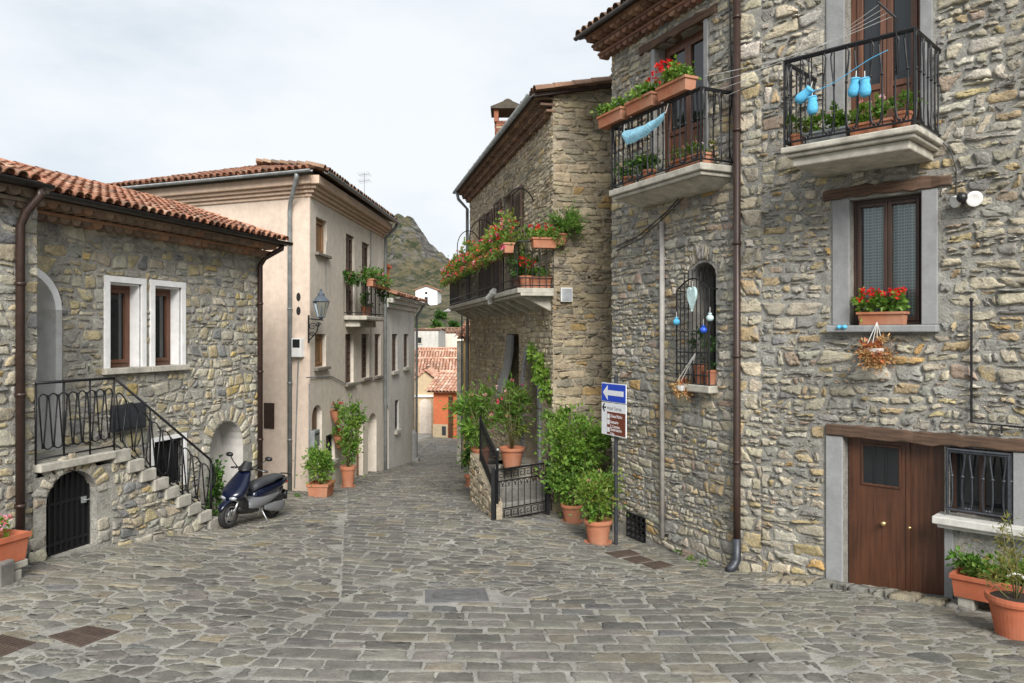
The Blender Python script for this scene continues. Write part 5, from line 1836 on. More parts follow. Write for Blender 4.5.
s = MB(); tulip_rail(s, FA, [(a0 + .04, 0), (a0 + .04, WA - .04), (a1 - .04, WA - .04), (a1 - .04, 0)], zbA, zbA + 1.06, .135); s.build('railing', M['iron'], bA)
zbB = 2.31 + EYE
WB = .98
b0, b1 = FB.u(780, WB), FB.u(917.5, WB)
s = MB()
for (d_, z0, z1) in ((0, -.075, 0), (.045, -.125, -.077), (.11, -.235, -.127)): s.fbox(FB, b0 + d_, b1 - d_, zbB + z0, zbB + z1, -.02, WB - d_)
bB = s.build('balcony', M['concrete'], house_r, bevel=.018)
s = MB(); tulip_rail(s, FB, [(b0 + .04, 0), (b0 + .04, WB - .04), (b1 - .04, WB - .04), (b1 - .04, 0)], zbB, zbB + 1.07, .135); s.build('railing', M['iron'], bB)
# --- garage door with small light and knob
gdz = gd[3]
s = MB()
ms = gd[0] + (gd[1] - gd[0]) * .62
s.fbox(FB, gd[0] + .01, ms - .004, -.1, gdz - .01, -.2, -.14)
s.fbox(FB, ms + .004, gd[1] - .005, -.1, gdz - .01, -.2, -.146)
s.fbox(FB, ms - .02, ms + .03, -.1, gdz - .01, -.14, -.128)
lw0, lw1, lz0, lz1 = FB.u(859.5), FB.u(895), FB.z(877, 486), FB.z(877, 448)
for (x0, x1, y0, y1) in ((lw0 - .03, lw0, lz0 - .03, lz1 + .03), (lw1, lw1 + .03, lz0 - .03, lz1 + .03), (lw0, lw1, lz1, lz1 + .03), (lw0, lw1, lz0 - .03, lz0)): s.fbox(FB, x0, x1, y0, y1, -.14, -.125)
do = s.build('garage_door', M['wood_door'], house_r, bevel=.006)
s = MB(); s.fbox(FB, lw0, lw1, lz0, lz1, -.138, -.132)
for k in (1, 2): s.fbox(FB, lw0 + (lw1 - lw0) * k / 3 - .01, lw0 + (lw1 - lw0) * k / 3 + .01, lz0, lz1, -.131, -.122)
s.build('window_light', M['glass'], do)
s = MB(); ku, kz = FB.hit(881, 525); s.ball(FB.pt(ku, kz, -.09), .035, 12, 8); s.tube([FB.pt(ku, kz, -.14), FB.pt(ku, kz, -.1)], .018, 8); ku, kz = FB.hit(906, 530); s.tube([FB.pt(ku, kz, -.14), FB.pt(ku, kz, -.125)], .02, 10)
brass = flat_mat('brass', (.75, .55, .25), .3, .9, .1)
s.build('knob', brass, do, smooth=True)
s = MB(); old_beam(s, FB, gd[0] - .22, FB.u(1024) + .35, gdz + .005, gdz + .15, -.2, .05, 7, 24); s.build('lintel', M['wood_lintel'], do, bevel=.015)
s = MB(); s.fbox(FB, gd[0] - .22, gd[0] - .003, -.2, gdz, -.2, .03); s.fbox(FB, gd[1] + .002, gd[1] + .10, -.2, gw[2] - .1, -.2, .03); s.fbox(FB, gw[1] + .003, gw[1] + .34, -.2, gdz, -.2, .03)
s.build('jamb', M['granite'], do, bevel=.01)
# low window with bellied grille beside the door
s = MB(); s.fbox(FB, gw[0], gw[1], gw[2], gw[3], -.26, -.2)
s.fbox(FB, gw[0] + .02, gw[0] + .07, gw[2], gw[3] - .01, -.2, -.16); s.fbox(FB, gw[1] - .07, gw[1] - .02, gw[2], gw[3] - .01, -.2, -.16); s.fbox(FB, (gw[0] + gw[1]) / 2 - .03, (gw[0] + gw[1]) / 2 + .03, gw[2], gw[3] - .01, -.2, -.16)
lw_o = s.build('low_window', M['wood_frame'], house_r)
s = MB(); s.fbox(FB, gw[0] + .07, (gw[0] + gw[1]) / 2 - .03, gw[2] + .05, gw[3] - .05, -.198, -.185); s.fbox(FB, (gw[0] + gw[1]) / 2 + .03, gw[1] - .07, gw[2] + .05, gw[3] - .05, -.198, -.185); s.build('pane', M['glass'], lw_o)
s = MB(); tulip_rail(s, FB, [(gw[0] + .01, -.02), (gw[0] + .03, .06), (gw[1] - .03, .06), (gw[1] - .01, -.02)], gw[2] + .02, gw[3] - .03, .105, 0); s.build('grille', M['iron_grey'], lw_o)
s = MB(); s.fbox(FB, gw[0] - .1, gw[1] + .45, gw[2] - .09, gw[2] - .002, -.2, .2); s.fbox(FB, gw[0] - .06, gw[1] + .45, gw[2] - .14, gw[2] - .092, -.2, .14); s.build('sill', M['marble'], lw_o, bevel=.012)
b_ = MB(); F_ = FB.shifted(-.02)
wall_sheet(b_, F_, rect(gd[1] + .1, gw[1] + .02, -.3, gw[2] - .1), [], 0, MORT_R); wu_ = b_.build('under_wall', M['mortar'], lw_o)
st = MB(); masonry(st, F_, rect(gd[1] + .11, gw[1] + .01, -.3, gw[2] - .15), [], (.1, .2), (.15, .35), .03, (.004, .03), PAL_R, 75)
st2 = st.build('under_stonework', M['stone'], lw_o, smooth=True)
# --- barred window in wall A
s = MB(); s.prism(FA, [(p[0], p[1]) for p in aho], -.5, -.45); aw_o = s.build('barred_window', M['dark'], house_r)
s = MB()
ga, gb = aw[0] - .16, aw[1] + .04
gz0, gzs, gzt = aw[2] - .02, aw[4] - .42, aw[4] - .25
gx = lambda t: ga + (gb - ga) * t
topg = lambda t: gzs + (gzt - gzs) * math.sin(math.pi * t)
og = .16
s.tube([FA.pt(ga, gz0, og), FA.pt(ga, gzs, og)] + [FA.pt(gx(t / 10), topg(t / 10), og) for t in range(1, 10)] + [FA.pt(gb, gzs, og), FA.pt(gb, gz0, og)], .013, 6)
for k in range(1, 8):
    t = k / 8
    s.tube([FA.pt(gx(t), gz0, og), FA.pt(gx(t), topg(t) + (.14 if 2 <= k <= 6 else 0), og)], .01, 5)
    s.ball(FA.pt(gx(t), (gz0 + gzs) / 2 + .1, og), .022, 6, 4)
for zz in (gz0 + .02, gz0 + .32, gz0 + .5, gz0 + .16): s.tube([FA.pt(ga, zz, og), FA.pt(gb, zz, og)], .011, 5)
for zz in (gz0 + .02, gzs): 
    for g_ in (ga, gb): s.tube([FA.pt(g_, zz, og), FA.pt(g_, zz, -.02)], .011, 5)
for k in range(5):
    t = (k + 1) / 6; uu = aw[0] + (aw[1] - aw[0]) * t
    s.tube([FA.pt(uu, aw[3] - .2, -.1), FA.pt(uu, aw[4] - .06, -.1)], .01, 5)
s.build('grille', M['iron'], aw_o)
s = MB(); s.fbox(FA, aw[0] - .08, aw[1] + .06, aw[2] - .12, aw[2] - .002, -.4, .18); s.build('sill', M['concrete'], aw_o, bevel=.02)
s = MB(); s.fbox(FA, aw[0] + .02, aw[1] - .02, aw[2], aw[3] - .1, -.44, -.42); s.build('pane', M['glass'], aw_o)
# --- cellar vent
s = MB(); s.fbox(FA, av[0], av[1], av[2], av[3], -.3, -.25); vo = s.build('cellar_vent', M['dark'], house_r)
s = MB()
n = 4
for k in range(n + 1):
    uu = av[0] + (av[1] - av[0]) * k / n; zz = av[2] + (av[3] - av[2]) * k / n
    s.tube([FA.pt(uu, av[2], .0), FA.pt(uu, av[3], .0)], .012, 5); s.tube([FA.pt(av[0], zz, .0), FA.pt(av[1], zz, .0)], .012, 5)
    for j in range(n):
        if k < n: s.lathe([(.03, -.004), (.045, -.004), (.045, .004), (.03, .004)], FA.pt(av[0] + (av[1] - av[0]) * (k + .5) / n, av[2] + (av[3] - av[2]) * (j + .5) / n, .0), 8, axis='y', cap=False)
s.build('grille', M['iron'], vo)
# --- pipes
s = MB()
up = -.0
px_ = FB.u(738.3)
pipe_on(FB, [(.02, zBtop, .07), (.02, 1.1, .07), (.02, .35, .07)], .052, .07, s, 12)
for zz in (7.8, 6.2, 4.6, 3.0, 1.5): clamp_ring(s, FB, .02, zz, .07, .052)
dp = s.build('downpipe', M['brownpipe'], house_r, smooth=True)
s = MB(); zz0 = ground(FB.pt(.02, 0, .15).x, FB.pt(.02, 0, .15).y)
pipe_on(FB, [(.02, .42, .07), (.02, zz0 + .16, .07), (.0, zz0 + .07, .14), (-.03, zz0 + .03, .24)], .06, .07, s, 12); s.build('cast_shoe', M['iron_grey'], dp, smooth=True)
s = MB(); ua_ = FA.u(664.5)
pipe_on(FA, [(ua_, FA.z(664, 222), .045), (ua_ , .0, .045)], .042, .045, s, 10); s.build('conduit', M['paleplastic'], house_r, smooth=True)
# cables clipped to the facade
s = MB()
pipe_on(FA, [(FA.u(617), FA.z(617, 247), .03), (FA.u(640), FA.z(640, 236), .03), (FA.u(668), FA.z(668, 212), .03), (FA.u(700), FA.z(700, 183), .12), (FA.u(728), FA.z(728, 172), .05), (FA.u(735), FA.z(735, 160), .04), (FA.u(736), FA.z(736, 130), .04), (FA.u(733), FA.z(733, 60), .04), (FA.u(731), zA + .3, .04)], .011, .03, s, 5)
pipe_on(FA, [(FA.u(617), FA.z(617, 251), .03), (FA.u(642), FA.z(642, 239), .03), (FA.u(668), FA.z(668, 215), .03), (FA.u(705), FA.z(705, 181), .1)], .008, .03, s, 5)
s.lathe([(.06, -.008), (.075, 0), (.06, .008)], FA.pt(FA.u(722), FA.z(722, 177), .05), 14, axis='y', cap=False)
pipe_on(FB, [(FB.u(940), FB.z(940, 140), .05), (FB.u(951), FB.z(951, 150), .03), (FB.u(957), FB.z(957, 170), .03), (FB.u(957), FB.z(957, 200), .03)], .008, .03, s, 5)
s.build('cable', M['wire'], house_r)
# --- eaves of wall A
s = MB(); cornice(s, FA, uA - .25, .0, zA + .42, .40, 3, [(3, (0.30, 0.165, 0.12)), (2, (0.24, 0.14, 0.105)), (2, (0.36, 0.22, 0.16))], 77, .19, .13)
s.build('cornice', M['soffit'], house_r)
t = MB()
pr = math.radians(20)
S_A = (-FA.n3) * math.cos(pr) + Vector((0, 0, 1)) * math.sin(pr)
O = FA.pt(uA - .36, zA + .44, .48)
tile_roof(t, O, FA.d3, S_A, -uA + .62, 3.0, TILE_OLD, 78, .21, .38)
ridge_tiles(t, O, O + S_A * 3.0, TILE_OLD, 79, .11)
ro = t.build('roof', M['tile'], house_r, smooth=True)
t = MB(); e2 = O + FA.d3 * (-uA + .62); dn = Vector((0, 0, -.05))
t.hexa([O + dn, e2 + dn, e2 + S_A * 3 + dn, O + S_A * 3 + dn, O, e2, e2 + S_A * 3, O + S_A * 3]); t.build('roof_deck', M['wood_frame'], ro)
g = MB(); half_gutter(g, FA, uA - .4, .1, zA + .43, .53, .05); g.build('gutter', M['copper'], house_r, smooth=True)
# ================================================================ SCOOTER
p1 = ghit(227, 528.5)
best = None
for k in range(80):
    q = ghit(271, 525 - k * .2)
    if abs((q - p1).length - 1.28) < (best[0] if best else 9): best = (abs((q - p1).length - 1.28), q)
p2 = best[1]
mid = (p1 + p2) / 2
sco = empty('scooter', mid, 'dark blue scooter with grey seat leaning on its side stand by the stone house', 'scooter')
fw_ = (p1 - p2)
sco.rotation_mode = 'XYZ'
yaw = math.atan2(fw_.y, fw_.x); pitch_ = -math.asin(fw_.z / fw_.length)
sco.scale = (1.0, .96, .93)
sco.rotation_euler = (math.radians(-4), pitch_, yaw)
M['sblue'] = flat_mat('dark_blue_paint', (0.004, 0.0075, 0.026), 0.25, 0.1, 0.1, 4, coat=.5)
M['sgrey'] = flat_mat('silver_grey_paint', (0.22, 0.225, 0.235), 0.35, 0.3, 0.1, 5)
M['seat'] = flat_mat('grey_seat_vinyl', (0.045, 0.05, 0.055), 0.55, 0, 0.2, 20, bs=.2)
M['chrome'] = flat_mat('polished_metal', (0.5, 0.5, 0.5), 0.25, .9, .1)
M['lens'] = flat_mat('headlamp_lens', (0.42, 0.45, 0.47), 0.08, .2, .1, 8, spec=.8)
M['redlens'] = flat_mat('red_lens', (0.35, 0.01, 0.01), 0.15)
FX, RX, WR = .64, -.64, .235
def sub(m, name, mat, parent=sco, smooth=True, bevel=0): return m.build(name, mat, parent, smooth=smooth, bevel=bevel, local=True)
for x, wd in ((FX, .055), (RX, .065)):
    m = MB()
    m.lathe([(WR - .085, -wd * .75), (WR - .04, -wd), (WR - .012, -wd * .7), (WR, 0), (WR - .012, wd * .7), (WR - .04, wd), (WR - .085, wd * .75), (WR - .085, -wd * .75)], (x, 0, WR), 28, axis='y', cap=False)
    tyre = sub(m, 'wheel', M['rubber'])
    m = MB()
    m.lathe([(WR - .1, -.04), (WR - .083, -.045), (WR - .083, .045), (WR - .1, .04)], (x, 0, WR), 28, axis='y', cap=False)
    for k in range(5):
        a = 2 * math.pi * k / 5
        m.tube([(x, 0, WR), (x + (WR - .09) * math.cos(a), 0, WR + (WR - .09) * math.sin(a))], .018, 6)
    m.lathe([(.02, -.06), (.045, -.05), (.045, .05), (.02, .06)], (x, 0, WR), 14, axis='y')
    sub(m, 'rim', M['chrome'] if x < 0 else M['sgrey'], tyre)
    if x > 0:
        m = MB(); m.lathe([(.04, .055), (.105, .055), (.105, .06), (.04, .06)], (x, 0, WR), 24, axis='y'); sub(m, 'brake_disc', M['chrome'], tyre)
m = MB()
m.loft([(-1.0, 0, .745, .015, .01), (-.97, 0, .735, .05, .03), (-.85, 0, .70, .105, .05), (-.62, 0, .635, .15, .085), (-.35, 0, .575, .17, .115), (-.1, 0, .54, .155, .12), (.04, 0, .50, .12, .11), (.1, 0, .48, .08, .09)], 20)
body = sub(m, 'rear_body', M['sblue'])
m = MB(); m.loft([(-.72, 0, .52, .10, .03), (-.55, 0, .475, .16, .07), (-.3, 0, .43, .182, .11), (0, 0, .38, .182, .135), (.2, 0, .36, .165, .12), (.3, 0, .34, .13, .08)], 20); sub(m, 'side_panel', M['sgrey'])
m = MB(); m.loft([(-.86, 0, .775, .05, .012), (-.82, 0, .785, .09, .03), (-.68, 0, .80, .125, .045), (-.45, 0, .775, .14, .055), (-.38, 0, .745, .145, .06), (-.15, 0, .72, .14, .07), (.02, 0, .68, .115, .085), (.09, 0, .64, .08, .07)], 20); sub(m, 'seat', M['seat'])
m = MB(); m.loft([(.0, 0, .27, .15, .06), (.2, 0, .27, .16, .06), (.4, 0, .29, .15, .07), (.5, 0, .33, .1, .06)], 16, 3.5); sub(m, 'floorboard', M['black'])
m = MB(); m.loft([(.44, .60, 0, .03, .06), (.50, .60, 0, .12, .14), (.56, .585, 0, .155, .19), (.63, .545, 0, .15, .215), (.72, .485, 0, .115, .205), (.82, .42, 0, .085, .175), (.92, .355, 0, .065, .135), (.99, .315, 0, .05, .10)], 24, 2.3, axis='z'); fr = sub(m, 'front_fairing', M['sblue'])
for sgn in (-1, 1):
    m = MB(); m.ball((.685, sgn * .075, .535), .075, 14, 8, s=(.7, 1, .6)); sub(m, 'headlight', M['lens'], fr)
m = MB(); m.loft([(.60, 0, .612, .15, .012), (.70, 0, .585, .06, .014)], 12); m.loft([(.30, 0, .36, .14, .14), (.44, 0, .42, .15, .18), (.52, 0, .45, .10, .12)], 16); sub(m, 'air_intake', M['black'], fr)
m = MB(); m.loft([(.22, 0, 1.0, .06, .02), (.27, 0, 1.015, .12, .04), (.34, 0, 1.02, .13, .045), (.40, 0, 1.0, .09, .035), (.44, 0, .985, .04, .015)], 18); cow = sub(m, 'handlebar_cowl', M['black'])
m = MB()
for a_, b_2 in (((.45, .985), (.34, 1.14)),):
    n = 9
    vs = []
    for i in range(n):
        t = -1 + 2 * i / (n - 1)
        vs.append((.45 - .1 * t * t, .13 * t, .99)); vs.append((.34 - .07 * t * t, .085 * t, 1.15 - .03 * t * t))
        vs.append((.44 - .1 * t * t, .13 * t, .99)); vs.append((.33 - .07 * t * t, .085 * t, 1.15 - .03 * t * t))
    m.add(vs, [(4 * i, 4 * i + 4, 4 * i + 5, 4 * i + 1) for i in range(n - 1)] + [(4 * i + 2, 4 * i + 3, 4 * i + 7, 4 * i + 6) for i in range(n - 1)])
sub(m, 'windscreen', M['black'], cow)
m = MB()
m.tube([(.20, -.34, .985), (.27, -.2, 1.01), (.29, 0, 1.01), (.27, .2, 1.01), (.20, .34, .985)], .014, 8)
hb = sub(m, 'handlebar', M['black'])
for sgn in (-1, 1):
    m = MB(); m.tube([(.24, sgn * .24, 1.0), (.195, sgn * .36, .983)], .021, 10); sub(m, 'grip', M['rubber'], hb)
    m = MB(); m.tube([(.27, sgn * .24, 1.0), (.23, sgn * .36, .99)], .007, 6); sub(m, 'brake_lever', M['chrome'], hb)
    m = MB(); m.tube([(.28, sgn * .19, 1.02), (.30, sgn * .27, 1.11), (.27, sgn * .36, 1.2)], .009, 6); m.loft([(.235, sgn * .38, 1.215, .03, .02), (.25, sgn * .39, 1.22, .07, .042), (.275, sgn * .39, 1.22, .065, .038), (.30, sgn * .385, 1.215, .03, .02)], 12); sub(m, 'mirror', M['black'])
m = MB(); m.loft([(.44, 0, .40, .055, .03), (.52, 0, .465, .07, .03), (.63, 0, .495, .075, .028), (.74, 0, .475, .07, .03), (.83, 0, .42, .06, .035), (.89, 0, .35, .035, .03)], 16); sub(m, 'front_mudguard', M['sblue'])
m = MB()
for sgn in (-1, 1): m.tube([(FX, sgn * .085, WR), (.56, sgn * .085, .42), (.47, sgn * .07, .62)], .022, 10)
sub(m, 'fork', M['chrome'])
m = MB(); m.loft([(-.82, .13, .27, .02, .05), (-.74, .135, .26, .045, .095), (-.6, .14, .255, .05, .11), (-.4, .14, .26, .045, .085), (-.22, .13, .28, .03, .06), (-.18, .13, .28, .01, .03)], 16); sub(m, 'engine_case', M['sgrey'])
m = MB(); m.loft([(-.78, .11, .42, .02, .03), (-.7, .12, .42, .06, .065), (-.5, .12, .42, .06, .065), (-.42, .11, .42, .03, .04)], 14); sub(m, 'air_filter_box', M['black'])
m = MB(); m.loft([(-.98, -.16, .30, .01, .02), (-.94, -.16, .30, .05, .055), (-.55, -.16, .27, .055, .06), (-.45, -.15, .25, .02, .025)], 14); m.tube([(-.46, -.15, .25), (-.2, -.08, .2), (0, -.02, .22)], .018, 8); sub(m, 'exhaust', M['galv'])
m = MB(); m.tube([(-.62, .11, .3), (-.7, .12, .62)], .026, 8); sub(m, 'rear_shock', M['black'])
m = MB(); m.loft([(-.94, 0, .50, .06, .012), (-.85, 0, .53, .085, .016), (-.65, 0, .51, .09, .018), (-.45, 0, .46, .08, .02)], 12); m.box(-.99, -.94, -.07, .07, .33, .5); sub(m, 'rear_mudguard', M['black'])
m = MB(); m.loft([(-1.0, 0, .69, .03, .015), (-.96, 0, .68, .075, .03), (-.9, 0, .67, .09, .03)], 12); sub(m, 'tail_light', M['redlens'])
m = MB(); m.tube([(-.9, -.12, .78), (-.98, -.1, .81), (-1.0, 0, .815), (-.98, .1, .81), (-.9, .12, .78)], .014, 8); sub(m, 'grab_rail', M['black'])
m = MB(); m.tube([(-.12, .1, .27), (-.16, .2, .1), (-.17, .24, .02)], .013, 8); m.tube([(-.19, .22, .015), (-.15, .28, .012)], .013, 6); sub(m, 'side_stand', M['galv'])

# ================================================================ SIGN POST
Fs = Frame(at(613.5, 335, 12.75).xy, (.5, -1.0))
sb = ghit(613.5, 541)
sgn_ = empty('sign_post', (Fs.o.x, Fs.o.y, gfast0(Fs.o.x, Fs.o.y) if 'gfast0' in globals() else ground(Fs.o.x, Fs.o.y)), 'dark post carrying a blue one way arrow over a white and brown direction panel', 'road sign')
zsb = sgn_.location.z
zT = Fs.z(613.5, 376)
s = MB(); s.tube([Fs.pt(0, zsb - .1, -.05), Fs.pt(0, zT, -.05)], .032, 12); s.lathe([(.032, 0), (.036, .0), (.03, .012), (.01, .016)], Fs.pt(0, zT, -.05), 12); s.build('post', M['iron_grey'], sgn_, smooth=False)
hw = .36
zm = Fs.z(613.5, 403.5)
z1, z0 = Fs.z(613.5, 383.5), Fs.z(613.5, 436)
s = MB(); s.fbox(Fs, -hw, hw, zm + .012, z1, -.015, 0); arp = s.build('arrow_panel', M['white_sign'], sgn_, bevel=.004)
s = MB(); s.fbox(Fs, -hw + .012, hw - .012, zm + .026, z1 - .014, 0, .003); s.build('blue_face', M['blue_sign'], arp)
zc = (zm + z1) / 2 + .005; ah = (z1 - zm)
s = MB(); s.prism(Fs, [(-hw + .05, zc), (-.17, zc - ah * .37), (-.17, zc - ah * .13), (hw - .07, zc - ah * .13), (hw - .07, zc + ah * .13), (-.17, zc + ah * .13), (-.17, zc + ah * .37)], .003, .006); s.build('arrow', M['white_sign'], arp)
s = MB(); s.fbox(Fs, -hw, hw, z0, zm, -.015, 0); dp_ = s.build('direction_panel', M['white_sign'], sgn_, bevel=.004)
hh = zm - z0
zb_t = zm - hh * .27
s = MB(); s.fbox(Fs, -hw + .17, hw - .02, z0 + .02, zb_t, 0, .003); s.build('brown_face', M['brown_sign'], dp_)
zz = zm - hh * .15
s = MB(); s.fbox(Fs, -hw + .05, -hw + .14, zz - .012, zz + .012, 0, .004)
s.prism(Fs, [(-hw + .025, zz), (-hw + .085, zz - .075), (-hw + .105, zz - .06), (-hw + .06, zz), (-hw + .105, zz + .06), (-hw + .085, zz + .075)], 0, .004); s.build('small_arrow', M['black'], dp_)
text_mesh('Hotel Terrae', .085, Fs, -hw + .17, zz - .03, .002, dp_, M['greypipe'], sx=.92)
bh = (zb_t - z0 - .02)
for k, (ls, n_) in enumerate(((('Chiesa Madre',), 1), (('Santuario', 'S. Caterina'), 2), (('Osservatorio', 'Valle'), 2))):
    y0 = zb_t - bh * (.04, .30, .64)[k]
    for i, t_ in enumerate(ls): text_mesh(t_, .075, Fs, -hw + .27, y0 - .075 - i * .075, .004, dp_, M['white_sign'], sx=.82)
    s = MB(); s.fbox(Fs, -hw + .18, -hw + .25, y0 - .10, y0 - .02, .003, .005); s.build('pictogram', M['white_sign'], dp_)
s = MB()
for z_ in (z1 - .1, zm - .1, z0 + .1): s.fbox(Fs, -.06, .06, z_ - .02, z_ + .02, -.085, -.015)
s.build('clamp', M['galv'], sgn_)

# ================================================================ POTTED PLANTS
def soil_disc(c, r): 
    m = MB(); m.lathe([(.01, 0), (r, 0)], c, 16, cap=False); return m

def potted(name, label, cat, pos, pot, parts, group=None, soil=None, pot_mat='terracotta'):
    """root > pot, then foliage / flowers / stem parts (name, MB, material)"""
    root = empty(name, pos, label, cat, group)
    if pot: pot.build('pot', M[pot_mat], root, smooth=False)
    for nm, mb, mt in parts: mb.build(nm, M[mt], root, smooth=(mt == 'stem'))
    return root

def stems(mb, c, tips, r=.012):
    for t in tips:
        c_, t_ = Vector(c), Vector(t)
        m_ = c_.lerp(t_, .5) + Vector((rnd.gauss(0, .04), rnd.gauss(0, .04), .03))
        mb.tube([c_, m_, t_], r, 5, r2=r * .4)

rnd = random.Random(77)
# left planter with pink flowers on flat stones, and the concrete block
zP = FL2.z(20, 556, .35)
ua_, ub_ = FL2.u(-90, .35), FL2.u(17, .35)
s = MB(); trough(s, FL2, ua_, ub_, zP, .30, .12, .52)
f = MB(); fl_ = MB()
for k in range(9):
    c = FL2.pt(ua_ + (ub_ - ua_ - .08) * (k + .3) / 9, zP + .34, .32)
    foliage(f, c, (.13, .13, .13), 70, .07, LIME, rnd, 5, slim=.7); blooms(fl_, c + Vector((0, 0, .08)), (.12, .12, .1), 5, .03, PINKF, rnd)
potted('flower_trough', 'long terracotta trough of pink flowers on flat stones at the left edge', 'planter', FL2.pt((ua_ + ub_) / 2, zP, .32), s, [('foliage', f, 'leaf'), ('flowers', fl_, 'petal')], pot_mat='terra_plastic')
gz = ground(*FL2.pt(ub_ - .2, 0, .3).xy)
root = empty('stone_stack', FL2.pt(ub_ - .3, gz, .3), 'short stack of flat stones under the trough of pink flowers', 'stones')
nst_ = max(2, int(round((zP - gz) / .09)))
for k in range(nst_):
    m = MB(); za, zb_ = gz + (zP - gz) * k / nst_, gz + (zP - gz) * (k + 1) / nst_ - .004
    m.fbox(FL2, (ua_ + .1) if k < nst_ - 1 else ub_ - .5, ub_ + .02 - .08 * (k % 2 == 0) , za - (.05 if k == 0 else 0), zb_, .1 + .03 * (k % 2), .5); m.build('flat_stone', M['step'], root, bevel=.02)
q = ghit(2, 589)
root = empty('concrete_block', (q.x - .3, q.y + .1, q.z), 'grey concrete block lying on the paving at the left edge below the trough', 'block')
m = MB(); m.box(q.x - .85, q.x - .02, q.y, q.y + .25, q.z - .03, q.z + .25); m.build('block', M['dark_step'], root, bevel=.02)

# creeper at the foot of the stairs
c = FL.pt(FL.u(209), FL.z(209, 492), .12)
f = MB(); foliage(f, c, (.14, .14, .55), 420, .08, DARKG + GREEN[:2], rnd, 14, slim=.8)
m = MB(); stems(m, (c.x, c.y, c.z - .6), [(c.x + rnd.gauss(0, .06), c.y + rnd.gauss(0, .06), c.z + rnd.uniform(-.2, .5)) for _ in range(5)], .01)
potted('creeper_plant', 'narrow dark green creeper growing up the wall at the foot of the stone stair', 'plant', (c.x, c.y, c.z - .6), None, [('foliage', f, 'leaf'), ('stem', m, 'stem')])

def bush(label, base, potr, poth, spec, pal, leafsize, n, name='potted_shrub', flowers=None, slim=.5, square=False, droop=0.0, group=None):
    s = MB()
    if square:
        F_ = FG; u = (Vector(base).xy - F_.o).dot(F_.d); o = (Vector(base).xy - F_.o).dot(F_.n)
        trough(s, F_, u - square, u + square, base.z, poth, o - potr, o + potr)
    elif poth: round_pot(s, base, potr, poth, saucer=True)
    f = MB(); st_ = MB()
    for (c, rad, frac, cl) in spec:
        foliage(f, c, rad, int(n * frac), leafsize, pal, rnd, cl, slim=slim, droop=droop)
        stems(st_, (base.x, base.y, base.z + poth * .85), [Vector(c) + Vector((rnd.gauss(0, .5) * rad[0], rnd.gauss(0, .5) * rad[1], rnd.uniform(-.3, .6) * rad[2])) for _ in range(5)], .014)
    parts = [('foliage', f, 'leaf'), ('stem', st_, 'stem')]
    if flowers:
        b_ = MB()
        for (c, rad, _, _) in spec: blooms(b_, c, rad, flowers[1], flowers[2], flowers[0], rnd)
        parts.append(('flowers', b_, 'petal'))
    return potted(name, label, 'potted plant', base, s if (poth or square) else None, parts, group)

b = ghit(321, 496)
bush('low bright green bush in a square terracotta planter beside the beige house door', b, .22, .3, [(b + Vector((-.02, .05, .64)), (.33, .32, .38), 1, 16)], GREEN[:3] + LIME, .09, 1500, square=.26)
b = ghit(348, 487)
bush('tall slender green shrub in a round terracotta pot against the beige house', b, .19, .52, [(b + Vector((.04, .1, 1.0)), (.26, .3, .46), .45, 14), (b + Vector((.08, .1, 1.6)), (.32, .32, .48), .55, 16)], LIME + GREEN[:3], .1, 1700)
for i, (x, y) in enumerate(((330.5, 415), (333, 440))):
    u, z = FG.hit(x, y)
    s = MB(); c = FG.pt(u, z - .05, .17)
    s.lathe([(.02, -.2), (.08, -.14), (.13, .0), (.16, .14), (.17, .16), (.15, .16), (.01, .12)], c, 14)
    s.tube([FG.pt(u, z + .15, 0), FG.pt(u, z + .13, .17)], .01, 5)
    f = MB(); foliage(f, c + Vector((0, 0, .24)), (.17, .17, .14), 160, .08, GREEN + OLIVE, rnd, 7)
    b_ = MB(); blooms(b_, c + Vector((0, 0, .28)), (.15, .15, .1), 4, .03, REDF, rnd)
    potted('hanging_pot', ('upper' if i == 0 else 'lower') + ' of two terracotta wall pots hung on the beige house', 'hanging pot', c - Vector((0, 0, .2)), s, [('foliage', f, 'leaf'), ('flowers', b_, 'petal')], 'pots hung on the beige house')
# beige balcony
f = MB(); b_ = MB(); s = MB()
ba_, bb_ = ba + .05, bb - .05
trough(s, FG, ba_, bb_, bz + .78, .2, .60, .78)
for k in range(9):
    c = FG.pt(ba_ + (bb_ - ba_) * (k + .5) / 9, bz + 1.05 - .1 * (k > 5), .64); foliage(f, c, (.26, .22, .24), 110, .1, GREEN + DARKG, rnd, 7, droop=.4); blooms(b_, c, (.22, .2, .18), 2, .035, PINKF, rnd, 6)
for k in range(6):
    c = FG.pt(ba_ - .02, bz + 1.03 + rnd.uniform(-.04, .08), .02 + .1 * k); foliage(f, c, (.2, .24, .2), 90, .1, GREEN + DARKG, rnd, 6, droop=.4); blooms(b_, c, (.18, .2, .16), 1, .035, PINKF, rnd, 6)
c = FG.pt(bb_ + .1, bz + .8, .6); foliage(f, c, (.25, .3, .4), 160, .1, GREEN + DARKG, rnd, 8, droop=.5)
potted('balcony_planter', 'trailing green plants along the rail of the small beige house balcony', 'planter', FG.pt((ba_ + bb_) / 2, bz + .78, .6), s, [('foliage', f, 'leaf'), ('flowers', b_, 'petal')])
c = FG.pt(ba_ + 1.2, bz + .01, .3); s = MB(); round_pot(s, c, .16, .28); f = MB(); foliage(f, c + Vector((0, 0, .45)), (.22, .22, .22), 200, .1, GREEN, rnd, 8)
potted('potted_plant', 'leafy plant in a pot on the floor of the beige house balcony', 'potted plant', c, s, [('foliage', f, 'leaf')])

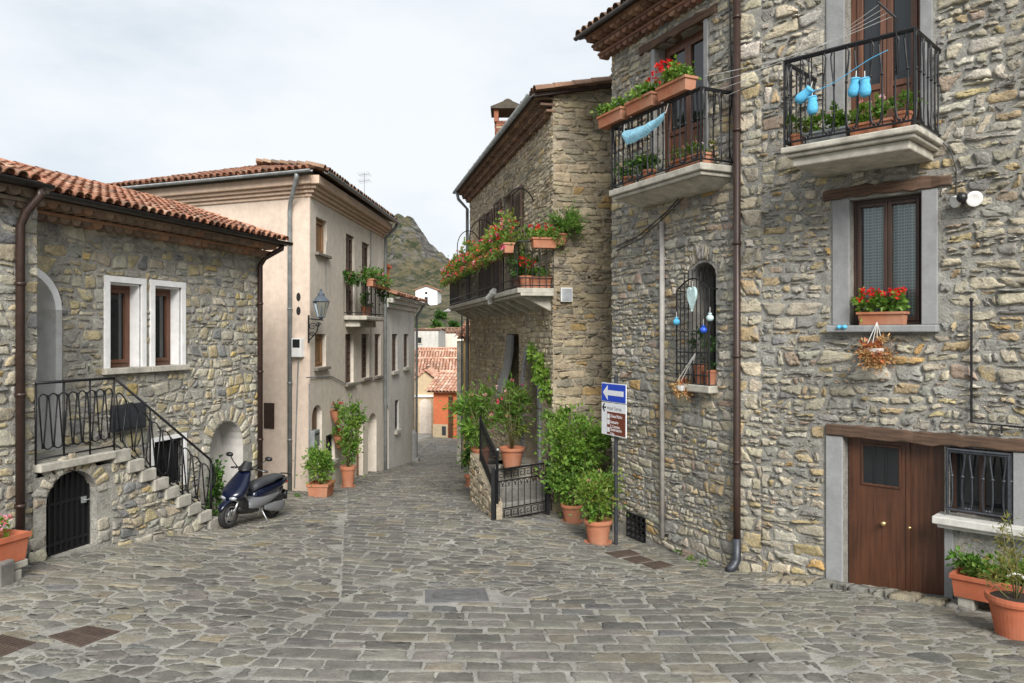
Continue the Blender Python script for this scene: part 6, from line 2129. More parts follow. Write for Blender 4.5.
# middle house: flower boxes along the balcony rail
names = ['nearest the balcony corner', 'second from the balcony corner', 'third from the balcony corner', 'fourth from the balcony corner', 'fifth from the balcony corner', 'sixth from the balcony corner', 'at the far end']
nb = 7
for k in range(nb):
    ub2 = -.25 - (-uF - .6) * k / nb; ua2 = ub2 - (-uF - .6) / nb + .08
    s = MB(); trough(s, FM, ua2, ub2, zb + .72, .2, OB + .0, OB + .2)
    f = MB(); b_ = MB()
    n_ = 6
    for j in range(n_):
        c = FM.pt(ua2 + (ub2 - ua2) * (j + .5) / n_, zb + 1.0 + rnd.uniform(-.02, .1), OB + .12)
        foliage(f, c, (.2, .2, .2 + .06 * (k % 2)), 85, .085, GREEN + LIME + OLIVE, rnd, 6, slim=.65)
        blooms(b_, c, (.22, .22, .22), rnd.choice((4, 6, 8)), .042, MIXF if k % 3 else REDF + PINKF, rnd, 8)
        c2 = FM.pt(ua2 + (ub2 - ua2) * (j + .5) / n_, zb + .74, OB + .22); foliage(f, c2, (.14, .14, .12), 30, .08, GREEN + OLIVE, rnd, 5, droop=.8); blooms(b_, c2, (.16, .16, .12), 3, .04, MIXF, rnd, 7)
    if k in (0, 1, 3, 5):
        for q in range(3):
            c = FM.pt(ua2 + (ub2 - ua2) * rnd.random(), zb + 1.2 + .12 * q, OB + .05); foliage(f, c, (.2, .2, .22), 70, .085, LIME + OLIVE, rnd, 6, slim=.6); blooms(b_, c, (.2, .2, .2), 3, .04, MIXF, rnd, 7)
    potted('flower_box', 'flower box of red and pink blooms on the long rail, ' + names[k], 'flower box', FM.pt((ua2 + ub2) / 2, zb + .72, OB + .1), s, [('foliage', f, 'leaf'), ('flowers', b_, 'petal')], 'flower boxes along the long balcony rail')
s = MB(); FE = Frame(FM.pt(.02, 0, OB).xy, FS.d)      # short end rail
trough(s, FE, .28, .76, zb + .78, .2, .0, .2)
f = MB(); b_ = MB()
for j in range(4):
    c = FE.pt(.32 + .12 * j, zb + 1.06, .1); foliage(f, c, (.14, .14, .13), 80, .08, LIME, rnd, 5, slim=.7); blooms(b_, c + Vector((0, 0, .08)), (.14, .14, .1), 5, .04, REDF + MIXF[:2], rnd)
potted('flower_box', 'flower box of orange red blooms on the short end rail of the corner balcony', 'flower box', FE.pt(.5, zb + .78, .1), s, [('foliage', f, 'leaf'), ('flowers', b_, 'petal')])
c = FE.pt(.86, zb + .95, .12); s = MB(); round_pot(s, c - Vector((0, 0, .1)), .14, .22); f = MB(); foliage(f, c + Vector((.12, 0, .26)), (.42, .38, .34), 1400, .11, GREEN, rnd, 16, slim=.22)
potted('potted_fern', 'feathery bright green plant at the corner where the balcony meets the stone wall', 'potted plant', c - Vector((0, 0, .1)), s, [('foliage', f, 'leaf')])
for i, (o, du, h, pal, lb) in enumerate(((.45, -.55, .95, OLIVE + GREEN, 'tall sparse plant with dusty pink flowers inside the corner of the balcony'), (.3, -1.6, 1.05, LIME + OLIVE, 'tall yellowish leafed plant further along inside the balcony'))):
    c = FM.pt(du, zb + .005, o); s = MB(); round_pot(s, c, .17, .3)
    f = MB(); b_ = MB(); st_ = MB()
    for q in range(3): 
        cc = c + Vector((rnd.gauss(0, .12), rnd.gauss(0, .12), .45 + h * .33 * q)); foliage(f, cc, (.22, .24, .25), 150, .09, pal, rnd, 8, slim=.45); blooms(b_, cc, (.2, .2, .2), 3, .04, PINKF, rnd, 6)
    stems(st_, c + Vector((0, 0, .25)), [c + Vector((rnd.gauss(0, .15), rnd.gauss(0, .15), h + .3)) for _ in range(5)])
    potted('potted_plant', lb, 'potted plant', c, s, [('foliage', f, 'leaf'), ('stem', st_, 'stem'), ('flowers', b_, 'petal')])
c = FM.pt(-.12, zb + .0, .35); s = MB(); trough(s, FE, .3, .72, zb + .01, .22, -.32, -.1)
f = MB(); b_ = MB()
for j in range(3):
    cc = FE.pt(.38 + .13 * j, zb + .32, -.2); foliage(f, cc, (.14, .14, .12), 60, .08, GREEN, rnd, 5)
potted('planter', 'small terracotta planter on the balcony floor behind the looped end rail', 'planter', FE.pt(.5, zb + .01, -.2), s, [('foliage', f, 'leaf')])
c = FM.pt(-.25, zb + .005, OB - .25); s = MB(); round_pot(s, c, .15, .25); f = MB(); b_ = MB(); foliage(f, c + Vector((0, 0, .4)), (.28, .26, .24), 330, .09, GREEN + DARKG, rnd, 9); blooms(b_, c + Vector((-.08, -.1, .42)), (.24, .22, .2), 13, .045, REDF, rnd)
potted('potted_geranium', 'bushy red geranium on the floor at the corner of the flower balcony', 'potted plant', c, s, [('foliage', f, 'leaf'), ('flowers', b_, 'petal')])

# landing: oleander and companions
zl_ = zg0 + .705
b = at(512, 470, 16.4); b.z = zl_
s = MB(); round_pot(s, b, .27, .42)
f = MB(); b_ = MB(); st_ = MB()
for c, r, n in ((b + Vector((-.1, .1, .95)), (.42, .4, .42), 700), (b + Vector((-.35, .25, 1.35)), (.5, .4, .42), 700), (b + Vector((.1, .1, 1.45)), (.38, .35, .4), 450)):
    foliage(f, c, r, n, .17, GREEN + OLIVE[:2], rnd, 12, slim=.2, up=.5); blooms(b_, c, r, 5, .045, PINKF[2:] + MIXF[3:4], rnd)
    stems(st_, b + Vector((0, 0, .35)), [c + Vector((rnd.gauss(0, .2), rnd.gauss(0, .2), .2)) for _ in range(5)])
potted('oleander_shrub', 'big oleander with narrow leaves in a red terracotta pot on the stone landing', 'potted plant', b, s, [('foliage', f, 'leaf'), ('stem', st_, 'stem'), ('flowers', b_, 'petal')])
b = at(481, 470, 16.75); b.z = zl_
s = MB(); round_pot(s, b, .22, .36)
f = MB(); st_ = MB(); b_ = MB()
for c, r, n in ((b + Vector((-.05, 0, .75)), (.38, .4, .35), 500), (b + Vector((-.2, .1, 1.2)), (.45, .4, .4), 650)):
    foliage(f, c, r, n, .16, LIME + GREEN, rnd, 12, slim=.24, up=.3); blooms(b_, c, r, 3, .045, PINKF, rnd)
    stems(st_, b + Vector((0, 0, .3)), [c + Vector((rnd.gauss(0, .2), rnd.gauss(0, .2), .1)) for _ in range(4)])
potted('oleander_shrub', 'lighter green oleander behind the sloping fence, overhanging the low wall', 'potted plant', b, s, [('foliage', f, 'leaf'), ('stem', st_, 'stem'), ('flowers', b_, 'petal')])
b = at(472, 472, 20.0); b.z = ground(b.x, b.y)
bush('dark green shrub growing at the far end of the low landing wall', b, .2, .3, [(b + Vector((0, 0, .9)), (.28, .3, .55), 1, 10)], DARKG + GREEN, .1, 600)
# climbing vine
f = MB(); st_ = MB()
for x, y, r, n in ((534, 352, .16, 120), (540, 362, .2, 220), (544, 378, .2, 220), (547, 392, .16, 150)):
    u, z = FM.hit(x, y, .08); foliage(f, FM.pt(min(u, -.02), z, .1), (.14, .24, .26), n, .1, LIME, rnd, 8, slim=.7, droop=.3)
st_.tube([FM.pt(-.1, zl_ - .4, .04), FM.pt(-.14, 1.6, .05), FM.pt(-.3, FM.z(545, 380), .06), FM.pt(FM.u(534), FM.z(534, 350), .06)], .014, 5)
potted('climbing_vine', 'yellow green vine climbing beside the arched door at the stone corner', 'vine', FM.pt(-.1, zl_ - .4, .04), None, [('foliage', f, 'leaf'), ('stem', st_, 'stem')])
# two big bushes by the sign
b = ghit(572, 522)
bush('large bright green bush in two tiers by the brown stone wall behind the sign', b, .21, .34, [(b + Vector((.0, .1, .66)), (.50, .42, .46), .4, 20), (b + Vector((.1, .2, 1.48)), (.66, .45, .62), .6, 26)], GREEN[:3] + LIME[:3], .09, 5600, slim=.62)
b = ghit(598, 543)
bush('olive green bush in a terracotta pot right beside the foot of the sign post', b, .24, .40, [(b + Vector((-.08, .05, .78)), (.40, .34, .44), 1, 20)], OLIVE[:2] + LIME + GREEN[:2], .085, 2400, slim=.5, flowers=(MIXF[3:4], 4, .03))
u, z = FS.hit(556, 412); f = MB(); foliage(f, FS.pt(u, z, .12), (.3, .15, .22), 260, .09, GREEN, rnd, 9, slim=.6); st_ = MB(); st_.tube([FS.pt(u, z, .06), FS.pt(u + .15, z - .8, .1), FS.pt(u + .2, .2, .1)], .012, 5)
potted('wall_plant', 'small leafy plant against the brown stone wall above the large bush', 'plant', FS.pt(u + .2, .2, .1), None, [('foliage', f, 'leaf'), ('stem', st_, 'stem')])

# balcony A: planters on the rail, cloth, floor pots
zr_ = zbA + 1.085
lbA = ['left and lowest looking of three terracotta planters on the rail, green leaves only', 'middle of three terracotta planters on the rail, green trailing leaves', 'right of three terracotta planters on the rail, with bright red geraniums']
for k, (x0, x1) in enumerate(((601.5, 624), (629.5, 655), (661, 689))):
    ua2, ub2 = FA.u(x0, WA), FA.u(x1, WA)
    s = MB(); trough(s, FA, ua2, ub2, zr_, .20, WA - .13, WA + .07)
    f = MB(); b_ = MB()
    n_ = max(3, int((ub2 - ua2) / .16))
    for j in range(n_):
        c = FA.pt(ua2 + (ub2 - ua2) * (j + .5) / n_, zr_ + (.28 if k < 2 else .33), WA - .03)
        foliage(f, c, (.15, .15, .11 if k < 2 else .16), 130, .065, GREEN + LIME, rnd, 6, slim=.7)
    if k == 2: blooms(b_, FA.pt(ua2 + .18, zr_ + .42, WA), (.2, .2, .12), 16, .045, REDF, rnd)
    elif k == 1: blooms(b_, FA.pt(ub2 - .05, zr_ + .34, WA), (.1, .1, .06), 4, .04, REDF, rnd)
    parts = [('foliage', f, 'leaf')] + ([('flowers', b_, 'petal')] if b_.v else [])
    potted('rail_planter', lbA[k], 'planter', FA.pt((ua2 + ub2) / 2, zr_, WA - .03), s, parts, 'planters on the left upper balcony rail')
ua2, ub2 = FA.u(671, .5), FA.u(706, .45)
ub2 = min(ub2, a1 - .1)
s = MB(); trough(s, FA, ub2 - .75, ub2, zbA + .005, .17, WA - .32, WA - .1); f = MB(); b_ = MB()
for j in range(5):
    c = FA.pt(ub2 - .7 + .16 * j, zbA + .28, WA - .2); foliage(f, c, (.13, .13, .13), 60, .06, GREEN + OLIVE, rnd, 5); blooms(b_, c, (.12, .12, .12), 2, .025, [(1, (.7, .6, .6)), (1, (.7, .3, .35))], rnd, 6)
potted('floor_planter', 'terracotta trough with pale flowers on the floor of the left upper balcony', 'planter', FA.pt(ub2 - .4, zbA + .005, WA - .2), s, [('foliage', f, 'leaf'), ('flowers', b_, 'petal')])
for k, (du, lb) in enumerate(((.28, 'round pot with dark leaves at the left corner of the left upper balcony floor'), (.85, 'leafy green potted plant behind the blue cloth on the left upper balcony floor'))):
    c = FA.pt(a0 + du, zbA + .005, WA - .22); s = MB(); round_pot(s, c, .12, .19); f = MB(); foliage(f, c + Vector((0, 0, .34)), (.26, .26, .17), 380, .075, GREEN + DARKG, rnd, 10)
    potted('potted_plant', lb, 'potted plant', c, s, [('foliage', f, 'leaf')])
# pale blue cloth slung on the rail
q0, q1 = FA.u(624.5, WA + .02), FA.u(666, WA + .02)
zc0, zc1 = FA.z(625, 131, WA + .02), FA.z(666, 112, WA + .02)
m = MB(); nu, nv = 24, 8
vs = []
for i in range(nu + 1):
    t = i / nu
    top = zc0 + (zc1 - zc0) * t - .045 * math.sin(math.pi * t)
    drop_ = .07 + .17 * (1 - t) ** .5 * min(1, t * 9 + .5)
    for j in range(nv + 1):
        w_ = j / nv
        vs.append(FA.pt(q0 + (q1 - q0) * t, top - drop_ * w_, WA + .03 + .035 * math.sin(math.pi * w_) + .012 * math.sin(t * 22 + w_ * 5)))
m.add(vs, [(i * (nv + 1) + j, i * (nv + 1) + j + 1, (i + 1) * (nv + 1) + j + 1, (i + 1) * (nv + 1) + j) for i in range(nu) for j in range(nv)])
root = empty('blue_cloth', FA.pt((q0 + q1) / 2, zc0 - .3, WA + .03), 'pale blue cloth slung like a hammock on the left upper balcony rail', 'cloth')
m.build('cloth', M['blue_cloth'], root, smooth=True)
m = MB()
for u_, z_ in ((q0, zc0), (q1, zc1)): m.tube([FA.pt(u_, z_ - .02, WA + .03), FA.pt(u_ + (.03 if u_ == q1 else -.03), z_ + .12, WA + .0)], .006, 5)
m.build('tie_cord', M['rope'], root)

# balcony B: pots and knitted booties
PB = lambda px_, o=WB - .2: FB.u(px_, o)
specB = [('potted_plant', 'round terracotta pot with pale flowers at the left end of the right upper balcony', 797, None, .085, .17, 'terracotta', GREEN + OLIVE, 3),
         ('potted_plant', 'terracotta pot of green leaves at the right end of the right upper balcony', 903, None, .10, .2, 'terracotta', LIME + GREEN, 0)]
for nm, lb, x, _, r, h, mt, pal, nf_ in specB:
    c = FB.pt(PB(x), zbB + .005, WB - .2); s = MB(); round_pot(s, c, r, h); f = MB(); foliage(f, c + Vector((0, 0, h + .12)), (.14, .14, .16), 170, .06, pal, rnd, 7); b_ = MB()
    parts = [('foliage', f, 'leaf')]
    if nf_: blooms(b_, c + Vector((0, 0, h + .15)), (.1, .1, .1), 4, .025, [(1, (.7, .6, .55)), (1, (.7, .35, .4))], rnd, 6); parts.append(('flowers', b_, 'petal'))
    potted(nm, lb, 'potted plant', c, s, parts)
for k, (x0, x1, mt, lb) in enumerate(((809, 848, 'greypipe', 'grey trough with pink flowers on the right upper balcony behind the left booties'), (852, 893, 'terracotta', 'orange terracotta trough with a pink bloom on the right upper balcony'))):
    ua2, ub2 = PB(x0), PB(x1)
    s = MB(); trough(s, FB, ua2, ub2, zbB + .005, .15, WB - .3, WB - .12); f = MB(); b_ = MB()
    for j in range(5):
        c = FB.pt(ua2 + (ub2 - ua2) * (j + .5) / 5, zbB + .25 + .04 * (j % 2), WB - .2); foliage(f, c, (.1, .1, .12), 70, .07, LIME + GREEN, rnd, 5, slim=.7); blooms(b_, c + Vector((0, 0, .08)), (.1, .1, .06), 2 if j % 2 == k else 0, .03, PINKF[1:2] + [(1, (.7, .5, .52))], rnd, 8)
    potted('floor_planter', lb, 'planter', FB.pt((ua2 + ub2) / 2, zbB + .005, WB - .2), s, [('foliage', f, 'leaf'), ('flowers', b_, 'petal')], pot_mat=mt)
lnA, lnB = FB.hit(802, 92, WB + .02), FB.hit(888, 50, WB + .02)
root = empty('washing_string', FB.pt(*lnA, WB + .02), 'thin blue string tied along the right upper balcony rail', 'string')
m = MB(); m.tube([FB.pt(lnA[0] + (lnB[0] - lnA[0]) * t, lnA[1] + (lnB[1] - lnA[1]) * t - .12 * math.sin(math.pi * min(1, t * 1.2)) * (1 - t), WB + .02) for t in [i / 12 for i in range(13)]], .005, 5); m.build('string', M['light_blue'], root)
def bootie(x, y, ang, lb):
    u, z = FB.hit(x, y, WB + .04)
    c = FB.pt(u, z, WB + .05)
    root = empty('knitted_bootie', c, lb, 'bootie', 'knitted booties hung on the balcony')
    m = MB(); e1 = (FB.d3 * math.sin(ang) - Vector((0, 0, 1)) * math.cos(ang)); e2 = FB.n3
    e3 = e1.cross(e2)
    k0 = len(m.v)
    m.loft([(-.1, 0, 0, .05, .045), (-.09, 0, 0, .058, .052), (-.04, 0, 0, .05, .045), (.0, 0, 0, .06, .056), (.06, 0, .01, .066, .058), (.105, 0, .015, .052, .044), (.12, 0, .015, .02, .016)], 14, 2.0)
    m.v = [tuple(c + e1 * p[0] + e3 * p[1] + e2 * p[2]) for p in m.v]
    m.build('shoe', M['light_blue'], root, smooth=True)
    m = MB(); m.tube([c - e1 * .09, c - e1 * .12 + Vector((0, 0, .06))], .006, 5)
    m.lathe([(.055, -.006), (.062, 0), (.055, .006)], (0, 0, 0), 14, axis='x', cap=False)
    nn = 42; m.v = m.v[:-nn] + [tuple(c - e1 * .085 + e3 * p[1] + e2 * p[2]) for p in m.v[-nn:]]
    m.build('cord', M['rope'], root)
bootie(805, 95, -.9, 'leftmost knitted blue bootie, lying aslant on the right upper balcony rail')
bootie(813, 105, .05, 'blue bootie hanging upright beside the leftmost slanted one')
bootie(855, 87, -.15, 'left blue bootie of the pair hanging mid rail on the right upper balcony')
bootie(865.5, 87, .05, 'rightmost blue bootie of the pair hanging mid rail on the right upper balcony')
# clothes lines between the balconies
root = empty('clothes_line', FB.pt(FB.u(885, WB), zbB + 1.1, WB), 'white clothes line of four parallel cords strung between the two upper balconies', 'clothes line')
for k in range(4):
    A_ = FA.pt(a1 - .03, zbA + 1.0 + .075 * k, .12 + .13 * k); B_ = FB.pt(FB.u(880 + 4.5 * k, WB), FB.z(880 + 4.5 * k, 4 + 4 * k, WB), WB)
    m = MB(); m.tube([A_.lerp(B_, t) - Vector((0, 0, .09 * math.sin(math.pi * t))) for t in [i / 10 for i in range(11)]], .0034, 5); m.build('cord', M['rope'], root)
m = MB(); B0 = FB.pt(FB.u(878, WB), FB.z(878, 2, WB), WB); B1 = FB.pt(FB.u(896, WB), FB.z(896, 18, WB), WB); m.tube([B0, B1], .014, 6); m.tube([B1, FB.pt(FB.u(897, WB), zbB + .6, WB - .03)], .012, 6); m.build('bracket', M['iron'], root)

# window sill planter, dried bunches, ornaments
ua2, ub2 = FB.u(859, .08), FB.u(904, .08)
s = MB(); trough(s, FB, ua2, ub2, bwin[2] + .003, .16, -.06, .11); f = MB(); b_ = MB()
for j in range(6):
    c = FB.pt(ua2 + (ub2 - ua2) * (j + .5) / 6, bwin[2] + .27, .05); foliage(f, c, (.1, .12, .12), 60, .07, LIME + GREEN, rnd, 5, slim=.8)
    if j != 2: blooms(b_, c + Vector((0, 0, .07)), (.12, .13, .1), 6, .035, REDF, rnd)
potted('window_box', 'terracotta window box of red geraniums on the sill of the curtained window', 'planter', FB.pt((ua2 + ub2) / 2, bwin[2] + .003, .02), s, [('foliage', f, 'leaf'), ('flowers', b_, 'petal')])
for F_, x, y, r, lb, top, n_ in ((FB, 875, 353, (.24, .17, .22), 'bunch of dried orange brown flowers hanging on white cords under the curtained window', (FB.hit(877, 322, .16)), 520), (FA, 683, 389, (.15, .12, .2), 'smaller bunch of dried flowers hanging beside the barred window', (FA.hit(694, 352, .2)), 380)):
    u, z = F_.hit(x, y, .16); c = F_.pt(u, z, .16)
    f = MB(); foliage(f, c, r, n_ * 2, .055, DRY, rnd, 16, slim=.35, droop=.1); foliage(f, c + Vector((0, 0, .02)), (r[0] * .5, r[1] * .6, r[2] * .6), n_ // 3, .06, DRY[2:3], rnd, 6, slim=.8)
    m = MB()
    tp = F_.pt(top[0], top[1], .16)
    for k in range(4): m.tube([tp, c + Vector((.06 * (k - 1.5), 0, .12))], .005, 5)
    m.lathe([(.03, -.05), (.09, -.02), (.11, .06), (.1, .06), (.02, -.02)], c, 12)
    root = empty('dried_bunch', c, lb, 'dried flowers'); f.build('flowers', M['dried'], root); m.build('basket', M['rope'], root)
u, z = FB.hit(842, 327, .14)
root = empty('knitted_bow', FB.pt(u, z, .14), 'tiny light blue bow hanging at the left end of the window sill', 'ornament')
m = MB(); c = FB.pt(u, z, .14)
for sg in (-1, 1): m.ball(c + FB.d3 * (.035 * sg), .035, 8, 6, s=(1, .6, .8))
m.ball(c, .018, 8, 6); m.build('bow', M['light_blue'], root, smooth=True)
# hanging things on the barred window
def ornament(x, y, kind, mat, lb, name):
    u, z = FA.hit(x, y, .2); c = FA.pt(u, z, .2); root = empty(name, c, lb, 'ornament'); m = MB()
    if kind == 'heart':
        pts = []
        for i in range(26):
            t = 2 * math.pi * i / 26; pts.append((u + .0085 * 16 * math.sin(t) ** 3 * .75, z + .0085 * 1.5 * (13 * math.cos(t) - 5 * math.cos(2 * t) - 2 * math.cos(3 * t) - math.cos(4 * t))))
        m.prism(FA, pts[::-1], .19, .23)
    else: m.ball(c, .056, 10, 8, s=(1, 1, .9)); m.lathe([(.02, .04), (.03, .075), (.02, .075)], c, 10)
    m.build('body', mat, root, smooth=(kind != 'heart'), bevel=.01 if kind == 'heart' else 0)
    m = MB(); m.tube([c + Vector((0, 0, .06)), c + Vector((0, 0, .24 if kind == 'heart' else .16))], .005, 5); m.build('cord', M['rope'], root)
M['turq'] = flat_mat('pale_turquoise_ceramic', (.50, .66, .66), .4, 0, .25, 14)
ornament(692.5, 297, 'heart', M['turq'], 'pale turquoise and white heart hanging on the window bars', 'heart_ornament')
ornament(703.5, 330, 'ball', M['blue_glaze'], 'deep blue glazed ball hanging on the window bars', 'glazed_ornament')
ornament(676.5, 322, 'ball', M['light_blue'], 'light blue ball hanging at the left edge of the window bars', 'blue_ornament')
ornament(710, 318, 'ball', M['turq'], 'pale ceramic drop hanging at the right edge of the window bars', 'ceramic_ornament')
for i, (t, h, lb) in enumerate(((.42, .3, 'taller terracotta pot on the sill behind the window bars'), (.85, .22, 'shorter terracotta pot on the sill at the right behind the window bars'))):
    uu = aw[0] + (aw[1] - aw[0]) * t; c = FA.pt(uu, aw[2] + .003, .02); s = MB(); round_pot(s, c, .11, h); f = MB(); foliage(f, c + Vector((0, 0, h + .28)), (.14, .12, .3), 110, .07, DARKG, rnd, 6)
    potted('window_pot', lb, 'potted plant', c, s, [('foliage', f, 'leaf')])
# wall lamp
u, z = FB.hit(966, 201)
root = empty('wall_lamp', FB.pt(u, z), 'pair of white round wall spotlights with a black mount beside the curtained window', 'wall lamp')
m = MB(); m.fbox(FB, u - .05, u + .05, z - .03, z + .06, 0, .1); m.ball(FB.pt(u + .0, z + .02, .16), .06, 12, 8); m.build('mount', M['black'], root, smooth=False, bevel=.008)
for du, dz, r, lb in ((-.085, -.01, .07, None), (.105, .0, .09, None)):
    m = MB(); c = FB.pt(u + du, z + dz, .10); ax = (FB.n3 * .8 + FB.d3 * (.5 if du > 0 else -.6) + Vector((0, 0, -.25))).normalized()
    k0 = [(.0, -.05), (r * .6, -.045), (r * .95, -.02), (r, .02), (r * .92, .025), (r * .5, .012), (.0, .01)]
    x_ = ax.cross(Vector((0, 0, 1))).normalized(); y_ = ax.cross(x_)
    K = 18
    m.add([c + ax * h_ + x_ * (max(r_, .002) * math.cos(2 * math.pi * q / K)) + y_ * (max(r_, .002) * math.sin(2 * math.pi * q / K)) for r_, h_ in k0 for q in range(K)],
          [(i * K + q, i * K + (q + 1) % K, (i + 1) * K + (q + 1) % K, (i + 1) * K + q) for i in range(len(k0) - 1) for q in range(K)])
    m.build('lamp_head', M['whitemetal'], root, smooth=True)
# iron rod
root = empty('iron_rod', FB.pt(FB.u(973), FB.z(973, 421)), 'thin black iron rod fixed upright on the wall right of the curtained window', 'rod')
m = MB(); u = FB.u(973); zt_, zb_ = FB.z(973, 300), FB.z(973, 422)
m.tube([FB.pt(u, zt_, .07), FB.pt(u, zb_, .07), FB.pt(FB.u(1045), zb_ - .02, .07)], .014, 6); m.ball(FB.pt(u, zt_, .07), .025)
m.tube([FB.pt(FB.u(1003), zb_, .07), FB.pt(FB.u(1003), zb_ - .1, .07)], .01, 5)
m.build('rod', M['iron'], root)
m = MB()
for zz in (zt_ - .3, zt_ - .9): m.tube([FB.pt(u, zz, .07), FB.pt(u, zz, -.02)], .012, 6)
m.build('bracket', M['iron'], root)
# right foreground pots
ua2, ub2 = FB.u(953, .3), FB.u(1024, .3) + .25
zt_ = FB.z(960, 592, .3)
gz = ground(*FB.pt(ua2 + .4, 0, .3).xy)
s = MB(); trough(s, FB, ua2 + .02, ub2, gz + .13, .25, .12, .44); f = MB()
for j in range(10):
    c = FB.pt(ua2 + .05 + (ub2 - ua2) * (j + .3) / 10, gz + .46, .26); foliage(f, c, (.13, .16, .15), 170, .055, GREEN, rnd, 6, slim=.75)
r0 = potted('flower_trough', 'long terracotta trough of small green leaves under the low barred window', 'planter', FB.pt((ua2 + ub2) / 2, gz, .28), s, [('foliage', f, 'leaf')], pot_mat='terra_plastic')
m = MB()
for uu in (ua2 + .15, ub2 - .15): m.fbox(FB, uu - .08, uu + .08, gz - .03, gz + .128, .16, .4)
m.build('foot', M['step'], r0, bevel=.01)
b = ghit(1016, 636)
s = MB(); round_pot(s, b, .265, .41, 36)
f = MB(); st_ = MB()
tips = [b + Vector(v) for v in ((-.14, .0, 1.05), (-.02, .05, .85), (.1, -.05, .8), (-.24, -.05, .8), (.17, .1, .95), (-.06, 0, 1.15), (-.28, .05, .62), (.26, 0, .7))]
stems(st_, b + Vector((0, 0, .3)), tips, .009)
for t in tips:
    for k in range(4): foliage(f, (b + Vector((0, 0, .3))).lerp(t, .55 + .15 * k), (.08, .08, .07), 24, .07, OLIVE + [(2, (.30, .24, .07))], rnd, 3, slim=.18)
r0 = potted('potted_plant', 'spindly yellowing plant in the large round terracotta pot at the right edge', 'potted plant', b, s, [('foliage', f, 'leaf'), ('stem', st_, 'stem')], pot_mat='terra_plastic')
m = MB(); m.lathe([(.01, 0), (.225, 0)], b + Vector((0, 0, .375)), 20, cap=False); m.build('soil', M['soil'], r0)
m = MB(); c = b + Vector((-.02, -.02, .6)); m.tube([c + Vector((-.08, 0, .0)), c + Vector((-.03, -.02, .03)), c + Vector((.05, -.01, .01)), c + Vector((.1, 0, -.04))], .012, 5); m.build('tie_ribbon', M['rope'], r0)
# weeds at the wall foot
f = MB()
for px_, py_ in ((669, 549), (682, 555), (690, 560), (704, 566), (655, 545), (300, 497), (216, 522), (760, 572)):
    q = ghit(px_, py_); foliage(f, q + Vector((0, 0, .03)), (.1, .06, .05), 40, .06, GREEN, rnd, 4, slim=.4)
w_ = f.build('weeds', M['leaf']); tag(w_, kind='stuff')
# ================================================================ STREET
GX0, GX1, GY0, GY1, GS = -10.0, 11.0, -2.0, 44.0, 0.25
NXg, NYg = int((GX1 - GX0) / GS) + 1, int((GY1 - GY0) / GS) + 1
GZ = [[ground(GX0 + i * GS, GY0 + j * GS) for i in range(NXg)] for j in range(NYg)]


def gfast(x, y):
    fx = min(max((x - GX0) / GS, 0), NXg - 1.001); fy = min(max((y - GY0) / GS, 0), NYg - 1.001)
    i, j = int(fx), int(fy); a, b = fx - i, fy - j
    return (GZ[j][i] * (1 - a) + GZ[j][i + 1] * a) * (1 - b) + (GZ[j + 1][i] * (1 - a) + GZ[j + 1][i + 1] * a) * b


def gpx(px, py):
    v = ghit(px, py)
    return (v.x, v.y)


def hull(pts):
    pts = sorted(set(pts))
    def half(ps):
        h = []
        for p in ps:
            while len(h) > 1 and (h[-1][0] - h[-2][0]) * (p[1] - h[-2][1]) - (h[-1][1] - h[-2][1]) * (p[0] - h[-2][0]) <= 0: h.pop()
            h.append(p)
        return h[:-1]
    return half(pts) + half(pts[::-1])


s = MB()
MC = (0.31, 0.30, 0.28)
vs = [(GX0 + i * GS, GY0 + j * GS, GZ[j][i]) for j in range(NYg) for i in range(NXg)]
s.add(vs, [(j * NXg + i, j * NXg + i + 1, (j + 1) * NXg + i + 1, (j + 1) * NXg + i) for j in range(NYg - 1) for i in range(NXg - 1)], MC)
street = s.build('street', M['pavebed'], smooth=True)
tag(street, kind='structure')

PAL_P = [(4, (0.160, 0.152, 0.137)), (3, (0.188, 0.178, 0.159)), (2, (0.133, 0.127, 0.118)), (1.4, (0.205, 0.188, 0.155)), (0.3, (0.146, 0.145, 0.146)), (0.2, (0.25, 0.212, 0.15))]
PAL_PW = [(3, (0.195, 0.184, 0.158)), (3, (0.22, 0.206, 0.173)), (2, (0.165, 0.158, 0.142)), (1, (0.24, 0.216, 0.168))]
# drain covers (plan quads)
covers = []
for (quad_px) in (((424, 590), (486, 588), (491, 602), (424, 604)), ((47, 637), (88, 626), (121, 632), (80, 648)), ((-28, 648), (2, 635), (37, 643), (0, 658)),
                  ((604, 553), (630, 550), (642, 555), (617, 558)), ((641, 564), (660, 561), (675, 566), (655, 570)), ((622, 559), (640, 556), (654, 561), (636, 564))):
    covers.append(hull([gpx(*p) for p in quad_px]))
ZA = hull([gpx(340, 602), gpx(660, 598), gpx(800, 645), gpx(940, 800), gpx(60, 800)])
ZC = hull([gpx(340, 600), gpx(344, 521), gpx(384, 513), gpx(436, 557)])
ZF = hull([gpx(346, 519), gpx(346, 486), gpx(412, 463), gpx(432, 441), gpx(462, 441), gpx(478, 478), gpx(489, 518), gpx(438, 548), gpx(392, 510)])


